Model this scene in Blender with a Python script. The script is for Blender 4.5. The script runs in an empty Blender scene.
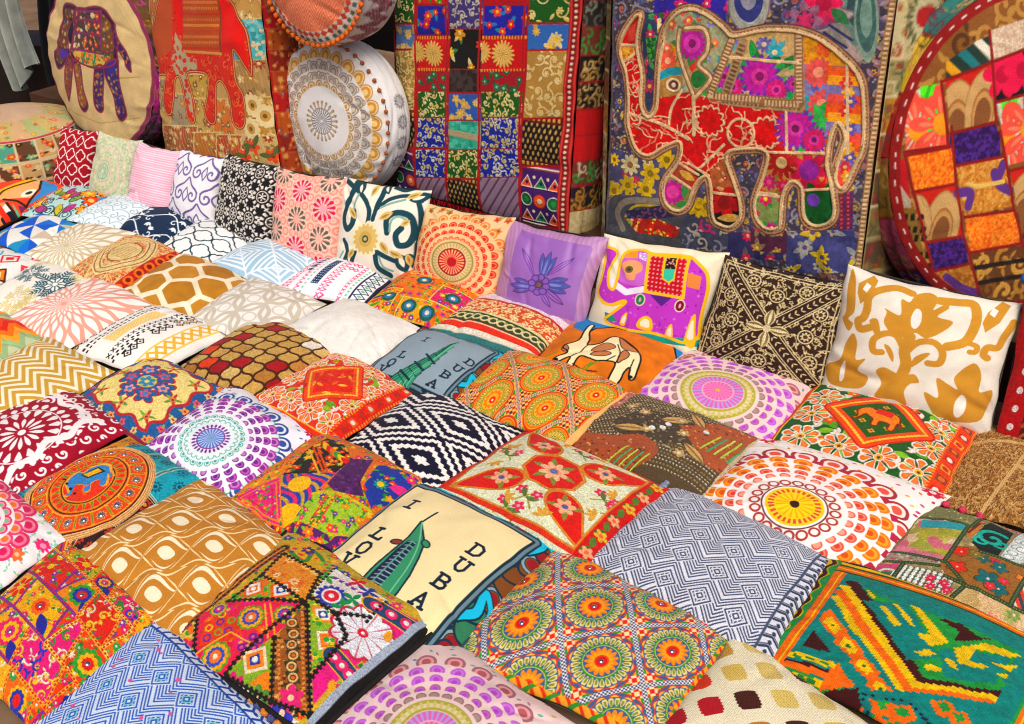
import bpy, math, random
import numpy as np
from mathutils import Vector

# ------------------------------------------------------------------ camera, light, exposure
SC = bpy.context.scene
COL = SC.collection
R = math.radians
FPX, PITCH, CAMZ = 1000.0, R(32), 2.07
cam_d = bpy.data.cameras.new("camera")
cam_o = bpy.data.objects.new("camera", cam_d)
COL.objects.link(cam_o)
cam_d.sensor_width = 36.0
cam_d.lens = FPX / 1024 * 36.0
cam_d.clip_start, cam_d.clip_end = 0.05, 500.0
cam_o.location = (0, 0, CAMZ)
cam_o.rotation_euler = (R(90) - PITCH, 0, 0)
SC.camera = cam_o

SUN_EL, SUN_AZ = R(57), R(172)       # azimuth the light comes from, clockwise from +Y
world = bpy.data.worlds.new("World")
SC.world = world
world.use_nodes = True
wn = world.node_tree
wn.nodes.clear()
w_out = wn.nodes.new("ShaderNodeOutputWorld")
w_bg = wn.nodes.new("ShaderNodeBackground")
sky = wn.nodes.new("ShaderNodeTexSky")
sky.sky_type = 'NISHITA'
sky.sun_disc = False
sky.sun_elevation = SUN_EL
sky.sun_rotation = SUN_AZ
sky.air_density = 0.6
sky.dust_density = 5.0
sky.ozone_density = 0.6
w_bg.inputs["Strength"].default_value = 0.085
wn.links.new(sky.outputs[0], w_bg.inputs[0])
wn.links.new(w_bg.outputs[0], w_out.inputs[0])

sun_d = bpy.data.lights.new("sun", 'SUN')
sun_d.energy = 1.5
sun_d.angle = R(35)
sun_d.color = (1.0, 0.95, 0.87)
sun_o = bpy.data.objects.new("sun", sun_d)
COL.objects.link(sun_o)
_sd = Vector((math.sin(SUN_AZ) * math.cos(SUN_EL), math.cos(SUN_AZ) * math.cos(SUN_EL), math.sin(SUN_EL)))
sun_o.rotation_euler = _sd.to_track_quat('Z', 'Y').to_euler()
sun_o.location = (0, 0, 8)

SC.view_settings.view_transform = 'Standard'
SC.view_settings.look = 'None'
SC.view_settings.exposure = 0.66
SC.view_settings.gamma = 1.0
SC.cycles.pixel_filter_type = 'BLACKMAN_HARRIS'
SC.cycles.filter_width = 1.1
SC.cycles.use_denoising = True
SC.cycles.denoiser = 'OPENIMAGEDENOISE'
SC.cycles.denoising_input_passes = 'RGB_ALBEDO_NORMAL'
SC.cycles.denoising_prefilter = 'NONE'

# ------------------------------------------------------------------ picture <-> place
CAM = np.array([0, 0, CAMZ])
def ray(p):
    x = (p[0] - 512) / FPX
    y = -(p[1] - 362) / FPX
    return np.array([x, math.cos(PITCH) + y * math.sin(PITCH), -math.sin(PITCH) + y * math.cos(PITCH)])
def on_z(p, z):
    r = ray(p)
    return CAM + r * (z - CAMZ) / r[2]
def on_plane(p, o, n):
    r = ray(p)
    return CAM + r * np.dot(o - CAM, n) / np.dot(r, n)
def proj(P):
    d = np.asarray(P, float) - CAM
    f = np.array([0, math.cos(PITCH), -math.sin(PITCH)])
    u = np.array([0, math.sin(PITCH), math.cos(PITCH)])
    return np.array([512 + FPX * d[0] / (d @ f), 362 - FPX * (d @ u) / (d @ f)])
def homog(src, dst):
    A, b = [], []
    for (x, y), (X, Y) in zip(src, dst):
        A.append([x, y, 1, 0, 0, 0, -X * x, -X * y]); b.append(X)
        A.append([0, 0, 0, x, y, 1, -Y * x, -Y * y]); b.append(Y)
    h = np.linalg.solve(np.array(A, float), np.array(b, float))
    return np.append(h, 1).reshape(3, 3)

# ------------------------------------------------------------------ cloth painter: patterns as numbers
def hx(s):
    if not isinstance(s, str):
        return np.array(s, np.float32)
    s = s.lstrip('#')
    return np.array([int(s[i:i + 2], 16) / 255 for i in (0, 2, 4)], np.float32)
def lin(c):
    return np.where(c <= 0.04045, c / 12.92, ((c + 0.055) / 1.055) ** 2.4)

def tri(t):
    return np.abs((t % 1.0) - 0.5) * 4 - 1
def smooth(P, n=6, closed=False):
    P = np.asarray(P, float)
    out = []
    N = len(P)
    for i in range(N if closed else N - 1):
        if closed:
            p0, p1, p2, p3 = P[i - 1], P[i], P[(i + 1) % N], P[(i + 2) % N]
        else:
            p0, p1, p2, p3 = P[max(i - 1, 0)], P[i], P[i + 1], P[min(i + 2, N - 1)]
        for k in range(n):
            t = k / n
            out.append(0.5 * (2 * p1 + (p2 - p0) * t + (2 * p0 - 5 * p1 + 4 * p2 - p3) * t * t + (3 * p1 - p0 - 3 * p2 + p3) * t ** 3))
    if not closed:
        out.append(P[-1])
    return np.array(out)

SS = 2
class Cv:
    """A piece of cloth seen flat: x in [-ax, ax], y in [-ay, ay]."""
    def __init__(s, n, bg='#ffffff', ax=1.0, ay=1.0, seed=1):
        s.n = n
        s.ax, s.ay = ax, ay
        s.nx, s.ny = max(8, int(round(n * ax))) * SS, max(8, int(round(n * ay))) * SS
        s.x = ((np.arange(s.nx) + .5) / s.nx * 2 - 1) * ax
        s.y = ((np.arange(s.ny) + .5) / s.ny * 2 - 1) * ay
        s.X, s.Y = np.meshgrid(s.x, s.y)
        s.C = np.empty((s.ny, s.nx, 3), np.float32)
        s.C[:] = hx(bg)
        s.clip = None
        s.rng = random.Random(seed)
        s.H = s.H1 = None
        s.save = {}
    # --- coordinates
    def px(s, pts, o=(0, 0), k=1.0):
        P = np.atleast_2d(np.asarray(pts, float)) / k + np.array(o)
        q = np.c_[P, np.ones(len(P))]
        a = q @ s.H.T
        a = a[:, :2] / a[:, 2:]
        if s.H1 is None:
            return a
        b = q @ s.H1.T
        b = b[:, :2] / b[:, 2:]
        w = np.full(len(P), .6)
        for _ in range(4):          # the cloth bulges: find the point of the bulge that is seen there
            uv = a + (b - a) * w[:, None]
            w = s.prof(np.clip(uv[:, 0], -1, 1), np.clip(uv[:, 1], -1, 1))
        return a + (b - a) * w[:, None]
    def box(s, x0, x1, y0, y1):
        i0 = int(np.clip((x0 / s.ax + 1) / 2 * s.nx - 1, 0, s.nx)); i1 = int(np.clip((x1 / s.ax + 1) / 2 * s.nx + 2, 0, s.nx))
        j0 = int(np.clip((y0 / s.ay + 1) / 2 * s.ny - 1, 0, s.ny)); j1 = int(np.clip((y1 / s.ay + 1) / 2 * s.ny + 2, 0, s.ny))
        return (slice(j0, j1), slice(i0, i1))
    def put(s, m, col, sl=None):
        if sl is None:
            sl = (slice(None), slice(None))
        if s.clip is not None:
            m = m & s.clip[sl]
        s.C[sl][m] = hx(col)
    def loc(s, cx, cy, r):
        sl = s.box(cx - r, cx + r, cy - r, cy + r)
        return sl, s.X[sl] - cx, s.Y[sl] - cy
    def tile(s, tx, ty, brick=False, ox=0.0, oy=0.0, rot=0.0):
        X, Y = s.X, s.Y
        if rot:
            c_, s_ = math.cos(rot), math.sin(rot)
            X, Y = c_ * X + s_ * Y, -s_ * X + c_ * Y
        gy = (Y - oy) / ty
        iy = np.floor(gy)
        gx = (X - ox) / tx + (0.5 * (iy % 2) if brick else 0)
        ix = np.floor(gx)
        return gx - ix - .5, gy - iy - .5, ix.astype(int), iy.astype(int)
    def lattice(s, c0, c1, c2):
        """Cells of a repeat whose centre and two neighbours are seen at these picture points."""
        q = s.px([c0, c1, c2])
        M = np.linalg.inv(np.array([q[1] - q[0], q[2] - q[0]]).T)
        gx = M[0, 0] * (s.X - q[0, 0]) + M[0, 1] * (s.Y - q[0, 1]) + .5
        gy = M[1, 0] * (s.X - q[0, 0]) + M[1, 1] * (s.Y - q[0, 1]) + .5
        ix, iy = np.floor(gx), np.floor(gy)
        return gx - ix - .5, gy - iy - .5, ix.astype(int), iy.astype(int), q[0], q[1] - q[0], q[2] - q[0]
    def pol(s, cx, cy):
        dx, dy = s.X - cx, s.Y - cy
        return np.hypot(dx, dy), np.arctan2(dy, dx)
    # --- shapes
    def rect(s, x0, x1, y0, y1, col):
        sl = s.box(x0, x1, y0, y1)
        s.put((s.X[sl] >= x0) & (s.X[sl] <= x1) & (s.Y[sl] >= y0) & (s.Y[sl] <= y1), col, sl)
    def disc(s, x, y, r, col, ry=None, rot=0.0):
        ry = r if ry is None else ry
        sl, dx, dy = s.loc(x, y, max(r, ry))
        if rot:
            c_, s_ = math.cos(rot), math.sin(rot)
            dx, dy = c_ * dx + s_ * dy, -s_ * dx + c_ * dy
        s.put((dx / r) ** 2 + (dy / ry) ** 2 < 1, col, sl)
    def ring(s, x, y, r, w, col):
        sl, dx, dy = s.loc(x, y, r + w)
        s.put(np.abs(np.hypot(dx, dy) - r) < w / 2, col, sl)
    def pmask(s, P, sl):
        X, Y = s.X[sl], s.Y[sl]
        m = np.zeros(X.shape, bool)
        for (x0, y0), (x1, y1) in zip(P, np.roll(P, -1, 0)):
            if y0 == y1:
                continue
            m ^= ((y0 > Y) != (y1 > Y)) & (X < (x1 - x0) * (Y - y0) / (y1 - y0) + x0)
        return m
    def poly(s, P, col, sm=False):
        P = np.asarray(P, float)
        if sm:
            P = smooth(P, 5, True)
        sl = s.box(P[:, 0].min(), P[:, 0].max(), P[:, 1].min(), P[:, 1].max())
        s.put(s.pmask(P, sl), col, sl)
    def setclip(s, P=None, sm=False):
        if P is None:
            s.clip = None
            return
        P = np.asarray(P, float)
        if sm:
            P = smooth(P, 5, True)
        s.clip = s.pmask(P, (slice(None), slice(None)))
    def line(s, P, w, col, closed=False, sm=False, dash=0.0, taper=False):
        P = np.asarray(P, float)
        if sm:
            P = smooth(P, 6, closed)
            if closed:
                P = np.vstack([P, P[:1]])
        elif closed:
            P = np.vstack([P, P[:1]])
        acc = 0.0
        n = len(P) - 1
        for i in range(n):
            (x0, y0), (x1, y1) = P[i], P[i + 1]
            L = math.hypot(x1 - x0, y1 - y0)
            if L < 1e-9:
                continue
            ww = w * (1 - .75 * i / n) if taper else w
            h = ww / 2
            sl = s.box(min(x0, x1) - h, max(x0, x1) + h, min(y0, y1) - h, max(y0, y1) + h)
            X, Y = s.X[sl] - x0, s.Y[sl] - y0
            t = (X * (x1 - x0) + Y * (y1 - y0)) / (L * L)
            tc = np.clip(t, 0, 1)
            m = (X - tc * (x1 - x0)) ** 2 + (Y - tc * (y1 - y0)) ** 2 < h * h
            if dash:
                m &= (((acc + tc * L) / dash) % 1.0) < 0.55
            s.put(m, col, sl)
            acc += L
    def flower(s, x, y, r, n, col, c2=None, core=.3, rot=0.0, dep=.45, c3=None):
        sl, dx, dy = s.loc(x, y, r)
        q, a = np.hypot(dx, dy), np.arctan2(dy, dx) + rot
        env = r * (1 - dep + dep * np.abs(np.cos(n * a / 2)))
        s.put(q < env, col, sl)
        if c3 is not None:
            s.put((q < env * .72) & (q > r * core), c3, sl)
        if c2 is not None:
            s.put(q < r * core, c2, sl)
    def leaf(s, x, y, L, w, ang, col, vein=None):
        cx, cy = x + math.cos(ang) * L / 2, y + math.sin(ang) * L / 2
        sl, dx, dy = s.loc(cx, cy, L / 2 + w)
        t = (dx * math.cos(ang) + dy * math.sin(ang)) / L + .5
        d = -dx * math.sin(ang) + dy * math.cos(ang)
        m = (t > 0) & (t < 1) & (np.abs(d) < w / 2 * np.sin(np.pi * np.clip(t, 0, 1)) ** .8)
        s.put(m, col, sl)
        if vein is not None:
            s.put(m & (np.abs(d) < w * .09), vein, sl)
    def drop(s, x, y, L, w, ang, cols, k=(1, .7, .4)):
        for f, c in zip(k, cols):
            LL = L * f
            cx, cy = x + math.cos(ang) * L / 2, y + math.sin(ang) * L / 2
            sl, dx, dy = s.loc(cx, cy, L)
            t = (dx * math.cos(ang) + dy * math.sin(ang)) / LL + .5
            d = -dx * math.sin(ang) + dy * math.cos(ang) + w * .25 * np.clip(t - .3, 0, 1) ** 2
            tt = np.clip(t, 0, 1)
            s.put((t > 0) & (t < 1) & (np.abs(d) < w * f * .62 * np.sqrt(tt) ** .2 * (tt * 4) ** .5 * (1 - tt) ** .9), c, sl)
    def petals(s, x, y, r0, r1, n, col, fill=.9, rot=0.0, kind='petal'):
        q, a = s.pol(x, y)
        f = ((a + rot) / (2 * math.pi) * n) % 1 - .5
        t = np.clip((q - r0) / (r1 - r0), 0, 1)
        if kind == 'petal':
            e = np.sin(np.pi * t) ** .7
        elif kind == 'lens':
            t = np.clip(np.log(np.maximum(q, 1e-4) / r0) / np.log(r1 / r0), 0, 1)
            e = np.sin(np.pi * t) ** 2
        elif kind == 'drop':
            e = np.sqrt(np.clip(t * 1.15, 0, 1)) * np.sqrt(np.clip((1 - t) * 5, 0, 1))
        elif kind == 'tri':
            e = 1 - t
        elif kind == 'ray':
            e = np.ones_like(t)
        else:
            e = np.sqrt(np.clip(1 - t * t, 0, 1))
        s.put((q > r0) & (q < r1) & (np.abs(f) < .5 * fill * e), col)
    def fans(s, x, y, Rr, n, size, cols, rot=0.0, k=(1, .72, .45), sq=1.0, up=True):
        q, a = s.pol(x, y)
        st = 2 * math.pi / n
        f = ((a + rot) / st) % 1 - .5
        lx, ly = f * st * Rr, (q - Rr) / sq
        for kk, c in zip(k, cols):
            if c is None:
                continue
            m = (lx * lx + ly * ly < (size * kk) ** 2)
            if up:
                m &= ly > -size * .3
            s.put(m, c)
    def spiral(s, x, y, r, ang, turns, w, col, sgn=1):
        t = np.linspace(0, 1, int(26 * abs(turns)) + 8)
        a = ang + sgn * t * turns * 2 * math.pi
        rr = r * (1 - .86 * t)
        s.line(np.c_[x + rr * np.cos(a), y + rr * np.sin(a)], w, col)
    def stripes(s, ang, per, cols, wob=0.0, wf=3.0):
        d = s.X * math.cos(ang) + s.Y * math.sin(ang)
        if wob:
            d = d + wob * np.sin(wf * (-s.X * math.sin(ang) + s.Y * math.cos(ang)))
        i = np.floor(d / per * len(cols)).astype(int) % len(cols)
        for k, c in enumerate(cols):
            if c is not None:
                s.put(i == k, c)
    def jit(s, x0, x1, y0, y1, d, j=.35):
        ny = max(1, int(round((y1 - y0) / d))); nx = max(1, int(round((x1 - x0) / d)))
        for b in range(ny):
            for a in range(nx):
                yield (x0 + (a + .5 + (.5 * (b % 2) - .25) + s.rng.uniform(-j, j)) * (x1 - x0) / nx,
                       y0 + (b + .5 + s.rng.uniform(-j, j)) * (y1 - y0) / ny)
    # --- embroidered fillings of a patch
    def floral(s, P, bg, fl, leaf=('#3c8a3a',), d=.16, core='#f2c53a', n=(5, 8), sm=False):
        P = np.asarray(P, float)
        old = s.clip
        s.setclip(P, sm)
        if old is not None:
            s.clip &= old
        x0, y0 = P.min(0); x1, y1 = P.max(0)
        s.put(np.ones_like(s.X, bool), bg) if bg else None
        for x, y in s.jit(x0, x1, y0, y1, d):
            for _ in range(2):
                s.leaf(x, y, d * .62, d * .26, s.rng.uniform(0, 6.28), s.rng.choice(leaf))
            s.flower(x, y, d * s.rng.uniform(.24, .42), s.rng.choice(n), s.rng.choice(fl), core, .3, s.rng.random() * 3)
        s.clip = old
    def scroll(s, P, bg, cols, d=.2, w=.018, sm=False, fl=None):
        P = np.asarray(P, float)
        old = s.clip
        s.setclip(P, sm)
        if old is not None:
            s.clip &= old
        x0, y0 = P.min(0); x1, y1 = P.max(0)
        if bg:
            s.put(np.ones_like(s.X, bool), bg)
        for x, y in s.jit(x0, x1, y0, y1, d, .2):
            c = s.rng.choice(cols)
            a = s.rng.uniform(0, 6.28)
            s.spiral(x, y, d * .42, a, s.rng.uniform(.7, 1.2), w, c, s.rng.choice((-1, 1)))
            for _ in range(3):
                b = s.rng.uniform(0, 6.28)
                s.leaf(x + d * .3 * math.cos(b), y + d * .3 * math.sin(b), d * .4, d * .17, b + .5, c)
            if fl:
                s.flower(x, y, d * .2, 6, s.rng.choice(fl), c, .35)
        s.clip = old
    def speck(s, P, cols, n, r, sm=False):
        P = np.asarray(P, float)
        old = s.clip
        s.setclip(P, sm)
        if old is not None:
            s.clip &= old
        x0, y0 = P.min(0); x1, y1 = P.max(0)
        for _ in range(n):
            s.disc(s.rng.uniform(x0, x1), s.rng.uniform(y0, y1), r * s.rng.uniform(.6, 1.3), s.rng.choice(cols))
        s.clip = old
    def fillp(s, P, style, *a, **k):
        old = s.clip
        s.setclip(P)
        if old is not None:
            s.clip &= old
        style(s, *a, **k)
        s.clip = old
    def noise(s, amp, cells=40, seed=3):
        g = np.random.default_rng(seed)
        for c_, f in ((cells, .6), (cells * 2.3, .4)):
            m = g.random((int(c_) + 2, int(c_) + 2)).astype(np.float32)
            u = (s.X / s.ax + 1) / 2 * int(c_); v = (s.Y / s.ay + 1) / 2 * int(c_)
            i, j = u.astype(int), v.astype(int)
            fu, fv = u - i, v - j
            n = m[j, i] * (1 - fu) * (1 - fv) + m[j, i + 1] * fu * (1 - fv) + m[j + 1, i] * (1 - fu) * fv + m[j + 1, i + 1] * fu * fv
            s.C *= (1 + amp * f * (n - .5) * 2)[..., None].astype(np.float32)
    def out(s):
        C = s.C.reshape(s.ny // SS, SS, s.nx // SS, SS, 3).mean((1, 3))
        return np.clip(C, 0, 1)

def rc(x0, x1, y0, y1):
    return np.array([(x0, y0), (x1, y0), (x1, y1), (x0, y1)], float)
def quat(lx, ly, o=.2):
    return np.sqrt(np.minimum((np.abs(lx) - o) ** 2 + ly ** 2, lx ** 2 + (np.abs(ly) - o) ** 2))
# ------------------------------------------------------------------ cloth patterns
MG, PK, OR, YL, RD, GN, BL, PU, TQ = '#d81b72', '#f05a9b', '#f07818', '#f5c21e', '#d8221c', '#3f9c35', '#1f4fb0', '#6a2f9a', '#22a3ae'
BRIGHT = (MG, OR, YL, RD, PU, '#ee4a2c', PK)
LEAF = (GN, '#7cb83a', '#2f7a2e')

def fan_mandala(c, x, y, bg_corner, core, rings, corner=None):
    for k in core:
        kind = k[0]
        if kind == 'd':
            c.disc(x, y, k[1], k[2])
        elif kind == 'r':
            c.ring(x, y, k[1], k[2], k[3])
        elif kind == 'p':
            c.petals(x, y, *k[1:])
    for r in rings:
        c.fans(x, y, *r)

# ---- the row standing at the back
def pat_red_trellis(c):
    lx, ly, ix, iy = c.tile(.42, .42, True)
    q = quat(lx, ly, .185)
    c.put(q < .27, '#f6efe8')
    c.put(q < .19, '#9a1026')
def pat_green_mandala(c):
    x, y = c.px([(103, 172)])[0]
    for k in range(7):
        c.fans(x, y, .22 + .24 * k, 14 + 4 * k, .1 + .012 * k, ('#a5c4ac', '#d6d1b8', '#bcc6a0' if k % 2 else '#d8bfae'), .5 * (k % 2) * 2 * math.pi / (14 + 4 * k))
    c.petals(x, y, .02, .2, 16, '#8fc0a2', .7)
    c.ring(x, y, .22, .03, '#7fb899'); c.ring(x, y, .55, .02, '#a9c9a0'); c.disc(x, y, .06, '#e7c7b4')
    c.noise(.1, 30)
def pat_pink_pinstripe(c):
    c.stripes(R(90), 2 / 30, ('#f3b6c9', '#f3b6c9', '#fdeaf0'))
def pat_purple_scroll(c):
    w, p = .05, '#75659a'
    T = 1.0
    for i in range(-2, 3):
        for j in range(-2, 3):
            x, y = i * T + (.5 if j % 2 else 0), j * .62
            for sx in (-1, 1):
                c.line([(x + sx * .02, y + .32), (x + sx * .16, y + .16), (x + sx * .3, y + .08), (x + sx * .44, y - .02)], w, p, sm=True)
                c.spiral(x + sx * .26, y - .12, .21, R(90), 1.25, w, p, -sx)
                c.line([(x, y - .3), (x + sx * .1, y - .12), (x, y + .06)], w * .8, p, sm=True)
def pat_black_lace(c):
    lx, ly, ix, iy = c.tile(.52, .52, True)
    q, a = np.hypot(lx, ly), np.arctan2(ly, lx)
    d = np.abs((a / (2 * math.pi) * 12) % 1 - .5)
    c.put((np.abs(q - .4) < .075) & (d < .3), '#efe9e0')
    c.put((np.abs(q - .24) < .025), '#e8e2d8')
    c.put((np.abs(q - .13) < .05) & (np.abs((a / (2 * math.pi) * 6) % 1 - .5) < .22), '#efe9e0')
    c.put((np.abs(lx) > .46) & (np.abs(ly) < .2) & (np.abs(ly * 12 % 1 - .5) < .3), '#efe9e0')
    lx, ly, ix, iy = c.tile(.26, .26, True, .13, .13)
    c.put((np.abs(np.abs(lx) - np.abs(ly)) < .08) & (np.hypot(lx, ly) < .2), '#efe9e0')
def pat_pink_daisies(c):
    lx, ly, ix, iy = c.tile(.2, .2, True)
    q = np.hypot(lx, ly)
    c.put(np.abs(q - .36) < .1, '#ec9d92'); c.put(q < .12, '#f0aea0')
    k = 0
    for i in range(-1, 2):
        for j in range(-2, 3):
            x, y = i * .66, j * .62 + (.31 if i % 2 else 0)
            col, mid = (('#c92a63', '#f4a9b9') if (j + i) % 2 else ('#6b6258', '#e9b7a8'))
            c.petals(x, y, .07, .27, 12, '#f4d6c4', 1.0, 0, 'drop')
            c.petals(x, y, .08, .26, 12, col, .72, 0, 'drop')
            c.disc(x, y, .075, mid)
def pat_teal_damask(c):
    t, y_, lt = '#1d4650', '#d6bb78', '#8fb0a6'
    p = lambda P: c.px(P, (330, 180), 3.62)
    L = lambda P, w, col=t: c.line(p(P), w, col, sm=True)
    for P, w in (([(110, -10), (85, 40), (60, 95), (45, 150), (55, 185), (75, 165), (80, 120)], .13), ([(60, 0), (110, 50), (135, 110), (130, 165)], .1), ([(210, -5), (190, 50), (165, 100), (150, 150)], .11),
                 ([(165, 110), (215, 70), (275, 55), (330, 80)], .09), ([(205, 200), (205, 150), (240, 125), (290, 140), (308, 190), (290, 240), (250, 245), (238, 210), (258, 185)], .12), ([(160, 265), (210, 290), (245, 300), (290, 285)], .1),
                 ([(40, 330), (60, 270), (45, 225)], .1), ([(90, 260), (75, 310), (95, 350)], .1), ([(160, 270), (170, 320), (215, 350)], .12), ([(320, 90), (330, 140), (325, 200), (310, 260), (300, 320)], .09), ([(240, 20), (275, 30), (310, 20)], .09)):
        L(P, w)
    for P in ([(120, 20), (95, 70), (80, 110)], [(215, 195), (222, 155), (250, 140), (285, 160)], [(180, 105), (225, 85), (270, 72)], [(175, 285), (190, 320), (225, 335)], [(30, 300), (45, 265)]):
        L(P, .05, lt)
    for q, ln, w, a, col in (((110, 55), .34, .2, 1.9, t), ((285, 75), .4, .22, .4, t), ((250, 275), .4, .26, -1.1, t), ((60, 285), .34, .2, -1.9, t), ((210, 50), .3, .15, 2.2, t), ((175, 150), .32, .15, .6, y_), ((175, 230), .34, .15, -.7, y_), ((85, 150), .3, .13, 2.3, y_), ((275, 65), .3, .13, .5, y_), ((215, 265), .3, .13, -.3, y_), ((85, 255), .28, .13, -2.2, y_), ((280, 275), .26, .12, -1.2, y_), ((150, 60), .3, .13, 1.5, y_), ((255, 175), .2, .12, .7, y_)):
        x, y = p([q])[0]; c.leaf(x, y, ln, w, a, col); c.leaf(x + .05 * math.cos(a), y + .05 * math.sin(a), ln * .6, w * .35, a, '#f0eadb' if col == t else '#a8863c')
    x, y = p([(124, 222)])[0]
    c.flower(x, y, .37, 16, '#f2e7c4', None, .3, 0, .16); c.flower(x, y, .31, 16, y_, '#c9a85c', .5, 0, .2); c.disc(x, y, .075, '#2c4a48'); c.disc(x, y, .04, '#c9b070')
def pat_red_mandala(c):
    x, y = c.px([(450, 262)])[0]
    for px, py in c.jit(-1, 1, -1, 1, .26):
        c.flower(px, py, .07, 5, c.rng.choice(('#d9803e', '#c8583a', '#a8743a')), '#8a4a2a', .35)
        c.leaf(px, py, .13, .045, c.rng.uniform(0, 6), '#a99a55')
    c.disc(x, y, 1.0, '#e9c595')
    g = '#98915a'
    fan_mandala(c, x, y, None, [], [
        (.98, 26, .1, ('#e08a4a', '#edc08a', '#d9763c')), (.8, 26, .085, ('#cf4232', '#e58a5c', '#c92f2c')),
        (.64, 26, .068, ('#d8362e', '#e97f5a', '#cf2b2b')), (.5, 26, .052, ('#cf3a30', '#eb9a6a', None))])
    c.ring(x, y, .42, .035, g); c.petals(x, y, .3, .42, 36, '#bdb070', .6)
    c.disc(x, y, .27, '#c9272c'); c.petals(x, y, .08, .27, 24, '#efb98a', .45, 0, 'ray'); c.ring(x, y, .28, .03, '#8a2a28'); c.disc(x, y, .1, '#b3202a')
def pat_purple_panel(c):
    c.stripes(R(20), .09, ('#b98db6', '#b386b0', '#c097bd'), .04, 5)
    P = c.px([(520, 228), (590, 246), (574, 322), (505, 300)])
    c.poly(P, '#9f70b6')
    c.poly(c.px([(590, 246), (592, 250), (573, 322), (566, 318)]), '#9c72b4')
    o = c.px([(535.5, 285.5)])[0]
    dk, lt = '#56357f', '#6f6fb5'
    for (a, b, w, col) in (((538, 279), (548, 252), .2, '#5a62a8'), ((541, 285), (569, 288), .22, '#4f5aa2'), ((530, 288), (509, 285), .2, '#6a5aa8'),
                           ((531, 278), (520, 248), .1, None), ((543, 277), (573, 258), .1, None), ((537, 292), (548, 308), .12, None), ((541, 290), (562, 306), .14, None)):
        p, q = c.px([a, b])
        an = math.atan2(*(q - p)[::-1]); L = np.hypot(*(q - p))
        if col:
            for da, f in ((-.3, .9), (.3, .9), (0, 1)):
                c.leaf(p[0], p[1], L * f + .02, w * .72, an + da, dk); c.leaf(p[0], p[1], L * f, w * .55, an + da, col)
                c.leaf(p[0], p[1], L * f * .7, w * .25, an + da, '#8a8fd0')
        else:
            c.leaf(p[0], p[1], L, w, an, dk); c.leaf(p[0], p[1], L * .95, w * .7, an, '#a870c6', dk)
    for k in range(8):
        c.disc(o[0] + .15 * math.cos(k * .785), o[1] + .15 * math.sin(k * .785), .085, dk, .07); c.disc(o[0] + .15 * math.cos(k * .785), o[1] + .15 * math.sin(k * .785), .062, '#8b62b5', .05)
    c.disc(o[0], o[1], .075, '#4a3558'); c.disc(o[0], o[1], .05, '#7a5a52')
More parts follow.
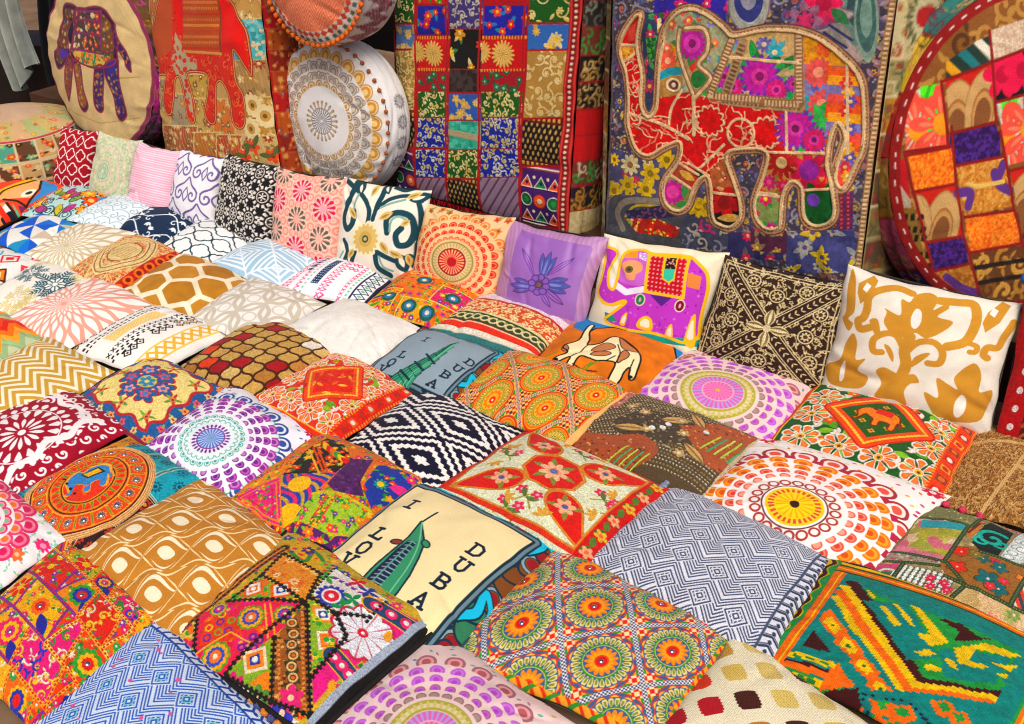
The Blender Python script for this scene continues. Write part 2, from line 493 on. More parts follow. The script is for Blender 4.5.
def pat_cartoon_elephant(c):
    p = lambda P: c.px(P, (500, 210), 4.2583)
    yl, mg = '#ecbd25', '#bd47c0'
    body = p([(440, 165), (475, 165), (492, 190), (470, 235), (455, 270), (455, 330), (475, 345), (490, 300), (500, 245), (515, 200), (535, 175), (600, 160), (640, 180), (720, 185), (800, 195), (840, 225), (880, 280), (885, 360), (868, 440), (850, 545), (780, 570), (725, 555), (640, 530), (560, 520), (470, 495), (440, 470), (460, 452), (520, 405), (510, 395), (460, 410), (420, 385), (410, 350), (425, 300), (440, 220)])
    c.poly(body, mg, True)
    c.speck(body, ('#8f2d9c', '#d877d6'), 150, .018, True)
    c.poly(p([(500, 262), (525, 190), (570, 165), (640, 185), (625, 260), (612, 320), (560, 330), (500, 310)]), '#c86fc8', True)
    c.poly(p([(520, 205), (540, 172), (580, 170), (578, 205)]), '#e39a3c')
    c.poly(p([(585, 175), (638, 182), (625, 225), (585, 205)]), '#c9a0d6'); c.speck(p([(585, 175), (638, 182), (625, 225), (585, 205)]), ('#f4e6f4',), 22, .016)
    c.poly(p([(510, 235), (545, 215), (590, 225), (595, 260), (570, 280), (560, 305), (530, 300), (520, 270)]), '#e8a274', True)
    c.disc(*p([(541, 258)])[0], .065, '#6b6238'); c.disc(*p([(541, 258)])[0], .03, '#463f24')
    c.line(p([(470, 315), (525, 358), (600, 345)]), .11, '#efe9f2')
    c.poly(p([(630, 185), (800, 200), (770, 385), (605, 355)]), '#b81426')
    bl = p([(630, 185), (800, 200), (770, 385), (605, 355)])
    for i in range(9):
        for j in range(9):
            a, b = (i + .5) / 9, (j + .5) / 9
            q = (bl[0] * (1 - a) + bl[1] * a) * (1 - b) + (bl[3] * (1 - a) + bl[2] * a) * b
            c.disc(q[0], q[1], .017, '#e9a0a8')
    c.poly(p([(693, 190), (755, 195), (735, 300), (708, 322), (678, 300), (680, 250)]), yl); c.poly(p([(702, 195), (747, 198), (738, 255), (693, 252)]), '#231712'); c.poly(p([(690, 252), (738, 255), (728, 298), (706, 312), (684, 296)]), '#46c0a2')
    c.speck(p([(702, 195), (747, 198), (738, 255), (693, 252)]), ('#d9a090',), 16, .016)
    c.line(bl, .05, yl, True)
    c.poly(p([(795, 270), (855, 290), (845, 350), (788, 335)]), '#e08a4e')
    c.poly(p([(625, 368), (720, 382), (672, 420)]), '#5a2a86')
    for q, col in (((583, 390), '#1f7d4c'), ((755, 418), '#7a1030')):
        x, y = p([q])[0]; c.disc(x, y, .085, '#e9d9c0', .11); c.disc(x, y, .065, col, .09); c.disc(x, y, .02, '#d8b0b8', .04)
    c.poly(p([(440, 440), (470, 450), (490, 480), (440, 475)]), '#1f9080')
    c.poly(p([(560, 515), (640, 525), (730, 548), (850, 560), (850, 590), (600, 560), (480, 500)]), '#1f9c90')
    for P in ([(500, 490), (512, 455), (530, 445), (520, 495)], [(570, 505), (575, 475), (605, 458), (632, 475), (630, 520)], [(690, 545), (700, 510), (722, 495), (725, 555)], [(778, 570), (800, 500), (826, 455), (838, 480), (825, 590)]):
        P = p(P)
        c.poly(P, yl, True)
        m = P.mean(0); c.poly(m + (P - m) * .6, '#f4ecd4', True)
    c.line(smooth(body, 5, True), .05, yl, True)
    c.line(p([(430, 400), (470, 412), (515, 398)]), .05, yl, sm=True)
def pat_brown_embroidery(c):
    k = '#dccba0'
    for x, y in c.jit(-1, 1, -1, 1, .11, .3):
        if c.rng.random() < .75:
            c.flower(x, y, .038, 5, k, '#3a2416', .3)
        c.leaf(x, y, .09, .03, c.rng.uniform(0, 6), '#cdbb8c')
    for x, y in ((0, .55), (0, -.55), (.55, 0), (-.55, 0), (.68, .4), (-.68, .4), (.68, -.4), (-.68, -.4), (.4, .72), (-.4, -.72), (-.4, .72), (.4, -.72)):
        c.disc(x, y, .13, '#38221a'); c.ring(x, y, .105, .025, k); c.flower(x, y, .08, 8, k, '#5a3a22', .4)
        for b in range(6):
            c.leaf(x + .12 * math.cos(b * 1.05), y + .12 * math.sin(b * 1.05), .09, .035, b * 1.05, k)
    for x, y in c.jit(-.9, .9, -.9, .9, .38, .3):
        c.spiral(x, y, .14, c.rng.uniform(0, 6), .8, .016, '#bfae80')
    for s_ in (-1, 1):
        c.line([(-.95, -.95 * s_), (.95, .95 * s_)], .2, '#38221a')
        for o in (-.085, .085, -.06, .06):
            c.line([(-.95 + o, -.95 * s_ - o * s_), (.95 + o, .95 * s_ - o * s_)], .018, k)
        for t in np.linspace(-.9, .9, 26):
            for b in (-1, 1):
                c.leaf(t, t * s_, .075, .028, math.atan2(s_, 1) + b * .7, k)
    for e in (.93, .88):
        c.line([(-e, -e), (e, -e), (e, e), (-e, e)], .02, k, True)
    c.disc(0, 0, .16, '#38221a')
    for b in range(4):
        for w, col in ((.17, k), (.11, '#8a744a'), (.05, '#e8dbb2')):
            c.leaf(.03 * math.cos(b * 1.571), .03 * math.sin(b * 1.571), .29, w, b * 1.571 + .0, col)
    c.disc(0, 0, .06, k)
    c.rect(-1, 1, -1, -.955, '#2f1c12')
def pat_gold_damask(c):
    p = lambda P: c.px(P, (824, 220), 3.62)
    g = '#c4913a'
    L = lambda P, w: c.line(p(P), w * .75, g, sm=True)
    c.poly(p([(310, 420), (265, 420), (225, 370), (235, 330), (230, 315), (285, 340), (290, 280), (320, 290), (345, 260), (395, 255), (425, 280), (405, 320), (455, 295), (460, 315), (420, 345), (475, 365), (440, 400), (380, 425), (340, 405)]), g, True)
    c.poly(p([(325, 380), (325, 345), (345, 315), (363, 330), (358, 370), (340, 390)]), '#efe9df', True)
    L([(320, 420), (300, 470), (305, 520), (285, 570)], .17)
    L([(300, 470), (270, 415), (225, 408), (185, 430), (185, 470), (215, 475)], .11)
    L([(310, 470), (350, 440), (405, 440), (437, 475), (425, 515), (385, 515)], .11)
    c.poly(p([(225, 450), (245, 455), (260, 485), (255, 510)]), g, True); c.poly(p([(325, 530), (335, 495), (375, 478), (390, 485)]), g, True)
    c.poly(p([(190, 640), (215, 590), (195, 545), (225, 530), (265, 550), (290, 560), (335, 555), (352, 585), (320, 590), (298, 620), (305, 670), (260, 650)]), g, True)
    L([(170, 385), (135, 390), (125, 360), (145, 350), (160, 320), (170, 270), (215, 245), (280, 235), (330, 255)], .13)
    c.poly(p([(170, 360), (200, 355), (210, 405), (190, 410)]), g, True)
    c.poly(p([(130, 225), (190, 190), (205, 210), (180, 265), (135, 300), (125, 260)]), g); c.poly(p([(145, 245), (162, 220), (178, 232), (160, 258)]), '#f4efe6')
    c.poly(p([(100, 180), (118, 215), (112, 320), (85, 350), (105, 370), (85, 395), (60, 350), (75, 320)]), g, True)
    L([(432, 285), (500, 290), (550, 300), (560, 350), (545, 400), (515, 440), (455, 455)], .15)
    L([(520, 440), (560, 455), (555, 475), (535, 475)], .09)
    c.poly(p([(600, 330), (650, 290), (680, 310), (640, 370), (590, 405), (580, 370)]), g); c.poly(p([(605, 335), (620, 312), (638, 325), (622, 350)]), '#f4efe6')
    L([(690, 370), (660, 420), (640, 460), (600, 460), (585, 485), (600, 498)], .12)
    c.poly(p([(55, 500), (75, 440), (105, 405), (122, 440), (118, 500), (155, 500), (125, 540), (165, 570), (130, 610), (20, 590), (0, 520)]), g, True); c.poly(p([(55, 580), (60, 530), (78, 505), (72, 570)]), '#efe9df', True)
    c.poly(p([(370, 620), (420, 640), (415, 570), (455, 590), (490, 610), (480, 565), (550, 515), (580, 560), (570, 620), (620, 615), (600, 680), (560, 730), (430, 724), (395, 690)]), g, True); c.poly(p([(475, 700), (480, 660), (505, 630), (522, 650), (515, 690), (490, 715)]), '#efe9df', True)
    c.noise(.05, 12)
def pat_red_border_patch(c):
    dk = ('#7a1518', '#5a2a18', '#3c1d14')
    c.scroll(rc(-1, 1, -.95, -.1), '#5e1a14', ('#a5613a', '#c08a58', '#7c1d1d'), .3, .05)
    for k, y in enumerate((.1, .4, .7)):
        c.floral(rc(-.9, 1, y - .12, y + .12), '#6b4a28', ('#d9b878', '#8a1a1a', '#c9a060'), (GN, '#d8c9a0'), .14)
        c.rect(-.9, 1, y + .12, y + .19, '#b8161c')
    c.rect(-1, -.72, -1, 1, '#b5131c'); c.rect(-1, 1, -1, -.92, '#b5131c'); c.rect(-1, 1, .88, 1, '#b5131c')
    for y in np.linspace(-.9, .9, 9):
        c.disc(-.86, y, .045, '#f1ddd8')

# ---- the first lying row behind
def pat_face_painting(c):
    p = lambda P: c.px(P, (0, 150), 7.243)
    c.rect(-1, 1, -1, 1, '#e2502a')
    c.poly(p([(0, 300), (60, 270), (310, 185), (330, 205), (100, 300), (0, 330)]), '#e3b32c')
    c.poly(p([(0, 360), (40, 320), (310, 205), (320, 250), (250, 330), (100, 345)]), '#f0b57c')
    c.poly(p([(310, 200), (430, 245), (425, 275), (215, 365), (315, 290)]), '#4590c8')
    c.poly(p([(290, 190), (380, 185), (440, 205), (430, 245), (320, 205)]), '#e0481e')
    c.disc(*p([(238, 300)])[0], .1, '#f6ecd8', .16); c.disc(*p([(238, 300)])[0], .045, '#333030', .07)
    c.poly(p([(0, 380), (70, 370), (150, 410), (180, 470), (190, 500), (60, 545), (0, 560)]), '#ee9a6c')
    c.poly(p([(30, 425), (80, 375), (140, 420), (150, 470), (110, 460)]), '#f6efe2'); c.disc(*p([(90, 432)])[0], .12, '#14202c', .16)
    c.poly(p([(120, 375), (180, 410), (200, 490), (180, 500), (150, 430)]), '#6fb894')
    c.poly(p([(160, 380), (300, 420), (210, 480), (190, 430)]), '#7c2f5c')
    for P in ([(0, 400), (120, 530)], [(60, 350), (160, 360), (215, 365), (310, 270), (315, 210)], [(80, 375), (150, 415), (185, 500)], [(0, 345), (60, 290), (310, 200)], [(0, 520), (60, 545)]):
        c.line(p(P), .05, '#3a2018')
    c.line(p([(0, 390), (110, 520)]), .1, '#dd3a1c')
def pat_doodle_flowers(c):
    c.rect(-1, 1, -1, 1, '#b9d8d4')
    for x, y in c.jit(-1, 1, -1, 1, .42, .3):
        k = c.rng.random()
        if k < .5:
            col = c.rng.choice(('#ea7a1e', '#e8521c', '#f0a023'))
            c.flower(x, y, .3, 7, '#40291e', None, .3, k); c.flower(x, y, .26, 7, col, '#f3d06a', .35, k)
        elif k < .75:
            c.leaf(x, y, .5, .26, k * 9, '#33402a'); c.leaf(x, y, .46, .2, k * 9, c.rng.choice(('#c7b63a', '#7fa248', '#b8408a')))
        else:
            c.ring(x, y, .16, .04, '#38505c'); c.ring(x, y, .08, .03, '#38505c')
    c.speck(rc(-1, 1, -1, 1), ('#2c3a44',), 120, .025)
    c.rect(-1, 1, .78, 1, '#dd5f22'); c.rect(.8, 1, .2, 1, '#3f8ac0')
def pat_pale_swirl(c):
    for i in range(-2, 3):
        for j in range(-2, 3):
            x, y = i * .62 + (.31 if j % 2 else 0), j * .5
            for sx in (-1, 1):
                c.spiral(x + sx * .15, y, .15, R(90), 1.1, .034, '#9fb7bd', -sx)
                c.line([(x, y + .15), (x + sx * .15, y + .32), (x + sx * .31, y + .35)], .03, '#9fb7bd', sm=True)
def pat_navy_vine(c):
    w = '#e9eef2'
    for j in (-.75, 0, .75):
        P = [(x, j + .22 * math.sin(x * 4.2 + j * 3)) for x in np.linspace(-1.1, 1.1, 24)]
        c.line(P, .04, w)
        for k in range(2, 23, 4):
            x, y = P[k]
            a = 1.2 if (k // 4) % 2 else -1.3
            c.spiral(x + .1 * math.cos(a), y + .17 * math.sin(a), .14, a + 2.6, .8, .035, w)
            bx, by = x + .22 * math.cos(a + .5), y + .3 * math.sin(a)
            for d in (-.6, 0, .6):
                c.leaf(bx, by, .18, .075, a + d, w)
def pat_dark_lattice(c):
    lx, ly, ix, iy = c.tile(.62, .5, True)
    q = quat(lx, ly, .21)
    c.put(np.abs(q - .27) < .035, '#203c46')
def pat_blue_greek(c):
    lx, ly, ix, iy = c.tile(1.05, 1.05, False, .1, .1)
    g = np.maximum(np.abs(lx), np.abs(ly))
    c.put((g * 9 % 1) < .55, '#a9c9dc')
    c.put((np.abs(np.abs(lx) - np.abs(ly)) < .03), '#e9f0f3')
def pat_white_aztec(c):
    pk, nv, gn = '#d8508c', '#22385c', '#7fc09a'
    def row(x, kind, col):
        for y in np.linspace(-.95, .95, 17):
            if kind == 'x':
                c.line([(x - .035, y - .035), (x + .035, y + .035)], .02, col); c.line([(x - .035, y + .035), (x + .035, y - .035)], .02, col)
            elif kind == 'v':
                c.line([(x - .04, y - .04), (x + .04, y), (x - .04, y + .04)], .024, col)
            elif kind == '.':
                c.rect(x - .02, x + .02, y - .03, y + .03, col)
    for x, k, col in ((-.95, '.', gn), (-.84, 'v', pk), (-.74, 'x', pk), (-.52, 'v', pk), (-.4, '.', gn), (-.02, 'x', pk), (.08, 'v', pk), (.44, 'x', pk), (.55, '.', gn)):
        row(x, k, col)
    for y in np.linspace(-.2, .8, 7):
        for x in (-.65, -.6, -.56):
            c.rect(x - .02, x + .02, y - .06, y + .06, nv)
    c.rect(-.3, -.14, -.7, .35, nv)
    for y in np.linspace(-.66, .31, 13):
        for x in (-.27, -.22, -.17):
            c.rect(x - .012, x + .012, y - .014, y + .014, '#c9d8e6')
    for y in np.linspace(.1, .9, 5):
        for x, s_ in ((.2, .075), (.3, .075)):
            c.poly([(x - s_, y), (x, y - s_ * 1.1), (x + s_, y), (x, y + s_ * 1.1)], pk); c.poly([(x - s_ * .5, y), (x, y - s_ * .55), (x + s_ * .5, y), (x, y + s_ * .55)], '#f6dfe8')
    for y in np.linspace(-.92, .92, 11):
        x = .8
        c.poly([(x - .15, y), (x, y - .1), (x + .15, y), (x, y + .1)], nv); c.poly([(x - .1, y), (x, y - .07), (x + .1, y), (x, y + .07)], '#f4f4f0'); c.poly([(x - .06, y), (x, y - .045), (x + .06, y), (x, y + .045)], gn)
    c.rect(.62, .66, -1, 1, nv); c.rect(.95, 1, -1, 1, '#2a2f45')
def pat_orange_medley(c):
    c.floral(rc(-1, 1, -1, 1), '#ea7a1c', ('#f0b020', '#e2381e', '#e0368c', '#f39a1e', '#d8521c'), LEAF, .17, '#6a2f8a')
    for x0, x1, y0, y1, bg in ((-1, -.45, -1, -.3, '#f0a41e'), (.2, 1, -.5, .1, '#d9286c'), (-.3, .3, -1, -.55, '#efa31c'), (.45, 1, .3, .9, '#efa92a'), (-.6, 0, .3, 1, '#e8641c')):
        c.floral(rc(x0, x1, y0, y1), bg, ('#e0401e', '#f4c93a', '#7a3a9a', '#d8246c'), LEAF, .15, '#f2e2b0')
        c.line(rc(x0, x1, y0, y1), .025, '#f6d25a', True)
    for x, y in ((-.1, -.75), (.3, -.8), (.55, -.2), (-.6, -.6), (-.2, .1)):
        c.disc(x, y, .15, '#1f5e52'); c.disc(x, y, .09, '#3d7fae'); c.disc(x, y, .045, '#f1e3c0')
    for k in range(7):
        y = -.95 + k * .12
        c.leaf(-.95, y, .3, .07, .5, (GN, '#e0381e', '#33306a')[k % 3])
    c.poly([(.6, .5), (1, .35), (1, .95)], '#b43a9c'); c.line([(.6, .5), (1, .95)], .06, '#23887a')
def pat_banded_stripes(c):
    c.speck(rc(-1, 1, .62, 1), ('#e3c58a', '#9a7434', '#f0dcae'), 420, .022)
    c.rect(-1, 1, .3, .66, '#ecdbe0'); c.rect(-1, 1, .23, .3, '#c23440'); c.rect(-1, 1, .62, .67, '#b5524a')
    c.scroll(rc(-1, 1, -.28, .23), '#cf5a30', ('#efd79a', '#f2dfb0'), .14, .03)
    c.rect(-1, 1, -.34, -.28, '#e8d7a2')
    c.rect(-1, 1, -.6, -.34, '#39482a')
    for x in np.linspace(-.95, .95, 13):
        c.ring(x, -.47, .07, .035, '#e7d7a4'); c.disc(x + .07, -.42, .025, '#8fb05a')
    c.rect(-1, 1, -.78, -.6, '#d83a24'); c.rect(-1, 1, -.9, -.78, '#eae0cc'); c.rect(-1, 1, -1, -.9, '#3f7a78')
    c.rect(-1, 1, -.645, -.62, '#f0d8b0')
def pat_camel(c):
    p = lambda P: c.px(P, (500, 210), 4.2583)
    c.rect(-1, 1, -1, 1, '#cc7418')
    c.noise(.2, 9, 5)
    c.poly(p([(300, 500), (350, 440), (560, 480), (840, 560), (830, 640), (760, 660), (740, 590), (680, 545), (590, 525), (470, 495), (400, 495), (360, 520)]), '#2b7fb8')
    c.line(p([(360, 520), (400, 497), (470, 497), (590, 527), (680, 547), (738, 590), (758, 650)]), .03, '#1d1712')
    cr, br, bk = '#f0e3b8', '#b87a52', '#1a120c'
    b = p([(262, 585), (270, 570), (300, 560), (330, 545), (350, 510), (375, 485), (392, 487), (372, 515), (372, 545), (365, 570), (420, 560), (460, 535), (500, 540), (540, 575), (575, 600), (590, 640), (575, 690), (560, 724), (540, 715), (545, 670), (520, 690), (500, 720), (460, 724), (440, 712), (480, 655), (440, 640), (400, 640), (370, 630), (330, 620), (290, 660), (265, 670), (262, 655), (290, 625), (240, 640), (215, 640), (240, 620), (280, 600)])
    c.poly(b, cr, True)
    for q in ([(380, 590), (440, 560), (480, 575), (460, 590), (400, 600)], [(500, 540), (545, 575), (580, 605), (540, 600), (505, 580)], [(495, 620), (520, 595), (540, 620), (510, 640), (490, 650)], [(375, 615), (400, 600), (450, 600), (460, 612), (420, 620)], [(255, 588), (275, 570), (285, 590), (265, 600)]):
        c.poly(p(q), br, True); c.line(p(q), .015, bk, True, True)
    c.line(b, .028, bk, True, True)
    for q in ([(480, 655), (500, 610), (490, 570)], [(365, 570), (330, 600), (290, 625)], [(440, 640), (480, 620)], [(545, 670), (560, 640)]):
        c.line(p(q), .02, bk, sm=True)
    for q in ((232, 635), (280, 660), (435, 708), (470, 718), (548, 712)):
        c.disc(*p([q])[0], .035, bk)
    for q in ((340, 665), (350, 670), (365, 660), (190, 625), (200, 620)):
        c.line([p([q])[0], p([(q[0] + 40, q[1] - 18)])[0]], .02, '#5c8a2c')
    c.line(p([(300, 650), (350, 670), (400, 680)]), .018, bk)
def pat_pink_fans(c, o, s=1.0):
    x, y = o
    for px, py in c.jit(-1, 1, -1, 1, .17):
        c.leaf(px, py, .07, .03, c.rng.uniform(0, 6), c.rng.choice(('#3f9aa0', '#c9b24a', '#7fb0a0', '#b78a9a')))
    c.disc(x, y, 1.12 * s, '#ecd2cd')
    pu, mv = '#c56fd0', '#a8707c'
    fan_mandala(c, x, y, None, [], [
        (1.08 * s, 20, .125 * s, (mv, '#e6a8a4', '#b3646c')), (.93 * s, 24, .09 * s, (pu, '#cf86d6', '#b95cc4')), (.79 * s, 24, .078 * s, (pu, '#c97ad2', '#b556c2')),
        (.66 * s, 24, .064 * s, (mv, pu, '#b556c2')), (.55 * s, 24, .06 * s, (mv, '#a79488', None))])
    c.disc(x, y, .49 * s, '#e0cfae')
    ol = '#b0a84e'
    c.ring(x, y, .46 * s, .05 * s, ol); c.petals(x, y, .37 * s, .47 * s, 36, '#cfc27c', .6); c.ring(x, y, .36 * s, .035 * s, ol)
    c.disc(x, y, .33 * s, '#dd6fae'); c.petals(x, y, .2 * s, .33 * s, 30, '#b8a0dc', .5, 0, 'ray'); c.petals(x, y, .02, .2 * s, 20, '#ee8fb8', .5, 0, 'ray'); c.ring(x, y, .2 * s, .02 * s, '#e6b2c0'); c.disc(x, y, .035 * s, '#c9b04a')
def pat_pink_mandala(c):
    pat_pink_fans(c, c.px([(715, 389)])[0])
def pat_pink_mandala_front(c):
    pat_pink_fans(c, c.px([(430, 738)])[0], .92)
def daisy(c, x, y, r, n=9, rot=0.0, pet='#e8642c', core='#e3b03c'):
    c.petals(x, y, .12 * r, r, n, '#f6eee2', 1.0, rot, 'drop'); c.petals(x, y, .25 * r, .9 * r, n, pet, .66, rot, 'drop'); c.petals(x, y, .4 * r, .78 * r, n, '#f08a4a', .3, rot, 'drop')
    c.disc(x, y, .26 * r, '#f4e6d4'); c.disc(x, y, .2 * r, core); c.disc(x, y, .09 * r, '#7a4a2c')
def elephant(c, P, col, out=None, w=.02):
    q = c.px(P) if c.H is not None and np.max(np.abs(P)) > 3 else np.asarray(P, float)
    c.poly(q, col, True)
    if out:
        c.line(q, w, out, True, True)
EL = np.array([(-.9, -.2), (-.98, .1), (-.8, .45), (-.5, .62), (-.3, .5), (0, .66), (.45, .62), (.75, .4), (.85, .05), (.98, -.3), (.9, -.32), (.78, -.05), (.76, -.7), (.5, -.7), (.48, -.3), (.1, -.32), (.08, -.72), (-.18, -.72), (-.22, -.3), (-.42, -.15), (-.6, -.05), (-.74, -.4), (-.86, -.62), (-1.0, -.6), (-.98, -.5), (-.86, -.42)])
def daisy_field(c, bg, rim, dia, leafc, el=True):
    c.rect(-1, 1, -1, 1, bg)
    for x, y in c.jit(-.8, .8, -.8, .8, .27, .2):
        c.leaf(x, y, .22, .11, c.rng.uniform(0, 6), c.rng.choice(leafc))
        for k in range(3):
            c.leaf(x + .06, y - .06, .11, .05, 2 + k * .8, '#f1e0d6')
    for k in range(4):
        for t in (-.66, -.22, .22, .66):
            x, y = ((t, .68), (.66, t), (t, -.72), (-.72, t))[k]
            if k in (1, 3) and abs(t) > .5:
                continue
            for b in (1, 2.6):
                c.leaf(x * .8, y * .8, .2, .1, b + 3 * t, leafc[0])
            c.flower(x * .8 + .1, y * .8 - .12, .08, 5, '#e0561c', '#f2c04a', .3)
            daisy(c, x, y, .225, 8, k + t, ('#e2512a', '#ee7a26')[int(abs(t) > .1)])
    d = .52
    P = np.array([(-d, 0), (0, -d), (d, 0), (0, d)]) * 1.05
    for w, col in ((.2, '#c22a14'), (.15, '#e8541e'), (.03, '#f3b43c')):
        c.line(P, w, col, True)
    c.poly(P * .82, dia)
    for t in np.linspace(0, 1, 17):
        for a, b in zip(P, np.roll(P, -1, 0)):
            q = a * (1 - t) + b * t
            c.disc(q[0], q[1], .02, '#f6c34a')
    c.line(rc(-.97, .97, -.97, .97), .1, rim, True); c.line(rc(-.92, .92, -.92, .92), .02, '#f2c04a', True)
def pat_green_daisies(c):
    daisy_field(c, '#245a22', '#e0521a', '#2c5a1e', ('#86b832', '#5f9a2a'))
    for x, y in ((-.25, .0), (.25, .0), (0, .28), (0, -.3), (-.14, .15), (.14, -.16), (.15, .15), (-.15, -.15)):
        c.flower(x, y, .045, 4, '#dfa42a', '#a8480f', .4)
    q = EL * .27
    rot = np.array([[math.cos(.0), -math.sin(.0)], [math.sin(.0), math.cos(.0)]])
    elephant(c, q @ rot.T + (0, .02), '#e8861c', '#7a2a10', .02); c.poly([(-.07, .08), (.12, .08), (.12, .2), (-.07, .2)], '#d8301c')
    c.rect(.78, 1, -1, 1, '#d8481a')
    for k, y in enumerate(np.linspace(-.85, .85, 9)):
        c.rect(.83, .95, y - .055, y + .055, ('#c8231a', '#8a4030', '#e6a03c')[k % 3]); c.disc(.89, y, .04, ('#e8e0cf', '#d8742c', '#c23a22')[k % 3])
    for e in (.79, .98):
        c.line([(e, -1), (e, 1)], .025, '#f0a63a', dash=.05)
def pat_red_daisies(c):
    daisy_field(c, '#d63a1a', '#d8381a', '#d42e18', ('#9ab030', '#6f9a2c', '#e86a22'))
    for x, y in c.jit(-.36, .36, -.36, .36, .16):
        if True:
            c.leaf(x, y, .16, .06, c.rng.uniform(0, 6), c.rng.choice(('#f2a02c', '#ee6a1e', '#f4c24a', '#c21f1a')))
    c.rect(.74, 1, -1, 1, '#cf2c18')
    for k, y in enumerate(np.linspace(-.85, .85, 9)):
        c.rect(.81, .94, y - .06, y + .06, ('#e45a1e', '#c6221a')[k % 2]); c.disc(.875, y, .04, ('#e9d9c4', '#a8381c')[k % 2])
    for e in (.76, .98):
        c.line([(e, -1), (e, 1)], .03, '#f0982e', dash=.06)
def pat_jute(c):
    c.rect(-1, 1, -1, 1, '#a07440')
    g = c.rng
    for _ in range(5200):
        x, y, a = g.uniform(-1, 1), g.uniform(-1, 1), g.uniform(0, 3.14)
        c.line([(x, y), (x + .05 * math.cos(a), y + .05 * math.sin(a))], .016, g.choice(('#c69a62', '#86592c', '#d9b67e', '#6f4820', '#b1864c')))
    for P in ([(-1, .35), (.1, .5), (1, .2)], [(-.2, -1), (.0, 0), (.1, .5), (.4, 1)], [(0, 0), (1, -.4)]):
        c.line(P, .07, '#cfab74', sm=True)

# ---- second lying row
def pat_blue_triangles(c):
    T = .5
    gx, gy = c.X / T, c.Y / T
    ix, iy = np.floor(gx).astype(int), np.floor(gy).astype(int)
    fx, fy = gx - ix, gy - iy
    up = np.where((ix + iy) % 2 == 0, fx > fy, fx > 1 - fy)
    key = (ix * 7 + iy * 13 + up * 5 + (ix * iy) % 3) % 6
    for k, col in enumerate(('#1b78cc', '#f1efe9', '#cabda8', '#2a8fb4', '#e5e2da', '#2060c0')):
        c.put(key == k, col)
def starburst(c, o, bg, w):
    x, y = o
    c.rect(-1, 1, -1, 1, bg)
    n = 18
    for k in range(12):
        r0 = .05 * 1.42 ** k
        c.petals(x, y, r0, r0 * 1.42 ** 2, n, w, .34 + .02 * k, (k % 2) * math.pi / n, 'lens')
def pat_beige_starburst(c):
    starburst(c, c.px([(64, 244)])[0], '#cdbd9c', '#f4efe2')
def pat_pink_starburst(c):
    starburst(c, c.px([(63, 304)])[0], '#e8ab98', '#fbf5ee')
def pat_beige_ornate(c):
    c.scroll(rc(-1, 1, -1, 1), '#e6c48c', ('#c8552e', '#b98a4a', '#d36a34'), .17, .025, fl=('#c0381f', '#d8803c'))
    for w, col in ((.24, '#f0d9a8'), (.16, '#9a7436'), (.1, '#e9cf98')):
        c.line([(-.62, 0), (-.35, .5), (0, .72), (.35, .5), (.62, 0), (.35, -.5), (0, -.72), (-.35, -.5)], w, col, True, True)
    c.disc(0, 0, .42, '#e9cf98', .36)
    for k in range(9):
        c.line([(-.36 + .02 * k, -.22 + k * .055), (.36 - .02 * k, -.22 + k * .055)], .02, '#8a6a34', dash=.05)
    c.ring(0, 0, .4, .03, '#8a6a34')
    c.rect(.74, 1, -1, 1, '#b32418')
    for y in np.linspace(-.9, .9, 7):
        c.disc(.88, y, .12, '#e8761c'); c.disc(.88, y, .06, '#7a1512')
def hexcells(c, tx, ty, lw, fills, line, jit=.0, seed=4):
    g = random.Random(seed)
    pts = []
    for j in range(-4, 5):
        for i in range(-4, 5):
            pts.append((i * tx + (tx / 2 if j % 2 else 0) + g.uniform(-jit, jit), j * ty + g.uniform(-jit, jit)))
    P = np.array(pts)
    P = P[(np.abs(P[:, 0]) < 1 + tx) & (np.abs(P[:, 1]) < 1 + ty)]
    d1 = np.full(c.X.shape, 9.0); d2 = d1.copy(); idx = np.zeros(c.X.shape, int)
    for k, (x, y) in enumerate(P):
        d = np.hypot(c.X - x, c.Y - y)
        m = d < d1
        d2 = np.where(m, d1, np.minimum(d2, d))
        idx = np.where(m, k, idx); d1 = np.where(m, d, d1)
    for k in range(len(P)):
        c.put(idx == k, fills[k % len(fills)])
    c.put(d2 - d1 < lw, line)
def pat_honeycomb(c):
    hexcells(c, .72, .56, .11, ('#b4812e', '#ad7a2a', '#bb8834'), '#f0e3c9', .04)
    c.noise(.1, 8)
def pat_grey_loops(c):
    for i in range(-2, 3):
        for j in range(-2, 3):
            x, y = i * .66 + (.33 if j % 2 else 0), j * .5
            c.line([(x - .34, y), (x - .12, y + .16), (x, y + .42), (x + .12, y + .16), (x + .34, y), (x + .12, y - .16), (x, y - .42), (x - .12, y - .16)], .085, '#cdc4b4', True, True)
            c.ring(x, y, .13, .04, '#d6cec0')
def pat_plain_cream(c):
    c.noise(.05, 22)
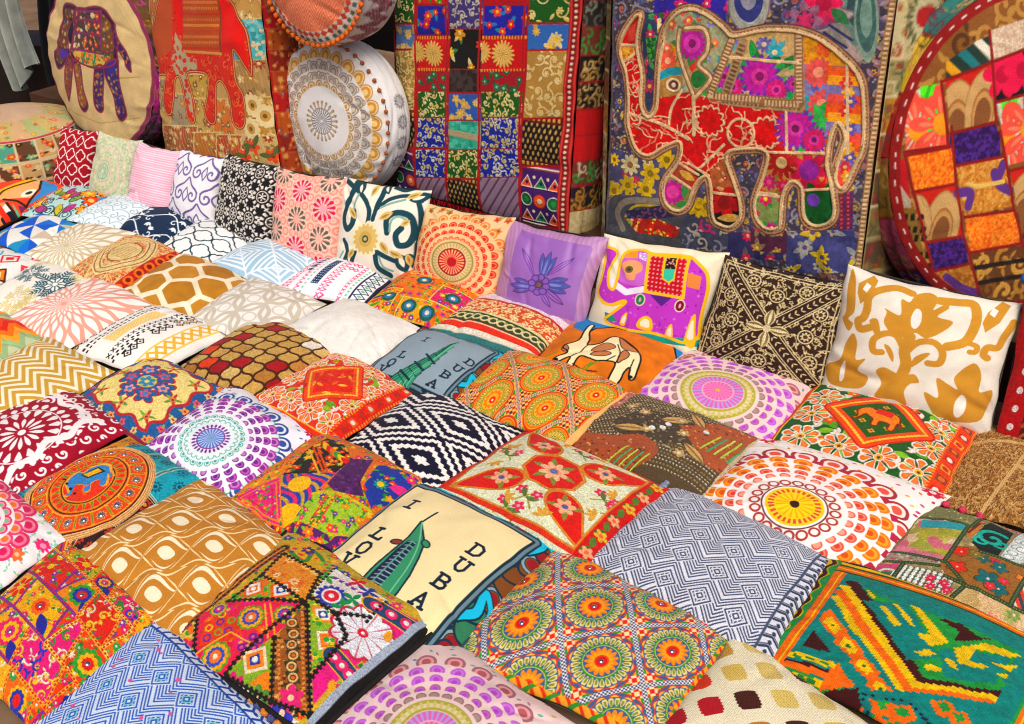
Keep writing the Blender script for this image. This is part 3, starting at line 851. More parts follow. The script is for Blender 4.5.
LET = {'I': [[(0, 0), (0, 1)], [(-.25, 0), (.25, 0)], [(-.25, 1), (.25, 1)]],
       'L': [[(-.2, 0), (-.2, 1)], [(-.4, 1), (.0, 1)], [(-.4, 0), (.4, 0)], [(.4, 0), (.4, .25)]],
       'O': [[(-.35, .25), (-.35, .75), (-.15, 1), (.15, 1), (.35, .75), (.35, .25), (.15, 0), (-.15, 0), (-.35, .25)]],
       'V': [[(-.35, 1), (0, 0), (.35, 1)], [(-.52, 1), (-.18, 1)], [(.18, 1), (.52, 1)]],
       'E': [[(-.3, 0), (-.3, 1)], [(-.45, 1), (.35, 1), (.35, .8)], [(-.45, 0), (.35, 0), (.35, .2)], [(-.3, .5), (.15, .5)]],
       'D': [[(-.3, 0), (-.3, 1)], [(-.45, 1), (.1, 1), (.38, .75), (.38, .25), (.1, 0), (-.45, 0)]],
       'U': [[(-.32, 1), (-.32, .25), (-.12, 0), (.12, 0), (.32, .25), (.32, 1)], [(-.5, 1), (-.14, 1)], [(.14, 1), (.5, 1)]],
       'B': [[(-.3, 0), (-.3, 1)], [(-.45, 1), (.15, 1), (.33, .85), (.33, .65), (.15, .52), (-.3, .52)], [(.15, .52), (.38, .38), (.38, .15), (.18, 0), (-.45, 0)]],
       'A': [[(-.38, 0), (0, 1), (.38, 0)], [(-.2, .35), (.2, .35)], [(-.52, 0), (-.2, 0)], [(.2, 0), (.52, 0)]]}
def letter(c, ch, x, y, h, col, w=.17):
    for P in LET[ch]:
        c.line([(x + a * h, y + (b - .5) * h) for a, b in P], w * h, col)
def pat_dubai(c, field, lcol, lets, hh, f, sail):
    """Framed field with stacked lettering on both sides and a tower between."""
    nv = '#17303e'
    c.rect(-1, 1, -1, 1, '#6f8088')
    g = c.rng
    edge = [(t, s_) for t in np.linspace(-.95, .95, 10) for s_ in (-1, 1)]
    for k, (t, s_) in enumerate(edge):
        for x, y in ((t, s_ * .92), (s_ * .92, t)):
            r_ = g.uniform(0, 3)
            c.disc(x, y, .19, nv, .12, r_); c.disc(x, y, .165, g.choice(('#7a4a22', '#8f1d28', '#2f6f52', '#55686f', '#7a4a22', '#3a7a5a')), .095, r_)
            if k % 3 == 0:
                c.ring(x, y, .1, .05, nv); c.ring(x, y, .1, .03, '#8da2a9'); c.disc(x, y, .06, '#8f1d28')
    for P in ([(.78, .62), (.84, .8), (.78, .9), (.95, .84), (1, .7)], [(.78, -.5), (.9, -.35), (.84, -.12), (.97, -.2), (1, -.3)], [(-.6, .88), (-.3, .97), (0, .9)], [(.2, .92), (.45, .97), (.7, .9)], [(-.95, .2), (-.9, .5), (-.97, .7)]):
        c.line(P, .15, nv, sm=True, taper=True); c.line(P, .105, '#22b9d6', sm=True, taper=True)
    c.rect(-1, 1, -1, -.93, '#55686f')
    F_ = rc(*f)
    c.line(F_, .16, nv, True); c.line(F_, .115, '#70878f', True); c.line(F_, .035, nv, True); c.poly(F_, field); c.line(F_, .025, nv, True)
    for ch, q in lets:
        x, y = c.px([q])[0]
        letter(c, ch, x, y, hh, lcol, .2)
    if sail:
        p = lambda P: c.px(P, (300, 470), 3.938)
        out = [(475, 205), (425, 262), (370, 310), (310, 365), (255, 420), (190, 490), (120, 570), (250, 650), (330, 555), (385, 485), (430, 420), (465, 350), (487, 290)]
        c.line(p([(475, 210), (540, 173)]), .024, nv)
        c.poly(p(out), '#3f8f68'); c.line(p(out), .022, nv, True)
        inn = [(425, 278), (380, 312), (330, 365), (270, 425), (200, 500), (150, 575), (225, 600), (290, 480), (350, 420), (410, 340), (455, 288)]
        c.poly(p(inn), '#1d2a44'); c.line(p(inn), .012, nv, True)
        for k in range(19):
            t = k / 18
            a = np.array([420 - 260 * t, 282 + 262 * t]); b = np.array([452 - 215 * t, 292 + 272 * t])
            m = a * .5 + b * .5 + np.array([4, -6])
            c.line(p([a + (4, 0), m]), .016, '#a08ab0'); c.line(p([m + (2, 3), b]), .014, '#8fb0b4')
        c.line(p([(440, 282), (330, 395), (190, 560)]), .018, '#5aa882', sm=True)
        c.line(p([(478, 210), (462, 300), (420, 390), (350, 490)]), .016, '#7cc09a', sm=True)
        for (q, a_, col) in (((377, 283), .3, '#8a4038'), ((492, 293), -.5, '#3f8f68')):
            x, y = p([q])[0]; c.disc(x, y, .075, nv, .045, a_); c.disc(x, y, .056, col, .028, a_)
    else:
        p = lambda P: c.px(P, (330, 340), 3.62)
        c.line(p([(395, 45), (440, 22)]), .03, nv)
        for k, (a, w) in enumerate(((.0, 62), (.2, 52), (.38, 42), (.55, 32), (.7, 23), (.83, 15), (.93, 8))):
            base = np.array([215, 165]) + np.array([200, -128]) * a
            d = np.array([.55, .83]) * w * .55
            tip = base + np.array([200, -128]) * .3
            P = [base - d, tip - d * .85, tip + d * .85, base + d]
            c.poly(p(P), nv); m = np.mean(P, 0); c.poly(p(m + (np.array(P) - m) * .9), '#3c8f6e')
            for t in (-.6, -.25, .15, .5):
                c.line(p([base + d * t, tip + d * t * .9]), .014, ('#17503f', '#7cc0a0')[t > 0])
        for q in ((265, 122), (318, 92), (360, 66)):
            c.line(p([(q[0] - 14, q[1] - 16), (q[0] + 14, q[1] + 18)]), .045, '#17303e')
def pat_grey_city(c):
    pat_dubai(c, '#95a5ae', '#142b3c', list(zip('ILOVEDUBAI', ((425, 340), (402, 354), (391, 361), (382, 368), (371, 376), (469, 361), (457, 368), (445, 375), (432, 383), (420, 391)))), .17, (-.84, .72, -.92, .8), False)
def pat_cream_city(c):
    pat_dubai(c, '#f4e2b2', '#15283a', list(zip('ILOVEDUBAI', ((411, 506), (378, 534), (363, 549), (347, 562), (332, 576), (476, 552), (461, 567), (441, 583), (420, 601), (402, 615)))), .165, (-.86, .74, -.92, .8), True)
def pat_orange_rosettes(c):
    c.rect(-1, 1, -1, 1, '#e9a33c')
    lx, ly, ix, iy = c.lattice((544, 409), (594, 397), (540, 379))[:4]
    q, a = np.hypot(lx, ly), np.arctan2(ly, lx)
    ck = (np.maximum(np.abs(lx), np.abs(ly)) > .28) & (np.abs(lx) + np.abs(ly) > .62)
    kx, ky = np.floor(lx * 16), np.floor(ly * 16)
    c.put(ck, '#f0bb62'); c.put(ck & (((kx + ky) % 2) == 0), '#b3281c'); c.put(ck & (((kx + ky) % 2) == 0) & ((kx % 4) == 1), '#4a2a4c')
    c.put(q < .44, '#e9a33c'); c.put(np.abs(q - .43) < .015, '#c23a1c'); c.put(np.abs(q - .39) < .012, '#dd6a1c')
    pet = np.abs((a / (2 * math.pi) * 26) % 1 - .5)
    c.put((q > .25) & (q < .37) & (pet < .36), '#7b8a34'); c.put((q > .27) & (q < .34) & (pet < .16), '#f0d080')
    c.put(q < .24, '#8b9a3c'); c.put(q < .215, '#f0b03a')
    s_ = .2 * (.75 + .25 * np.abs(np.cos(a * 6)))
    c.put(q < s_, '#ec7a1c'); c.put(q < .13, '#f2a52c'); c.put(q < .07, '#c8281c'); c.put(q < .025, '#f1d7b0')
    e = np.maximum(np.abs(lx), np.abs(ly))
    c.put(e > .462, '#e8c890'); c.put((e > .472) & (((np.minimum(np.abs(lx), np.abs(ly)) * 30) % 1) < .5), '#6a3a78')
    tr = (np.abs(lx) + np.abs(ly) > .56) & (np.abs(np.abs(lx) - np.abs(ly)) > .2) & (e < .46) & (q > .45)
    c.put(tr, '#3f8a34')
    c.rect(.9, 1, -1, 1, '#e6b878'); c.rect(-1, 1, .93, 1, '#e2a050')
def pat_brown_beads(c):
    c.rect(-1, 1, -1, 1, '#54401f')
    g = c.rng
    for k in range(30):
        y = -1 + k * .07
        P = [(x, y + .2 * math.sin(1.6 * x + 1) + .15 * x) for x in np.linspace(-1, 1, 18)]
        c.line(P, .03, ('#d0c4a4', '#9a8250', '#e4dcc6')[k % 3], dash=.045)
    c.disc(-.05, .0, .6, '#45341d', .36, .5)
    c.speck(rc(-.6, .6, -.4, .5), ('#8a7850', '#241a10', '#c2b690'), 260, .016)
    c.poly([(-1, -1), (-.1, -1), (.2, -.55), (-.1, -.3), (-.5, -.5), (-1, -.6)], '#a34f1a', True); c.poly([(.15, .2), (.45, .75), (1, 1), (1, -.2), (.75, -.3)], '#a8521c')
    c.speck(np.array([(.15, .2), (.45, .75), (1, 1), (1, -.2), (.75, -.3)]), ('#d99a5c', '#6a2c10'), 110, .018); c.speck(rc(-.9, .1, -1, -.45), ('#d99a5c', '#6a2c10'), 70, .018)
    for x, y, a in ((-.1, .15, .8), (-.55, -.3, .3), (.1, .7, -.8), (.35, -.1, -.5)):
        c.leaf(x, y, .42, .17, a, '#2c2012'); c.leaf(x, y, .42, .15, a, '#cfa868', '#8a6a3c')
    for x, y in ((.25, .1), (-.35, .2), (.4, -.35), (-.15, -.15), (.1, .35), (-.6, .3)):
        c.flower(x, y, .085, 5, '#c7a468', '#efe3c8', .35)
    for x, y in ((0, 0), (.02, .12), (.45, .35), (-.1, -.1)):
        c.disc(x, y, .045, '#f3f0ea')
    for k in range(5):
        c.line([(.55 + k * .09, -.05 + k * .02), (.62 + k * .08, .42 + k * .05)], .03, ('#b9d24a', '#3fa06a', '#d8dc6a')[k % 3])
        c.line([(-.3 + k * .08, -.95), (-.2 + k * .08, -.62)], .028, ('#c5d84e', '#49a85e')[k % 2])
    c.rect(.93, 1, -1, 1, '#cdb898'); c.rect(-1, -.8, .25, 1, '#c7776a'); c.speck(rc(-1, -.8, .25, 1), ('#e8c4b0', '#8a4038'), 60, .02); c.rect(-1, -.85, -1, -.8, '#191410')
def pat_orange_mandala(c):
    x, y = c.px([(789, 505)])[0]
    for px, py in c.jit(-1, 1, -1, 1, .14):
        c.leaf(px, py, .06, .035, c.rng.uniform(0, 6), c.rng.choice(('#eab43c', '#e0852c', '#c8386a', '#f0c860')))
    for sx, sy in ((.86, .86), (-.86, .86), (.86, -.86), (-.86, -.86)):
        c.flower(sx, sy, .12, 8, '#c62a4c', '#f3d8d0', .3)
    c.disc(x, y, 1.16, '#f8f2ee')
    o, p = '#e88422', '#d9604c'
    fan_mandala(c, x, y, None, [], [
        (1.06, 22, .14, ('#a33a40', '#f5e6e0', '#de6250')), (.98, 22, .06, ('#b0304c', '#b0304c', None), math.pi / 22), (.89, 22, .098, (o, '#f0a83c', '#d86a1c')),
        (.77, 22, .084, (o, '#ec9630', '#cf5a1c')), (.65, 22, .07, (p, '#ec9078', '#d04a3a')), (.55, 22, .055, (p, '#f0a890', None))])
    c.disc(x, y, .48, '#f8efe8')
    for k in range(20):
        a = k * math.pi / 10
        c.ring(x + .41 * math.cos(a), y + .41 * math.sin(a), .05, .024, '#a8443c')
    c.ring(x, y, .335, .018, '#6a3a44')
    c.disc(x, y, .3, '#f4c81e'); c.ring(x, y, .24, .06, '#cf5a34'); c.petals(x, y, .21, .27, 28, '#f4cc50', .45, 0, 'ray'); c.disc(x, y, .19, '#f6cf22'); c.petals(x, y, .04, .19, 16, '#eaa81c', .35, 0, 'ray'); c.disc(x, y, .05, '#3a2018', .05)
def patch_paint(c, cols, seed=0):
    g = random.Random(seed)
    for x, y in c.jit(-1, 1, -1, 1, .13, .4):
        c.disc(x, y, .13, g.choice(cols), .07, g.uniform(0, 3))
def pat_green_patchwork(c):
    p = lambda P: c.px(P, (850, 490), 4.83)
    c.floral(rc(-1, 1, -1, 1), '#9a8a5e', ('#c85a78', '#b8b07a', '#d8c8a8', '#5a7a5c'), ('#6a7a4c', '#a8a070'), .12)
    g = '#4c5c3a'
    P = p([(390, 75), (630, 130), (540, 165), (330, 120)]); c.poly(p([(345, 60), (640, 115), (560, 160), (320, 130)]), '#8a8a5c'); c.speck(p([(345, 60), (640, 115), (560, 160), (320, 130)]), ('#cfc79a', '#5a6038', '#a8a070'), 140, .012)
    P = p([(320, 135), (545, 165), (440, 310), (200, 280)]); c.poly(P, '#c9bd6a'); c.fillp(P, lambda q: patch_paint(q, ('#d87a8a', '#b8b048', '#e3c9a8', '#a8a84a'), 4))
    c.fillp(p([(340, 135), (545, 165), (530, 185), (330, 165)]), lambda q: q.rect(-1, 1, -1, 1, '#3aa0a8')); c.poly(p([(230, 250), (440, 300), (430, 315), (200, 282)]), '#dd8a98')
    c.poly(p([(190, 285), (430, 315), (390, 350), (150, 330)]), '#a99a84'); c.speck(p([(190, 285), (430, 315), (390, 350), (150, 330)]), ('#d8d0c0', '#6a7a58', '#c0607a'), 90, .014)
    c.poly(p([(120, 345), (235, 340), (170, 430), (70, 410)]), '#c85a78'); c.line(p([(110, 400), (150, 370), (195, 375), (165, 415), (120, 415)]), .03, '#d9ead8', True, True); c.line(p([(125, 400), (150, 385), (175, 388)]), .04, '#2f7a5c')
    Q = p([(240, 345), (480, 400), (380, 560), (160, 450)]); c.poly(Q, '#5a6a4c')
    for i in range(9):
        for j in range(9):
            a, b = (i + .5) / 9, (j + .5) / 9
            q = (Q[0] * (1 - a) + Q[1] * a) * (1 - b) + (Q[3] * (1 - a) + Q[2] * a) * b
            c.disc(q[0], q[1], .024, '#f0efe8')
    c.poly(p([(215, 440), (250, 430), (400, 490), (370, 505)]), '#5aa878', True)
    for q in ((360, 405), (355, 445), (420, 430), (428, 465), (225, 488)):
        c.flower(*p([q])[0], .055, 7, '#d22e52', '#f0a0b0', .25)
    P = p([(400, 340), (500, 250), (600, 260), (840, 360), (740, 535), (560, 470), (430, 390)]); c.poly(P, '#9c6a30')
    for q, r, col in (((485, 350), .1, '#d8321e'), ((510, 275), .09, '#d8321e'), ((630, 410), .13, '#1d6a6c'), ((680, 460), .1, '#1d6a6c'), ((640, 445), .06, '#e03a4c'), ((710, 420), .06, '#e03a4c'), ((668, 325), .06, '#e2305c'), ((690, 350), .09, '#1d6f70'), ((610, 310), .08, '#22686a'), ((800, 400), .06, '#e8862c'), ((575, 290), .08, '#8a7a2c')):
        x, y = p([q])[0]; c.flower(x, y, r * 1.15, 5, '#5c4a22', None); c.flower(x, y, r, 5, col, '#f0d8c0', .14)
    P = p([(560, 235), (600, 170), (650, 145), (760, 190), (680, 300), (600, 275)]); c.poly(P, '#14231f')
    c.spiral(*p([(660, 215)])[0], .19, 1, 1.2, .055, '#1cae9c'); c.spiral(*p([(610, 225)])[0], .1, 2, 1, .04, '#25b8a6'); c.spiral(*p([(700, 240)])[0], .09, 4, 1, .04, '#1cae9c')
    c.poly(p([(535, 180), (600, 140), (615, 165), (545, 225)]), '#c0823c'); c.line(p([(545, 190), (600, 150)]), .03, '#7a2f1c')
    P = p([(770, 205), (860, 170), (900, 300), (780, 330), (690, 300)]); c.poly(P, '#d9e0da')
    for q in ((790, 225), (775, 250), (755, 275), (735, 295), (830, 205), (820, 235), (800, 262)):
        c.disc(*p([q])[0], .06, '#8aa098', .045, .6); c.disc(*p([q])[0], .05, '#f3f3ee', .035, .6)
    P = p([(840, 390), (900, 400), (900, 620), (760, 560), (750, 530)]); c.poly(P, '#d8482a'); c.fillp(P, lambda q: q.stripes(.6, .16, ('#3a4a50', None, '#e8d8c0', None)))
    P = p([(520, 450), (760, 560), (900, 620), (900, 900), (380, 580), (430, 490)]); c.poly(P, '#cdb684')
    c.fillp(P, lambda q: patch_paint(q, ('#d8b88c', '#c9ab74', '#e0c49a', '#cfb680'), 9))
    for q, col in (((510, 600), '#dd9080'), ((530, 590), '#e6a898'), ((640, 610), '#d8937c'), ((740, 600), '#a9b06a'), ((760, 590), '#8a9a50'), ((650, 660), '#8fa058'), ((720, 675), '#98a85c')):
        c.flower(*p([q])[0], .075, 6, col, '#efe0c8', .25)
    for L in ([(320, 128), (560, 165), (640, 120)], [(545, 165), (430, 320), (520, 440), (370, 570)], [(200, 282), (430, 325)], [(160, 330), (400, 345)], [(240, 340), (160, 450)], [(430, 395), (520, 440), (760, 555), (900, 610)], [(600, 275), (900, 375)], [(840, 370), (740, 540)], [(60, 420), (160, 450), (380, 570)]):
        c.line(p(L), .05, '#35442a'); c.line(p(L), .02, '#6d7a52', dash=.03)

# ---- third lying row
def pat_bright_diamonds(c):
    lx, ly, ix, iy = c.tile(.7, .7, True)
    d = np.abs(lx) + np.abs(ly)
    k = (ix * 3 + iy * 5) % 4
    for a, (c1, c2, c3) in enumerate((('#d8203c', '#f3e6dc', '#d8203c'), ('#3fb0b6', '#f6f2ea', '#2a8f98'), ('#5a2a1c', '#ec8a1e', '#f2e0b0'), ('#f0efe9', '#e24a5a', '#f3d0cc'))):
        c.put((k == a) & (d < .47), c1); c.put((k == a) & (d < .36), c2); c.put((k == a) & (d < .2), c3)
def feather_burst(c, x, y, r, col, n=8):
    for k in range(n):
        a = k * 2 * math.pi / n
        L = r * (1 if k % 2 else .8)
        c.line([(x + .12 * r * math.cos(a), y + .12 * r * math.sin(a)), (x + L * math.cos(a), y + L * math.sin(a))], .05 * r, col)
        for t in (.35, .5, .65, .8):
            for s_ in (-1, 1):
                c.leaf(x + t * L * math.cos(a), y + t * L * math.sin(a), .3 * r, .075 * r, a + s_ * .8, col)
def pat_teal_feather(c):
    feather_burst(c, *c.px([(52, 285)])[0], .62, '#2c5a68', 10); feather_burst(c, *c.px([(28, 274)])[0], .45, '#2c5a68')
    feather_burst(c, *c.px([(14, 300)])[0], .5, '#d9c88c'); feather_burst(c, -.8, .8, .4, '#d9c88c'); feather_burst(c, .8, -.75, .45, '#d4c184'); feather_burst(c, .85, .85, .35, '#d9c88c')
def pat_gold_black_aztec(c):
    bk, gd, br = '#1c1816', '#e0b240', '#5a3a1e'
    def dia(x, y, a, b, cols):
        for f, col in zip((1, .62, .3), cols):
            c.poly([(x - a * f, y), (x, y - b * f), (x + a * f, y), (x, y + b * f)], col)
    Y = np.linspace(-.92, .92, 12)
    for y in np.linspace(-.9, .9, 10):
        dia(-.78, y, .08, .09, (bk, '#f4ece0', br)); dia(-.66, y + .09, .06, .07, (bk, '#f4ece0', None)) if False else None
    for y in np.linspace(-.9, .9, 20):
        c.rect(-.6, -.55, y - .03, y + .03, bk); c.rect(-.5, -.46, y - .045, y + .01, bk)
    c.rect(-.4, -.12, -.62, .55, '#efd07a')
    for y in np.linspace(-.58, .5, 12):
        for x in (-.34, -.26, -.18):
            dia(x, y, .035, .04, ('#f8f0dc', gd, None)[:2])
    for y in np.linspace(-.9, .9, 16):
        for s_ in (-1, 1):
            c.line([(.0 - .035, y - .035 * s_), (.0 + .035, y + .035 * s_)], .02, bk)
        c.rect(.08, .12, y - .03, y + .03, bk); c.rect(.13, .17, y - .07, y - .02, bk)
    for y in (-.75, -.6, -.45, -.1, .05, .2):
        dia(.3, y, .09, .09, (bk, '#f6f0e6', bk)); c.rect(.2, .24, y - .05, y + .05, bk)
    for y in (.45, .6, .75, .9):
        dia(.22, y, .08, .08, (br, '#f2e3c4', br)); dia(.36, y - .07, .08, .08, (br, '#f2e3c4', br))
    for y in np.linspace(-.9, .9, 10):
        for s_ in (-1, 1):
            c.line([(.7 - .1, y - .1 * s_), (.7 + .1, y + .1 * s_)], .05, gd)
    c.line([(.56, -1), (.56, 1)], .035, '#eac76a'); c.line([(.84, -1), (.84, 1)], .035, '#eac76a')
    c.flower(-.93, -.95, .2, 8, '#eacb62'); c.flower(-.93, .9, .2, 8, '#eacb62')
def pat_brown_quatrefoil(c):
    T = .27
    gx, gy = c.X / T + .3, c.Y / T + .2
    gx, gy = gx + .07 * np.sin(2 * np.pi * gy), gy + .07 * np.sin(2 * np.pi * gx)
    ix, iy = np.floor(gx).astype(int), np.floor(gy).astype(int)
    fx, fy = np.abs(gx - ix - .5), np.abs(gy - iy - .5)
    h = (ix * 71 + iy * 37 + ix * iy * 13) % 17
    cols = ['#c6a15c'] * 7 + ['#b98f4a', '#d2b476', '#c08848', '#9a1522', '#a31a22', '#d24a20', '#ece2d4', '#c9a968', '#c39b58', '#b07c3c']
    for k in range(17):
        c.put((h == k) & (np.maximum(fx, fy) < .425), cols[k])
def pat_ikat(c):
    nv, w = '#17162e', '#f1ece4'
    n = 46
    Y = np.floor(c.Y * n) / n
    X = c.X + (np.floor(c.Y * n) % 2) * .03
    cu, cv = .98, .92
    i = np.floor((X + .1) / cu)
    b = (Y + .25) / cv + .5 * (i % 2)
    best = np.full(c.X.shape, 9.0)
    for di in (-1, 0, 1):
        a0 = (i + di + .5) * cu - .1
        v0 = (Y + .25) / cv + .5 * ((i + di) % 2)
        d = np.abs(X - a0) / cu + np.abs(v0 - np.floor(v0) - .5) / .5
        best = np.minimum(best, d)
    for t, col in ((9, nv), (.93, w), (.8, nv), (.62, w), (.46, nv), (.17, w)):
        c.put(best < t, col)
def pat_suzani(c):
    rd, gd, cr = '#d02318', '#cf8a34', '#e6e6c6'
    c.rect(-1, 1, -1, 1, cr)
    def lobe(P, cen):
        c.poly(P, gd, True); m = np.mean(P, 0); c.poly(m + (np.array(P) - m) * .86, rd, True)
        for k in range(4):
            c.leaf(cen[0], cen[1], .22, .07, k * 1.57 + .5, '#8a8a3c')
        c.flower(cen[0], cen[1], .13, 6, '#f0b48e', '#e8783c', .3, .4); c.disc(cen[0], cen[1], .035, '#5a6aa0')
    for sx, sy in ((-1, 1), (1, 1), (1, -1), (-1, -1)):
        lobe([(sx * a, sy * b) for a, b in ((.16, .3), (.32, .22), (.55, .3), (.7, .52), (.86, .86), (.56, .78), (.3, .66), (.16, .48))], (sx * .42, sy * .46))
    oc = np.array([(math.cos(R(22.5 + 45 * k)), math.sin(R(22.5 + 45 * k))) for k in range(8)]) * (.38, .38)
    c.poly(oc, gd); c.poly(oc * .88, rd)
    for k in range(6):
        c.leaf(0, 0, .28, .08, k * 1.047, '#8c8c40')
    c.flower(0, 0, .18, 8, '#f3bd98', '#ea9060', .35); c.disc(0, 0, .045, '#6a7ab0')
    for x, y in ((0, .62), (0, -.62), (.66, 0), (-.66, 0), (.12, .86), (-.86, .14), (.86, -.1), (-.1, -.86)):
        for k in (-1, 1):
            c.line([(x - .12 * k, y - .1), (x, y + .03), (x + .1 * k, y + .1)], .02, '#a8a050', sm=True)
            c.flower(x + .1 * k, y + .1, .075, 5, '#d8365c', '#f0a8b0', .3)
            c.leaf(x, y, .17, .06, 1.2 + k, '#5f7a3c')
    for x, y in ((.7, .2), (.2, .72), (-.2, -.72), (-.7, -.2), (.72, -.3), (-.3, .75), (.3, -.75), (-.75, .3)):
        for k in range(4):
            c.leaf(x, y, .13, .05, k * .8 + x * 3, '#d9a648')
    for w, col in ((.06, '#c07a34'),):
        c.line(rc(-.9, .82, -.92, .92), w, '#cf3c22', True); c.line(rc(-.86, .78, -.88, .88), .025, gd, True)
    c.rect(-1, -.92, -1, 1, '#c2301f'); c.rect(-1, 1, .94, 1, '#c9452a')
    c.rect(.8, 1, -1, 1, '#c41c16')
    for k, y in enumerate(np.linspace(-.82, .85, 6)):
        c.leaf(.9, y + .1, .16, .08, 1.8, '#5c7a34'); c.leaf(.9, y + .1, .16, .08, 4.2, '#4c6a2c'); c.flower(.9, y, .085, 5, ('#ecae86', '#e0b040')[k % 2], '#d8703c', .3)
def zig_diamonds(c, bg, ink, tint=None, flip=1):
    c.rect(-1, 1, -1, 1, bg)
    pr, ph, A = .37, .4, .21
    kk = np.abs(((c.X / pr) % 1) - .5) * 2
    Y = c.Y * flip
    t = ((Y + A * kk) / ph) % 1
    for a in (.02, .135, .25, .365, .48, .595, .71, .825):
        c.put((t > a) & (t < a + .058), ink)
    w = np.abs(((Y - .64 * ph) / ph) % 1 - .5) * ph + A * kk
    c.put(w < .158, bg)
    for r_, col in ((.14, ink), (.115, bg), (.092, ink), (.07, tint or bg), (.048, ink), (.024, bg)):
        c.put(w < r_, col)
    a_ = np.arctan2(((Y / ph) % 1) - .5, kk)
    c.put((w < .09) & (w > .07) & ((c.X / pr * 12 % 1) < .3), bg)
def pat_grey_zigzag(c):
    zig_diamonds(c, '#e2e3ea', '#474f68')
    c.rect(.82, 1, -1, 1, '#d9dbe2')
    for y in np.linspace(-.95, .95, 16):
        c.line([(.84, y - .05), (.91, y), (.98, y - .05)], .028, '#3c4458'); c.line([(.84, y - .02), (.91, y + .03), (.98, y - .02)], .012, '#3c4458')
        c.leaf(.91, y + .02, .06, .04, 1.57, '#3c4458')
    c.line([(.82, -1), (.82, 1)], .025, '#4a5268')
def pat_blue_zigzag(c):
    zig_diamonds(c, '#dfe9f6', '#2d5fb4', '#8fd0d8')
    c.speck(rc(-.9, .8, -.9, .9), ('#d86aa0',), 26, .02)
    c.rect(-1, 1, .82, 1, '#dde6f4')
    for x in np.linspace(-.95, .95, 18):
        c.line([(x - .05, .84), (x, .91), (x - .05, .98)], .026, '#2a4a94'); c.leaf(x, .91, .07, .04, 0, '#27498f')
    c.line([(-1, .82), (1, .82)], .025, '#2a4a94')
    c.rect(.84, 1, -1, 1, '#dde6f4')
    for y in np.linspace(-.95, .8, 16):
        c.line([(.86, y - .05), (.92, y), (.99, y - .05)], .026, '#2a4a94')
def pat_kilim(c):
    n = 44
    q = lambda v: np.floor(v * n) / n + .5 / n
    X0, Y0 = c.X, c.Y
    c.X, c.Y = q(X0), q(Y0)
    p = lambda P: c.px(P, (760, 550), 3.879)
    tl, gn, ye, og, br = '#0f7a72', '#258a3e', '#dcb610', '#dc6a14', '#3f1412'
    c.rect(-1, 1, -1, 1, gn)
    c.rect(-.86, .9, -.9, .88, tl)
    c.poly(p([(330, 150), (1000, 400), (900, 560), (640, 490)]), gn)
    for P, w, col in (([(350, 135), (460, 290), (612, 505), (900, 558)], .1, br), ([(318, 148), (418, 290), (585, 530), (890, 582)], .075, ye), ([(298, 165), (382, 290), (566, 550), (875, 600)], .075, og), ([(282, 185), (350, 290), (548, 570), (850, 618)], .06, ye)):
        c.line(p(P), w, col)
    c.poly(p([(390, 150), (440, 170), (700, 480), (960, 530), (900, 560), (620, 500)]), gn)
    c.poly(p([(390, 200), (560, 215), (680, 420), (560, 430)]), tl); c.poly(p([(680, 380), (960, 420), (900, 530), (700, 500)]), tl)
    for P in ([(400, 150), (430, 180), (440, 195), (420, 190)], [(450, 220), (480, 225), (535, 290), (510, 300)], [(500, 210), (520, 215), (590, 295), (575, 300)], [(570, 215), (610, 235), (720, 360), (650, 375), (590, 320), (650, 330)], [(580, 395), (640, 385), (680, 405), (620, 415)], [(620, 440), (700, 465), (690, 478), (630, 470)], [(700, 420), (740, 430), (760, 480), (720, 450)], [(740, 380), (860, 365), (1010, 415), (960, 425), (830, 385), (800, 430), (870, 460), (850, 470), (760, 440)], [(870, 440), (990, 455), (970, 475), (900, 455)], [(900, 490), (960, 495), (940, 510)]):
        c.poly(p(P), ye)
    for P in ([(670, 265), (770, 295), (830, 340), (890, 350), (830, 355), (740, 350), (760, 320)],):
        c.poly(p(P), br)
    for k, (x, y) in enumerate(((272, 288), (335, 368), (395, 452), (460, 540))):
        for f, col in ((1.35, og), (.8, ye), (.18, '#2a5a2a')):
            c.poly(p([(x - 46 * f, y - 16 * f), (x - 12 * f, y - 44 * f), (x + 46 * f, y + 16 * f), (x + 14 * f, y + 42 * f)]), col)
    c.poly(p([(200, 310), (270, 395), (150, 370)]), br); c.poly(p([(130, 375), (270, 410), (260, 430), (110, 395)]), tl)
    for y0, col in ((390, ye), (420, br), (430, og), (462, ye)):
        c.line(p([(110 - (y0 - 390) * .6, y0 + 10), (270 - (y0 - 390) * .6, y0 + 55)]), .07, col)
    for x, y in ((135, 408), (190, 420), (240, 440), (100, 470), (150, 490), (190, 505)):
        c.line(p([(x - 10, y - 4), (x + 10, y + 5)]), .03, '#2b7a34')
    c.poly(p([(290, 435), (360, 530), (210, 540)]), og)
    c.poly(p([(210, 545), (560, 550), (1000, 640), (1000, 760), (250, 700)]), tl)
    c.poly(p([(215, 545), (370, 535), (390, 600), (290, 590)]), br)
    for x, y in ((330, 610), (470, 590), (540, 620), (520, 660), (700, 610), (760, 650), (420, 620)):
        c.poly(p([(x - 60, y - 25), (x + 30, y - 15), (x + 60, y + 40), (x - 20, y + 40)]), og); c.poly(p([(x - 28, y - 14), (x + 18, y - 8), (x + 30, y + 18), (x - 8, y + 20)]), gn)
    for P in ([(390, 560), (570, 590)], [(390, 570), (440, 690)], [(570, 590), (660, 690)]):
        c.line(p(P), .05, '#15706e'); c.line(p(P), .02, '#0b2c30', dash=.05)
    c.X, c.Y = X0, Y0
    # woven border, waved
    for e, sgn in ((0, -1), (1, 1)):
        pass
    w = .02 * np.sin(c.Y * 26)
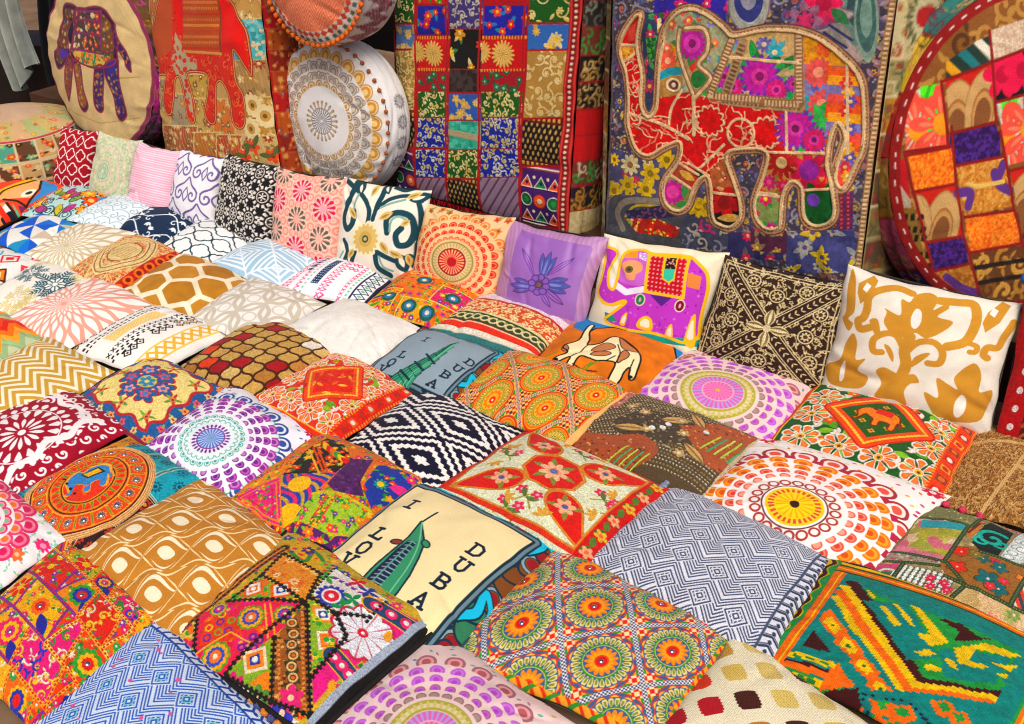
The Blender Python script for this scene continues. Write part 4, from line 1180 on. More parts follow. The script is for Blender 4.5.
    for x0, x1, col in ((-1, -.9, ye), (-.95, -.91, br), (-.9, -.85, gn), (-.85, -.76, og), (-.8, -.785, ye)):
        c.put((c.X > x0 + w * (x0 > -.96)) & (c.X < x1 + w * (x1 < -.8) ), col) if x0 < -.86 else c.rect(x0, x1, -1, 1, col)
    for y0, y1, col in ((.66, .76, og), (.63, .66, '#1f4a20'), (.7, .72, ye), (.76, .8, '#1f4a20'), (.8, .86, ye), (.86, .91, '#2a1410'), (.91, 1, '#2a7a36')):
        c.rect(-.86, 1, y0, y1, col)
    for x0, x1, col in ((.8, .88, og), (.78, .805, gn), (.835, .85, ye), (.88, .92, gn)):
        c.rect(x0, x1, -1, .66, col)
    c.rect(.92, 1, -1, 1, '#a0501a')
    lx, ly, ix, iy = c.tile(.2, .2, False)
    c.put((c.X > .92) & (np.abs(lx) + np.abs(ly) < .4), ye); c.put((c.X > .92) & (np.abs(lx) + np.abs(ly) < .2), br)
    c.noise(.14, 60)

# ---- fourth lying row
def pat_orange_zigzag(c):
    z = c.X + .2 * tri(c.Y / .55) * .8
    k = np.floor(z / .22).astype(int) % 6
    for i, col in enumerate(('#d8281c', '#ee7a1e', '#f0a83c', '#9fb98a', '#c8d0a8', '#e8511c')):
        c.put(k == i, col)
def pat_gold_chevron(c):
    z = c.X + .17 * tri(c.Y / .5)
    t = (z / .2) % 1
    c.put(t < .56, '#c79f44')
def pat_blue_flower(c):
    cr, bl, rd = '#f2dc92', '#2a6296', '#b3303c'
    c.rect(-1, 1, -1, 1, bl)
    w = .05 * np.sin(c.Y * 12) ; w2 = .05 * np.sin(c.X * 12)
    m = (np.abs(c.X) < .74 + w) & (np.abs(c.Y) < .74 + w2)
    m2 = (np.abs(c.X) < .8 + w) & (np.abs(c.Y) < .8 + w2)
    c.put(m2, rd); c.put(m, cr)
    for k in range(6):
        a = k * math.pi / 3 + .2
        x, y = .33 * math.cos(a), .33 * math.sin(a)
        c.flower(x, y, .24, 5, rd, None, .3, a); c.flower(x, y, .2, 5, bl, None, .3, a); c.flower(x, y, .11, 5, '#c8607c' if k % 2 else '#e39aa0', '#3a86b4', .4, a)
    c.disc(0, 0, .17, '#c9c07a'); c.flower(0, 0, .15, 6, '#3f8ab0', '#e8d27a', .3)
    for x, y in ((.58, .58), (-.58, .58), (.58, -.58), (-.58, -.58), (.62, 0), (-.62, 0), (0, .62), (0, -.62)):
        for k in range(5):
            c.leaf(x, y, .17, .05, k * 1.25 + x, ('#6f9a3c', '#c0403c', '#7fae4a')[k % 3])
        c.flower(x, y, .07, 5, '#d88a4a', '#8a3048', .35)
    for k, t in enumerate(np.linspace(-.85, .85, 7)):
        for x, y in ((t, .9), (t, -.9), (.9, t), (-.9, t)):
            c.leaf(x, y, .12, .05, k + x, '#7fae4a'); c.flower(x, y, .075, 5, ('#e8a060', '#d86a7c', '#e9cf8a')[k % 3], '#b3303c', .3)
    c.line(rc(-.97, .97, -.97, .97), .05, '#8c2a44', True)
def pat_purple_mandala(c):
    x, y = c.px([(211, 441)])[0]
    for px, py in c.jit(-1, 1, -1, 1, .16):
        c.leaf(px, py, .07, .03, c.rng.uniform(0, 6), c.rng.choice(('#5a6a9a', '#b05a8a', '#4f9a9a', '#8a4aa0')))
    for sx, sy in ((.85, .85), (-.88, .85), (.85, -.88), (-.88, -.88)):
        c.flower(sx, sy, .1, 8, '#a8305a', '#e8c0d0', .3)
    c.disc(x, y, 1.16, '#f4f1f6')
    p, v, b = '#a03f9c', '#6f2f86', '#36508f'
    fan_mandala(c, x, y, None, [], [
        (1.06, 22, .135, (b, '#e4e8f2', '#3a5a9c')), (.98, 22, .06, ('#5f9a86', '#dfe8e6', None), math.pi / 22), (.93, 22, .096, (p, '#c987c6', '#8a3a92')), (.81, 22, .085, (p, '#b868b6', '#7a2f8a')),
        (.69, 22, .07, (v, '#b56ab8', '#6a2a80')), (.59, 22, .053, (v, '#c58cc6', None))])
    c.disc(x, y, .52, '#e9f0f0')
    tq = '#5fb3a4'
    c.fans(x, y, .46, 24, .055, (tq, '#e3efe9', '#4f9f98')); c.fans(x, y, .37, 24, .045, ('#4fa59c', '#e8f2ee', None), math.pi / 24)
    c.disc(x, y, .3, '#e6e8f2'); c.petals(x, y, .22, .3, 26, '#7a2f86', .6); c.disc(x, y, .21, '#5f7fc0'); c.petals(x, y, .02, .2, 22, '#c9d4ee', .4, 0, 'ray'); c.ring(x, y, .21, .02, '#8a3a92'); c.disc(x, y, .03, '#6fb0a0')
def pat_pink_collage(c):
    p = lambda P: c.px(P, (220, 420), 4.829)
    c.floral(rc(-1, 1, -1, 1), '#e07a2c', ('#e0307a', '#e8401e', '#7a3a9a', '#f4b52a'), LEAF, .16)
    c.floral(p([(300, 260), (560, 255), (470, 330), (300, 520)]), '#23409a', ('#e83a7a', '#f0b020'), ('#f0a020', '#e0308a'), .2)
    P = p([(300, 255), (570, 250), (460, 345), (380, 470), (290, 520)])
    c.poly(P, '#2a4aa0'); c.fillp(P, lambda q: q.stripes(1.2, .22, ('#2a4aa0', '#e03a6a', '#2a4aa0', '#c9a83a'), .07, 9))
    for q, r in (((385, 300), .16), ((330, 455), .17)):
        x, y = p([q])[0]; c.petals(x, y, .0, r * 1.5, 20, '#e02a78', .6, 0, 'tri'); c.disc(x, y, r, '#f5bd18')
    P = p([(60, 370), (295, 260), (300, 520), (200, 480)]); c.floral(P, '#e0357c', ('#f06a2a', '#c02a9a', '#8a3aa0', '#f0a03a'), LEAF, .16, '#f4d060')
    for f in (.96, .74, .5):
        m = P.mean(0); c.line(m + (P - m) * f, .02, ('#f4b03a', '#d01c5c', '#f28a3c')[int(f * 3) % 3], True)
    P = p([(40, 370), (200, 270), (400, 150), (520, 80), (440, 140), (300, 255), (60, 385)]); c.floral(P, '#f0902a', ('#e8307a', '#f6c22a', '#e0501e'), LEAF, .14)
    P = p([(300, 255), (430, 130), (520, 85), (600, 120), (640, 190), (560, 250)]); c.floral(P, '#2c2420', ('#f0801c', '#f5b524', '#e0401e'), ('#f09a2a', '#2f7a3a'), .17)
    for k in range(6):
        a, b = p([(505 + k * 16, 105 + k * 14), (535 + k * 22, 180 + k * 9)]); c.leaf(a[0], a[1], .3, .1, math.atan2(*(b - a)[::-1]), (YL, RD, OR, GN)[k % 4])
    for o in (0, 22, 40):
        c.line(p([(430 + o, 135 - o * .3), (480 + o, 250 - o * .1)]), .03, ('#f0b43a', '#d8581c', '#2f2a26')[o % 3])
    P = p([(520, 305), (640, 185), (740, 190), (680, 300), (700, 370), (560, 350)]); c.poly(P, '#57275f'); c.speck(P, ('#6a3a78', '#482050'), 90, .03)
    P = p([(690, 330), (760, 215), (840, 215), (960, 290), (850, 400), (740, 430)]); c.floral(P, '#2b3f96', ('#e8318a', '#f07a24', '#e03a2a', '#f59a2c'), LEAF, .2, YL)
    c.flower(*p([(778, 305)])[0], .17, 9, '#1f3f8a', '#f0c02a', .35); c.flower(*p([(778, 305)])[0], .1, 9, '#2a9a8a', '#f0c02a', .5); c.leaf(*p([(820, 320)])[0], .3, .15, .6, '#e03a8c')
    P = p([(460, 345), (560, 350), (730, 440), (640, 560), (500, 545), (350, 485)]); c.floral(P, '#a5c03a', ('#e8481e', '#f08a1e', '#e0387a', '#6a3a9a'), ('#4fa03a', '#2f8a34'), .14)
    c.line(p([(450, 350), (560, 350), (735, 440)]), .05, '#c9b828', sm=True); c.line(p([(370, 490), (500, 545), (640, 560)]), .05, '#c9b828', sm=True)
    for o in (-20, 22):
        c.line(p([(540 + o, 365), (440 + o, 510)]), .035, '#d8523c')
    c.speck(p([(520, 365), (565, 370), (465, 515), (420, 500)]), (YL, '#3a7a2c'), 90, .015)
    P = p([(640, 560), (800, 430), (850, 430), (540, 690), (480, 640), (560, 560)]); c.poly(P, '#5b2a70'); c.floral(P, None, ('#e0307a', '#d8281e', '#e84a9a'), ('#3f8a3a', '#572468'), .2)
    P = p([(200, 480), (300, 520), (360, 485), (520, 550), (560, 640), (500, 680), (330, 600)]); c.floral(P, '#5a2a6a', ('#e03878', '#e0301c', '#3f9c3a', '#f07a2a'), LEAF, .2)
def pat_rosette_panels(c):
    bl, gd, rd, gn = '#3f6288', '#e3a338', '#cf3a1e', '#3c8a34'
    c.rect(-1, 1, -1, 1, gd)
    lx, ly, ix, iy, o_, v1, v2 = c.lattice((531, 627), (606, 611), (537, 692))
    q, a = np.hypot(lx, ly), np.arctan2(ly, lx)
    c.put(q < 9, '#e7a648')
    wav = .455 + .02 * np.cos(a * 14)
    c.put(q < .5, rd); c.put(q < .485, bl); c.put(q < wav, rd); c.put(q < wav - .02, '#f0b85a'); c.put(q < .425, bl)
    pet = np.abs((a / (2 * math.pi) * 28) % 1 - .5)
    t = np.clip((q - .29) / .12, 0, 1)
    c.put((q > .27) & (q < .41) & (pet < .44 * np.sqrt(np.clip(1 - (t - .55) ** 2 * 3, 0, 1))), '#dfcf8a')
    c.put((q > .30) & (q < .38) & (pet < .2), '#7f8a3c')
    c.put(q < .285, gn); c.put(q < .26, '#d8c86a'); c.put(q < .25, bl)
    for f, col in ((.235, '#e8891c'), (.17, '#f0a22a')):
        s_ = f * (.72 + .28 * np.abs(np.cos(a * 7.5)))
        c.put(q < s_, col)
    c.put(q < .1, '#d3481c'); c.put(q < .075, '#c41f1c'); c.put(q < .028, '#f1ded0'); c.put(q < .014, '#8a8a96')
    for i in range(-2, 3):
        for j in range(-2, 3):
            mx, my = o_ + v1 * i + v2 * j
            if abs(mx) < .9 and abs(my) < .9:
                c.save.setdefault('mirrors', []).append((mx, my, .024))
    # chequered corners
    e = np.maximum(np.abs(lx), np.abs(ly)); mi = np.minimum(np.abs(lx), np.abs(ly))
    ck = (mi > .32) & (e < .47)
    kx, ky = np.floor(lx * 14), np.floor(ly * 14)
    c.put(ck, '#f4dcae'); c.put(ck & ((kx + ky) % 2 == 0), '#d0301c')
    mid = (mi > .2) & (mi < .32) & (e > .43)
    c.put(mid & (q > .5), gn)
    # white and navy dotted bands between the four panels, gold outside them
    W, V = np.abs(lx) > .462, np.abs(ly) > .462
    b = W | V
    c.put(b, '#e9e6df')
    c.put(b & ((((lx * 18) % 1) < .5) ^ (((ly * 18) % 1) < .5)) , '#3d4a6a')
    o = np.maximum(np.abs(c.X), np.abs(c.Y)) > .93
    c.put(o, gd); c.put(o & (((c.X * 9 + c.Y * 9) % 1) < .35), rd); c.put(o & (((c.X * 5 - c.Y * 5) % 1) < .25), gn)
def pat_cream_dashes(c):
    lx, ly, ix, iy = c.tile(.44, .44, False, .05, .08, R(50))
    h = (ix * 31 + iy * 57 + ix * iy * 11) % 13
    m = (np.abs(lx) ** 4 + np.abs(ly) ** 4) < (.3 + .015 * np.sin(ly * 60) * 1) ** 4 * 1.15
    cols = ['#e0c878', '#b9803c', '#dcc06c', '#b01c2c', '#c08a3c', '#d9c27a', '#a81b2a', '#d8421e', '#4a2118', '#c8a050', '#e0ca80', '#a81b2a', '#d8421e']
    for k in range(13):
        c.put(m & (h == k), cols[k])
        if k not in (3, 7, 8, 11):
            c.put(m & (h == k) & (((lx * 12 + .3 * np.sin(ly * 30)) % 1) < .3), hx(cols[k]) * .92)

# ---- front left
def pat_red_lace(c):
    rd = '#9b1230'
    x, y = c.px([(20, 434)])[0]
    c.rect(-1, 1, -1, 1, rd)
    w = '#f5eeec'
    c.petals(x, y, .1, .34, 14, w, .62); c.disc(x, y, .06, w)
    c.petals(x, y, .38, .55, 18, w, .7, .17, 'drop'); c.petals(x, y, .58, .72, 26, w, .65); c.ring(x, y, .56, .02, w)
    for k in range(13):
        a = k * 2 * math.pi / 13
        c.fans(x, y, .84, 13, .14, (w, rd, w), 0, (1, .7, .42))
        break
    lx, ly, ix, iy = c.tile(.17, .17, True, 0, 0, .3)
    q = np.hypot(c.X - x, c.Y - y)
    rr = np.abs(c.X - x) ** 3 + np.abs(c.Y - y) ** 3
    out = (q > .98)
    c.put(out & (quat(lx, ly, .22) < .2), w)
    c.ring(x, y, .97, .05, w)
    z = .06 * np.sin(c.Y * 11)
    c.put(np.abs(c.X - .58 - z) < .06, w); c.put(np.abs(c.X - .58 - z) < .02, w)
    c.put((np.abs(c.Y - .6 - .06 * np.sin(c.X * 11)) < .05), w)
    m = (c.X > .7 + z) | (c.Y > .7)
    c.put(m, rd)
    old = c.clip
    c.clip = m
    for px, py in c.jit(-1, 1, -1, 1, .2, .1):
        c.spiral(px, py, .085, px * 5, 1, .03, w); c.disc(px, py, .018, w)
    c.clip = old
    c.rect(.955, 1, -1, 1, rd); c.rect(-1, 1, .955, 1, rd)
def pat_orange_medallion(c):
    x, y = c.px([(90, 478)])[0]
    c.rect(-1, 1, -1, 1, '#1fa3b4')
    for k, (x0, x1, y0, y1, bg) in enumerate(((-1, 0, -1, -.2, '#1f9fb0'), (.0, .6, -1, -.4, '#e0981e'), (.55, 1, -1, -.4, '#331418'), (.6, 1, -.4, .2, '#331418'), (.6, 1, .2, 1, '#1fa3b4'), (-1, -.5, .4, 1, '#d99a2a'), (-.5, .6, .6, 1, '#2aa0a8'))):
        c.rect(x0, x1, y0, y1, bg)
        for px, py in c.jit(x0, x1, y0, y1, .27, .1):
            dk = bg in ('#331418',)
            c.flower(px, py, .1, 10, '#b3402a' if dk else ('#0f6478' if bg[1] in '12' else '#a8481c'), bg, .5); c.disc(px, py, .03, '#d8883c' if dk else '#13506a')
    for x0 in (.0, .58):
        for o in (-.03, 0, .03):
            c.line([(x0 + o, -1), (x0 + o, 1)], .012, '#f0d8a8' if o else '#8a2a18')
    for o in (-.03, 0, .03):
        c.line([(-1, -.4 + o), (1, -.4 + o)], .012, '#f0d8a8'); c.line([(.3, .2 + o), (1, .2 + o)], .012, '#f0d8a8')
    r = .95
    x, y = x * .9, y * .9
    c.disc(x, y, r, '#ecc58a')
    for q in (.985, .955, .925):
        c.ring(x, y, r * q, .008, '#b3642c')
    c.disc(x, y, r * .9, '#e0501c'); c.ring(x, y, r * .885, .018, '#2a1410'); c.ring(x, y, r * .86, .02, '#f0a53a'); c.ring(x, y, r * .62, .02, '#f0b33c')
    n = 18
    for k in range(n):
        a = k * 2 * math.pi / n
        px, py = x + r * .74 * math.cos(a), y + r * .74 * math.sin(a)
        b = a + math.pi / n
        c.line([(x + r * .64 * math.cos(b), y + r * .64 * math.sin(b)), (x + r * .84 * math.cos(b), y + r * .84 * math.sin(b))], .04, '#e8a52c'); c.line([(x + r * .66 * math.cos(b), y + r * .66 * math.sin(b)), (x + r * .82 * math.cos(b), y + r * .82 * math.sin(b))], .022, '#7a8a2c')
        c.save.setdefault('mirrors', []).append((px, py, .036)); c.flower(px, py, .078, 9, '#f0b86a', None); c.flower(px, py, .062, 9, '#5a6076', None); c.disc(px, py, .036, ('#b9bec6', '#6f7a8a', '#d8d2c4')[k % 3])
    c.disc(x, y, r * .6, '#e8891e'); c.ring(x, y, r * .585, .018, '#2a1410')
    c.petals(x, y, r * .43, r * .55, 26, '#dd3a1a', .8, 0, 'drop'); c.petals(x, y, r * .43, r * .56, 26, '#6f8a2c', .4, math.pi / 26, 'tri')
    c.disc(x, y, r * .41, '#f0a02c'); c.ring(x, y, r * .4, .018, '#2a1410'); c.disc(x, y, r * .37, '#db3d18')
    p = lambda P: c.px(P, (10, 430), 5.39)
    E_ = c.px([(94 + 27 * a + 3 * b, 474 - 17 * b - 7 * a) for a, b in EL]); c.poly(E_, '#f0b04a', True); _u = p([(345, 235), (365, 215), (400, 212), (470, 195), (520, 205), (560, 220), (562, 245), (545, 280), (500, 290), (510, 262), (470, 265), (440, 300), (410, 325), (400, 312), (420, 285), (385, 290), (370, 275), (395, 250), (360, 245)])
    m = E_.mean(0); c.poly(m + (E_ - m) * .88, '#3f8cc4', True)
    c.poly(p([(405, 215), (500, 180), (540, 205), (440, 235)]), '#1c1610'); c.poly(p([(415, 214), (498, 187), (522, 203), (442, 228)]), '#e8b61e')
    c.line(p([(420, 320), (410, 290), (440, 270)]), .03, '#e8702c', sm=True)
    for q in ((312, 243), (325, 263), (342, 284), (362, 308)):
        c.disc(*p([q])[0], .03, '#241008', .02)
def pat_gold_ogee(c):
    gd, cr, th = '#bd8438', '#f6e9cc', '#f0dcae'
    c.rect(-1, 1, -1, 1, gd)
    lx, ly, ix, iy = c.lattice((215, 545), (166.6, 550), (202.5, 583.4))[:4]
    b = ly + .1 * np.sin(lx * 6.283)
    def eye(k, e, o=0.0):
        w = np.maximum(np.cos(np.pi * np.clip(lx * k, -.5, .5)), 0) ** e
        return np.abs(b + o) * 2 < w
    c.put((np.abs(np.abs(b) - .47) < .022), th)
    c.put(eye(1.0, .8) & ~eye(1.02, .95), th)
    f = .86
    c.put(np.abs(b) * 2 < .84 * np.maximum(np.cos(np.pi * np.clip(lx * 1.08, -.5, .5)), 0) ** 1.1, cr)
    c.put(np.abs(b - .035) * 2 < .68 * np.maximum(np.cos(np.pi * np.clip(lx * 1.1, -.5, .5)), 0) ** 1.0, gd)
    c.put((np.abs(lx) / .21) ** 1.7 + (np.abs(b - .02) / .17) ** 1.7 < 1, cr)
def pat_black_trim_patches(c):
    p = lambda P: c.px(P, (150, 524), 3.62)
    c.floral(rc(-1, 1, -1, 1), '#c9a83a', ('#e0481e', '#e02a78', '#f0b43a', '#3a3fa0'), LEAF, .15)
    def sq(x, y, s_, cols):
        for f, col in zip((1, .72, .42), cols):
            c.poly([(x - s_ * f, y), (x, y - s_ * f), (x + s_ * f, y), (x, y + s_ * f)], col)
        c.disc(x, y, s_ * .2, '#f4f0ea')
    P = p([(480, 120), (620, 200), (570, 280), (555, 310), (395, 200)]); c.floral(P, '#e0922c', ('#f0c878', '#ecd0a0'), ('#d8701c',), .2, '#c8641c')
    P = p([(490, 90), (560, 75), (680, 170), (620, 195), (480, 120)]); c.poly(P, '#dba81e'); c.line(p([(500, 110), (560, 150), (600, 110), (650, 175)]), .05, '#3f8a3a', sm=True); c.flower(*p([(575, 105)])[0], .08, 6, '#4a2a7a', '#e8b030', .3); c.flower(*p([(640, 160)])[0], .07, 6, '#8fb03c', '#d84a1c', .3); c.speck(P, ('#3a4aa8', '#d8482a'), 26, .02)
    P = p([(385, 200), (550, 300), (270, 290), (300, 260)]); c.poly(P, '#8aa82c'); c.speck(P, (OR, '#d8d040', GN), 50, .03)
    for q in ((365, 250), (470, 265)):
        sq(*p([q])[0], .15, ('#e8651c', '#f2e8d8', '#e07a1c' if q[0] < 400 else '#2b3fa0'))
    P = p([(270, 292), (550, 310), (500, 380), (440, 430), (270, 555), (165, 500), (165, 340)]); c.floral(P, '#df2a52', ('#f0701c', '#e8288a'), ('#e24a1c', '#d01c4a'), .2, '#f0a82a')
    c.poly(p([(190, 370), (270, 330), (320, 380), (290, 430), (180, 450)]), '#d8441c')
    for q in ((210, 385), (250, 365), (290, 360), (205, 420), (245, 400), (280, 395), (255, 340)):
        c.ring(*p([q])[0], .035, .02, ('#f0b43a', '#7a3a9a', '#8a9a2c')[q[0] % 3])
    for q, r in (((360, 352), .15), ((240, 485), .16), ((485, 350), .12), ((240, 320), .1)):
        x, y = p([q])[0]
        for f, col in ((1, '#5f9a2c'), (.85, '#e8a82a'), (.62, '#3a55b0'), (.42, '#e8792a' if r > .13 else '#d8287a'), (.18, '#f3e4c8')):
            c.flower(x, y, r * f, 12, col, None, .3, 0, .14)
    for q in ((370, 420), (395, 435), (350, 450), (375, 460), (330, 455)):
        c.disc(*p([q])[0], .045, '#7a2a8a'); c.disc(*p([q])[0], .02, '#e85a9a')
    c.line(p([(165, 480), (290, 400), (360, 440), (300, 560)]), .02, '#f2a83c'); c.line(p([(430, 310), (450, 420)]), .02, '#f2a83c'); c.line(p([(410, 310), (425, 430)]), .02, '#f2a83c')
    P = p([(560, 320), (580, 700), (440, 650), (450, 430)]); c.poly(P, '#9a5a24'); c.speck(P, ('#c98a44', '#5c3414', '#e0b06a'), 160, .016)
    for k in range(9):
        q = (510 + (k % 2) * 6, 380 + k * 38); x, y = p([q])[0]; c.poly([(x - .1, y), (x, y - .07), (x + .1, y), (x, y + .07)], '#3f3a22'); c.ring(x, y, .04, .022, '#e0b878'); c.disc(x, y, .02, '#d8622c')
    for o in (463, 548):
        c.line(p([(o, 420 if o < 500 else 350), (o + 10, 690)]), .03, '#d88a3c', dash=.05)
    P = p([(440, 440), (440, 650), (270, 555)]); c.poly(P, '#86a82e'); sq(*p([(380, 505)])[0], .17, ('#f0dcb8', '#ef8a24', '#2c3f98')); c.poly(p([(430, 540), (440, 620), (360, 590)]), '#e8851e')
    P = p([(575, 290), (660, 340), (700, 420), (590, 560), (575, 430)]); c.poly(P, '#8fae34'); sq(*p([(622, 350)])[0], .14, ('#ef8a24', '#f4ead8', '#2d3fa4')); sq(*p([(640, 440)])[0], .15, ('#f2e6cc', '#ef7a1c', '#f0a052')); c.speck(P, (GN, '#d8c83a'), 40, .025)
    p2 = lambda P: c.px(P, (300, 524), 3.62)
    P = p2([(130, 175), (320, 290), (240, 370), (130, 350), (40, 280)]); c.poly(P, '#f1e8de')
    x, y = p2([(112, 287)])[0]; c.flower(x, y, .16, 14, '#3a3fa0', None, .3, 0, .25); c.disc(x, y, .1, '#f0ece6'); c.disc(x, y, .075, '#d8203c'); c.disc(x, y, .03, '#f4eee6')
    for q, col in (((100, 215), GN), ((215, 230), '#c82a3c'), ((190, 300), '#1f8a4a'), ((150, 325), '#1f8a4a'), ((270, 300), '#e8a02a'), ((250, 265), '#2a3f9a'), ((230, 335), '#3fa03a')):
        for k in range(4):
            c.leaf(*p2([q])[0], .12, .055, k * 1.5 + q[0], col)
    for k in range(9):
        c.leaf(*p2([(120 + k * 11, 215 + k * 7)])[0], .07, .035, .9 + (k % 2) * 1.6, '#8a3aa8')
    P = p2([(235, 375), (300, 300), (435, 365), (150, 560), (45, 665), (40, 560), (140, 440)]); c.poly(P, '#e02a86')
    x, y = p2([(220, 410)])[0]; c.flower(x, y, .33, 11, '#c03050', None, .3, 0, .16); c.flower(x, y, .3, 11, '#ececf0', None, .3, 0, .16); c.petals(x, y, .05, .3, 11, '#d8506c', .08, .28, 'ray'); c.disc(x, y, .05, '#d8203c'); c.disc(x, y, .02, '#ffffff')
    for Q in ([(260, 310), (400, 385)], [(110, 490), (180, 570)]):
        a, b = p2(Q); c.line([a, b], .2, '#e0a82a'); c.line([a, b], .17, '#2b4a6a')
        for t in (.12, .5, .88):
            q = a * (1 - t) + b * t; c.disc(q[0], q[1], .06, '#e0306c'); c.disc(q[0], q[1], .028, '#f6ece4')
    c.leaf(*p2([(320, 395)])[0], .16, .08, -1.2, '#f0a82a'); c.leaf(*p2([(115, 575)])[0], .16, .08, -1, '#f0a82a')
    P = p([(270, 560), (440, 650), (540, 724), (390, 724), (250, 580)]); c.poly(P, '#efe8e2')
    for q, col in (((300, 605), '#e02a78'), ((420, 690), '#e02a78'), ((390, 640), '#5f8a3a'), ((480, 690), '#3a3fb0'), ((510, 640), '#e0307a')):
        c.flower(*p([q])[0], .13, 6, col, '#f0d0a0', .25)
    P = p([(165, 350), (165, 480), (90, 410)]); c.poly(P, '#d8c05a'); c.speck(P, (OR, GN, MG), 30, .04)
    for L in ([(395, 200), (555, 310), (575, 290), (665, 345), (790, 355)], [(480, 120), (620, 200), (575, 285)], [(270, 290), (550, 312)], [(555, 312), (270, 558), (440, 650), (580, 705)], [(565, 320), (580, 720)], [(448, 430), (440, 650)], [(165, 340), (165, 490)], [(665, 345), (705, 425), (575, 580)], [(270, 290), (395, 200), (480, 115)]):
        c.line(p(L), .055, '#1c1812', dash=.06); c.line(p(L), .02, '#1c1812')
    for L in ([(235, 372), (320, 292)], [(130, 175), (40, 280)], [(130, 350), (165, 440)]):
        c.line(p2(L), .03, '#1c1812', dash=.06)
    a = p([(90, 400), (480, 95)]); c.line(a, .13, '#8a4a20'); c.line(a, .1, '#2a1c14', dash=.06); c.line(a, .03, '#d88a3c')
    c.rect(.93, 1, -1, 1, '#15110f'); c.rect(-1, 1, .95, 1, '#15110f'); c.rect(.86, .93, -.9, .95, '#aab4c2')
def pat_pink_fans_white(c):
    x, y = c.px([(-25, 530)])[0]
    for px, py in c.jit(-1, 1, -1, 1, .17):
        for k in range(3):
            c.leaf(px, py, .07, .03, k + 6 * c.rng.random(), '#8fccb4')
    for q in ((35, 550), (8, 562), (36, 552)):
        c.flower(*c.px([q])[0], .12, 8, '#e03a7c', '#f0a0b8', .4)
    for q in ((8, 563),):
        c.flower(*c.px([q])[0], .13, 6, '#e8783c', '#f3c0a0', .3)
    c.disc(x, y, .82, '#f6efee')
    for r_ in ((.78, 14, .17, ('#d83a6c', '#ee8aa4', '#d22c62')), (.6, 14, .14, ('#e0507a', '#f2b0b8', '#e8803c'), math.pi / 14), (.42, 14, .1, ('#d83a6c', '#f0a0b0', '#8fc09a')), (.25, 12, .07, ('#e0507a', '#f4c0c4', None))):
        c.fans(x, y, *r_)
def pat_red_yellow_patches(c):
    g = c.rng
    bgs = ('#e8701c', '#e02a7c', '#efae1e', '#d8301e', '#c8b02a', '#ea8a1c', '#e2481e')
    c.floral(rc(-1, 1, -1, 1), '#e0481e', (MG, OR, YL, '#f4e4c8', '#8a3aa8'), LEAF, .15, '#f4e8c8')
    y0, k = -1.05, 0
    while y0 < 1:
        y1 = y0 + g.uniform(.26, .48)
        x0 = -1.1 - g.random() * .3
        while x0 < 1:
            x1 = x0 + g.uniform(.3, .75); s_ = .1 * (1 if k % 2 else -1)
            P = np.array([(x0, y0 - .1 * x0), (x1, y0 - .1 * x1), (x1 + s_, y1 - .1 * x1), (x0 + s_, y1 - .1 * x0)])
            bg = bgs[g.randrange(7)]
            st = k % 5
            if st in (0, 2, 4):
                c.floral(P, bg, (MG, OR, YL, '#ee4a2c', '#f4e4c8', '#8a3aa8', '#2f9a4a'), LEAF + (YL,), g.choice((.13, .17)), '#f4e8c8')
            elif st == 1:
                c.scroll(P, bg, ('#f4c24a', '#2f8a3a', '#f4e4c8', '#2c3fa8'), .17, .025, fl=(MG, YL))
            else:
                c.poly(P, bg); c.fillp(P, lambda q: (q.stripes(.8, .2, (None, '#f4c23a', None, '#2f9a4a', None, '#8a2a8a'))))
            mx, my = P.mean(0); my_h = (y1 - y0)
            if st in (0, 2):
                r_ = min(.17, my_h * .42); a_ = g.random() * 6
                for f, col in ((1, g.choice((GN, '#23308a', '#e02a6c', '#f0b41e'))), (.72, g.choice(('#f0b41e', '#2c3fa8', '#f0751c'))), (.42, g.choice(('#2f9a4a', '#d8241e', '#e02a7c')))):
                    c.flower(mx, my, r_ * f, 10, col, None, .3, a_, .15)
                c.leaf(mx + r_ * .5, my - r_ * .4, r_ * 1.7, r_ * .8, -.6, '#2c2f92'); c.save.setdefault('mirrors', []).append((mx, my, r_ * .22)) if abs(mx) < .9 and abs(my) < .9 else None
            elif st == 4:
                c.petals(mx, my, .02, .17, 7, RD, .8); c.disc(mx, my, .05, YL)
            c.line(P, .035, g.choice(('#f0a63a', '#7a3aa0', '#f4d060')), True); c.line(P, .018, '#c8281c', True, dash=.05)
            x0 = x1; k += 1
        y0 = y1

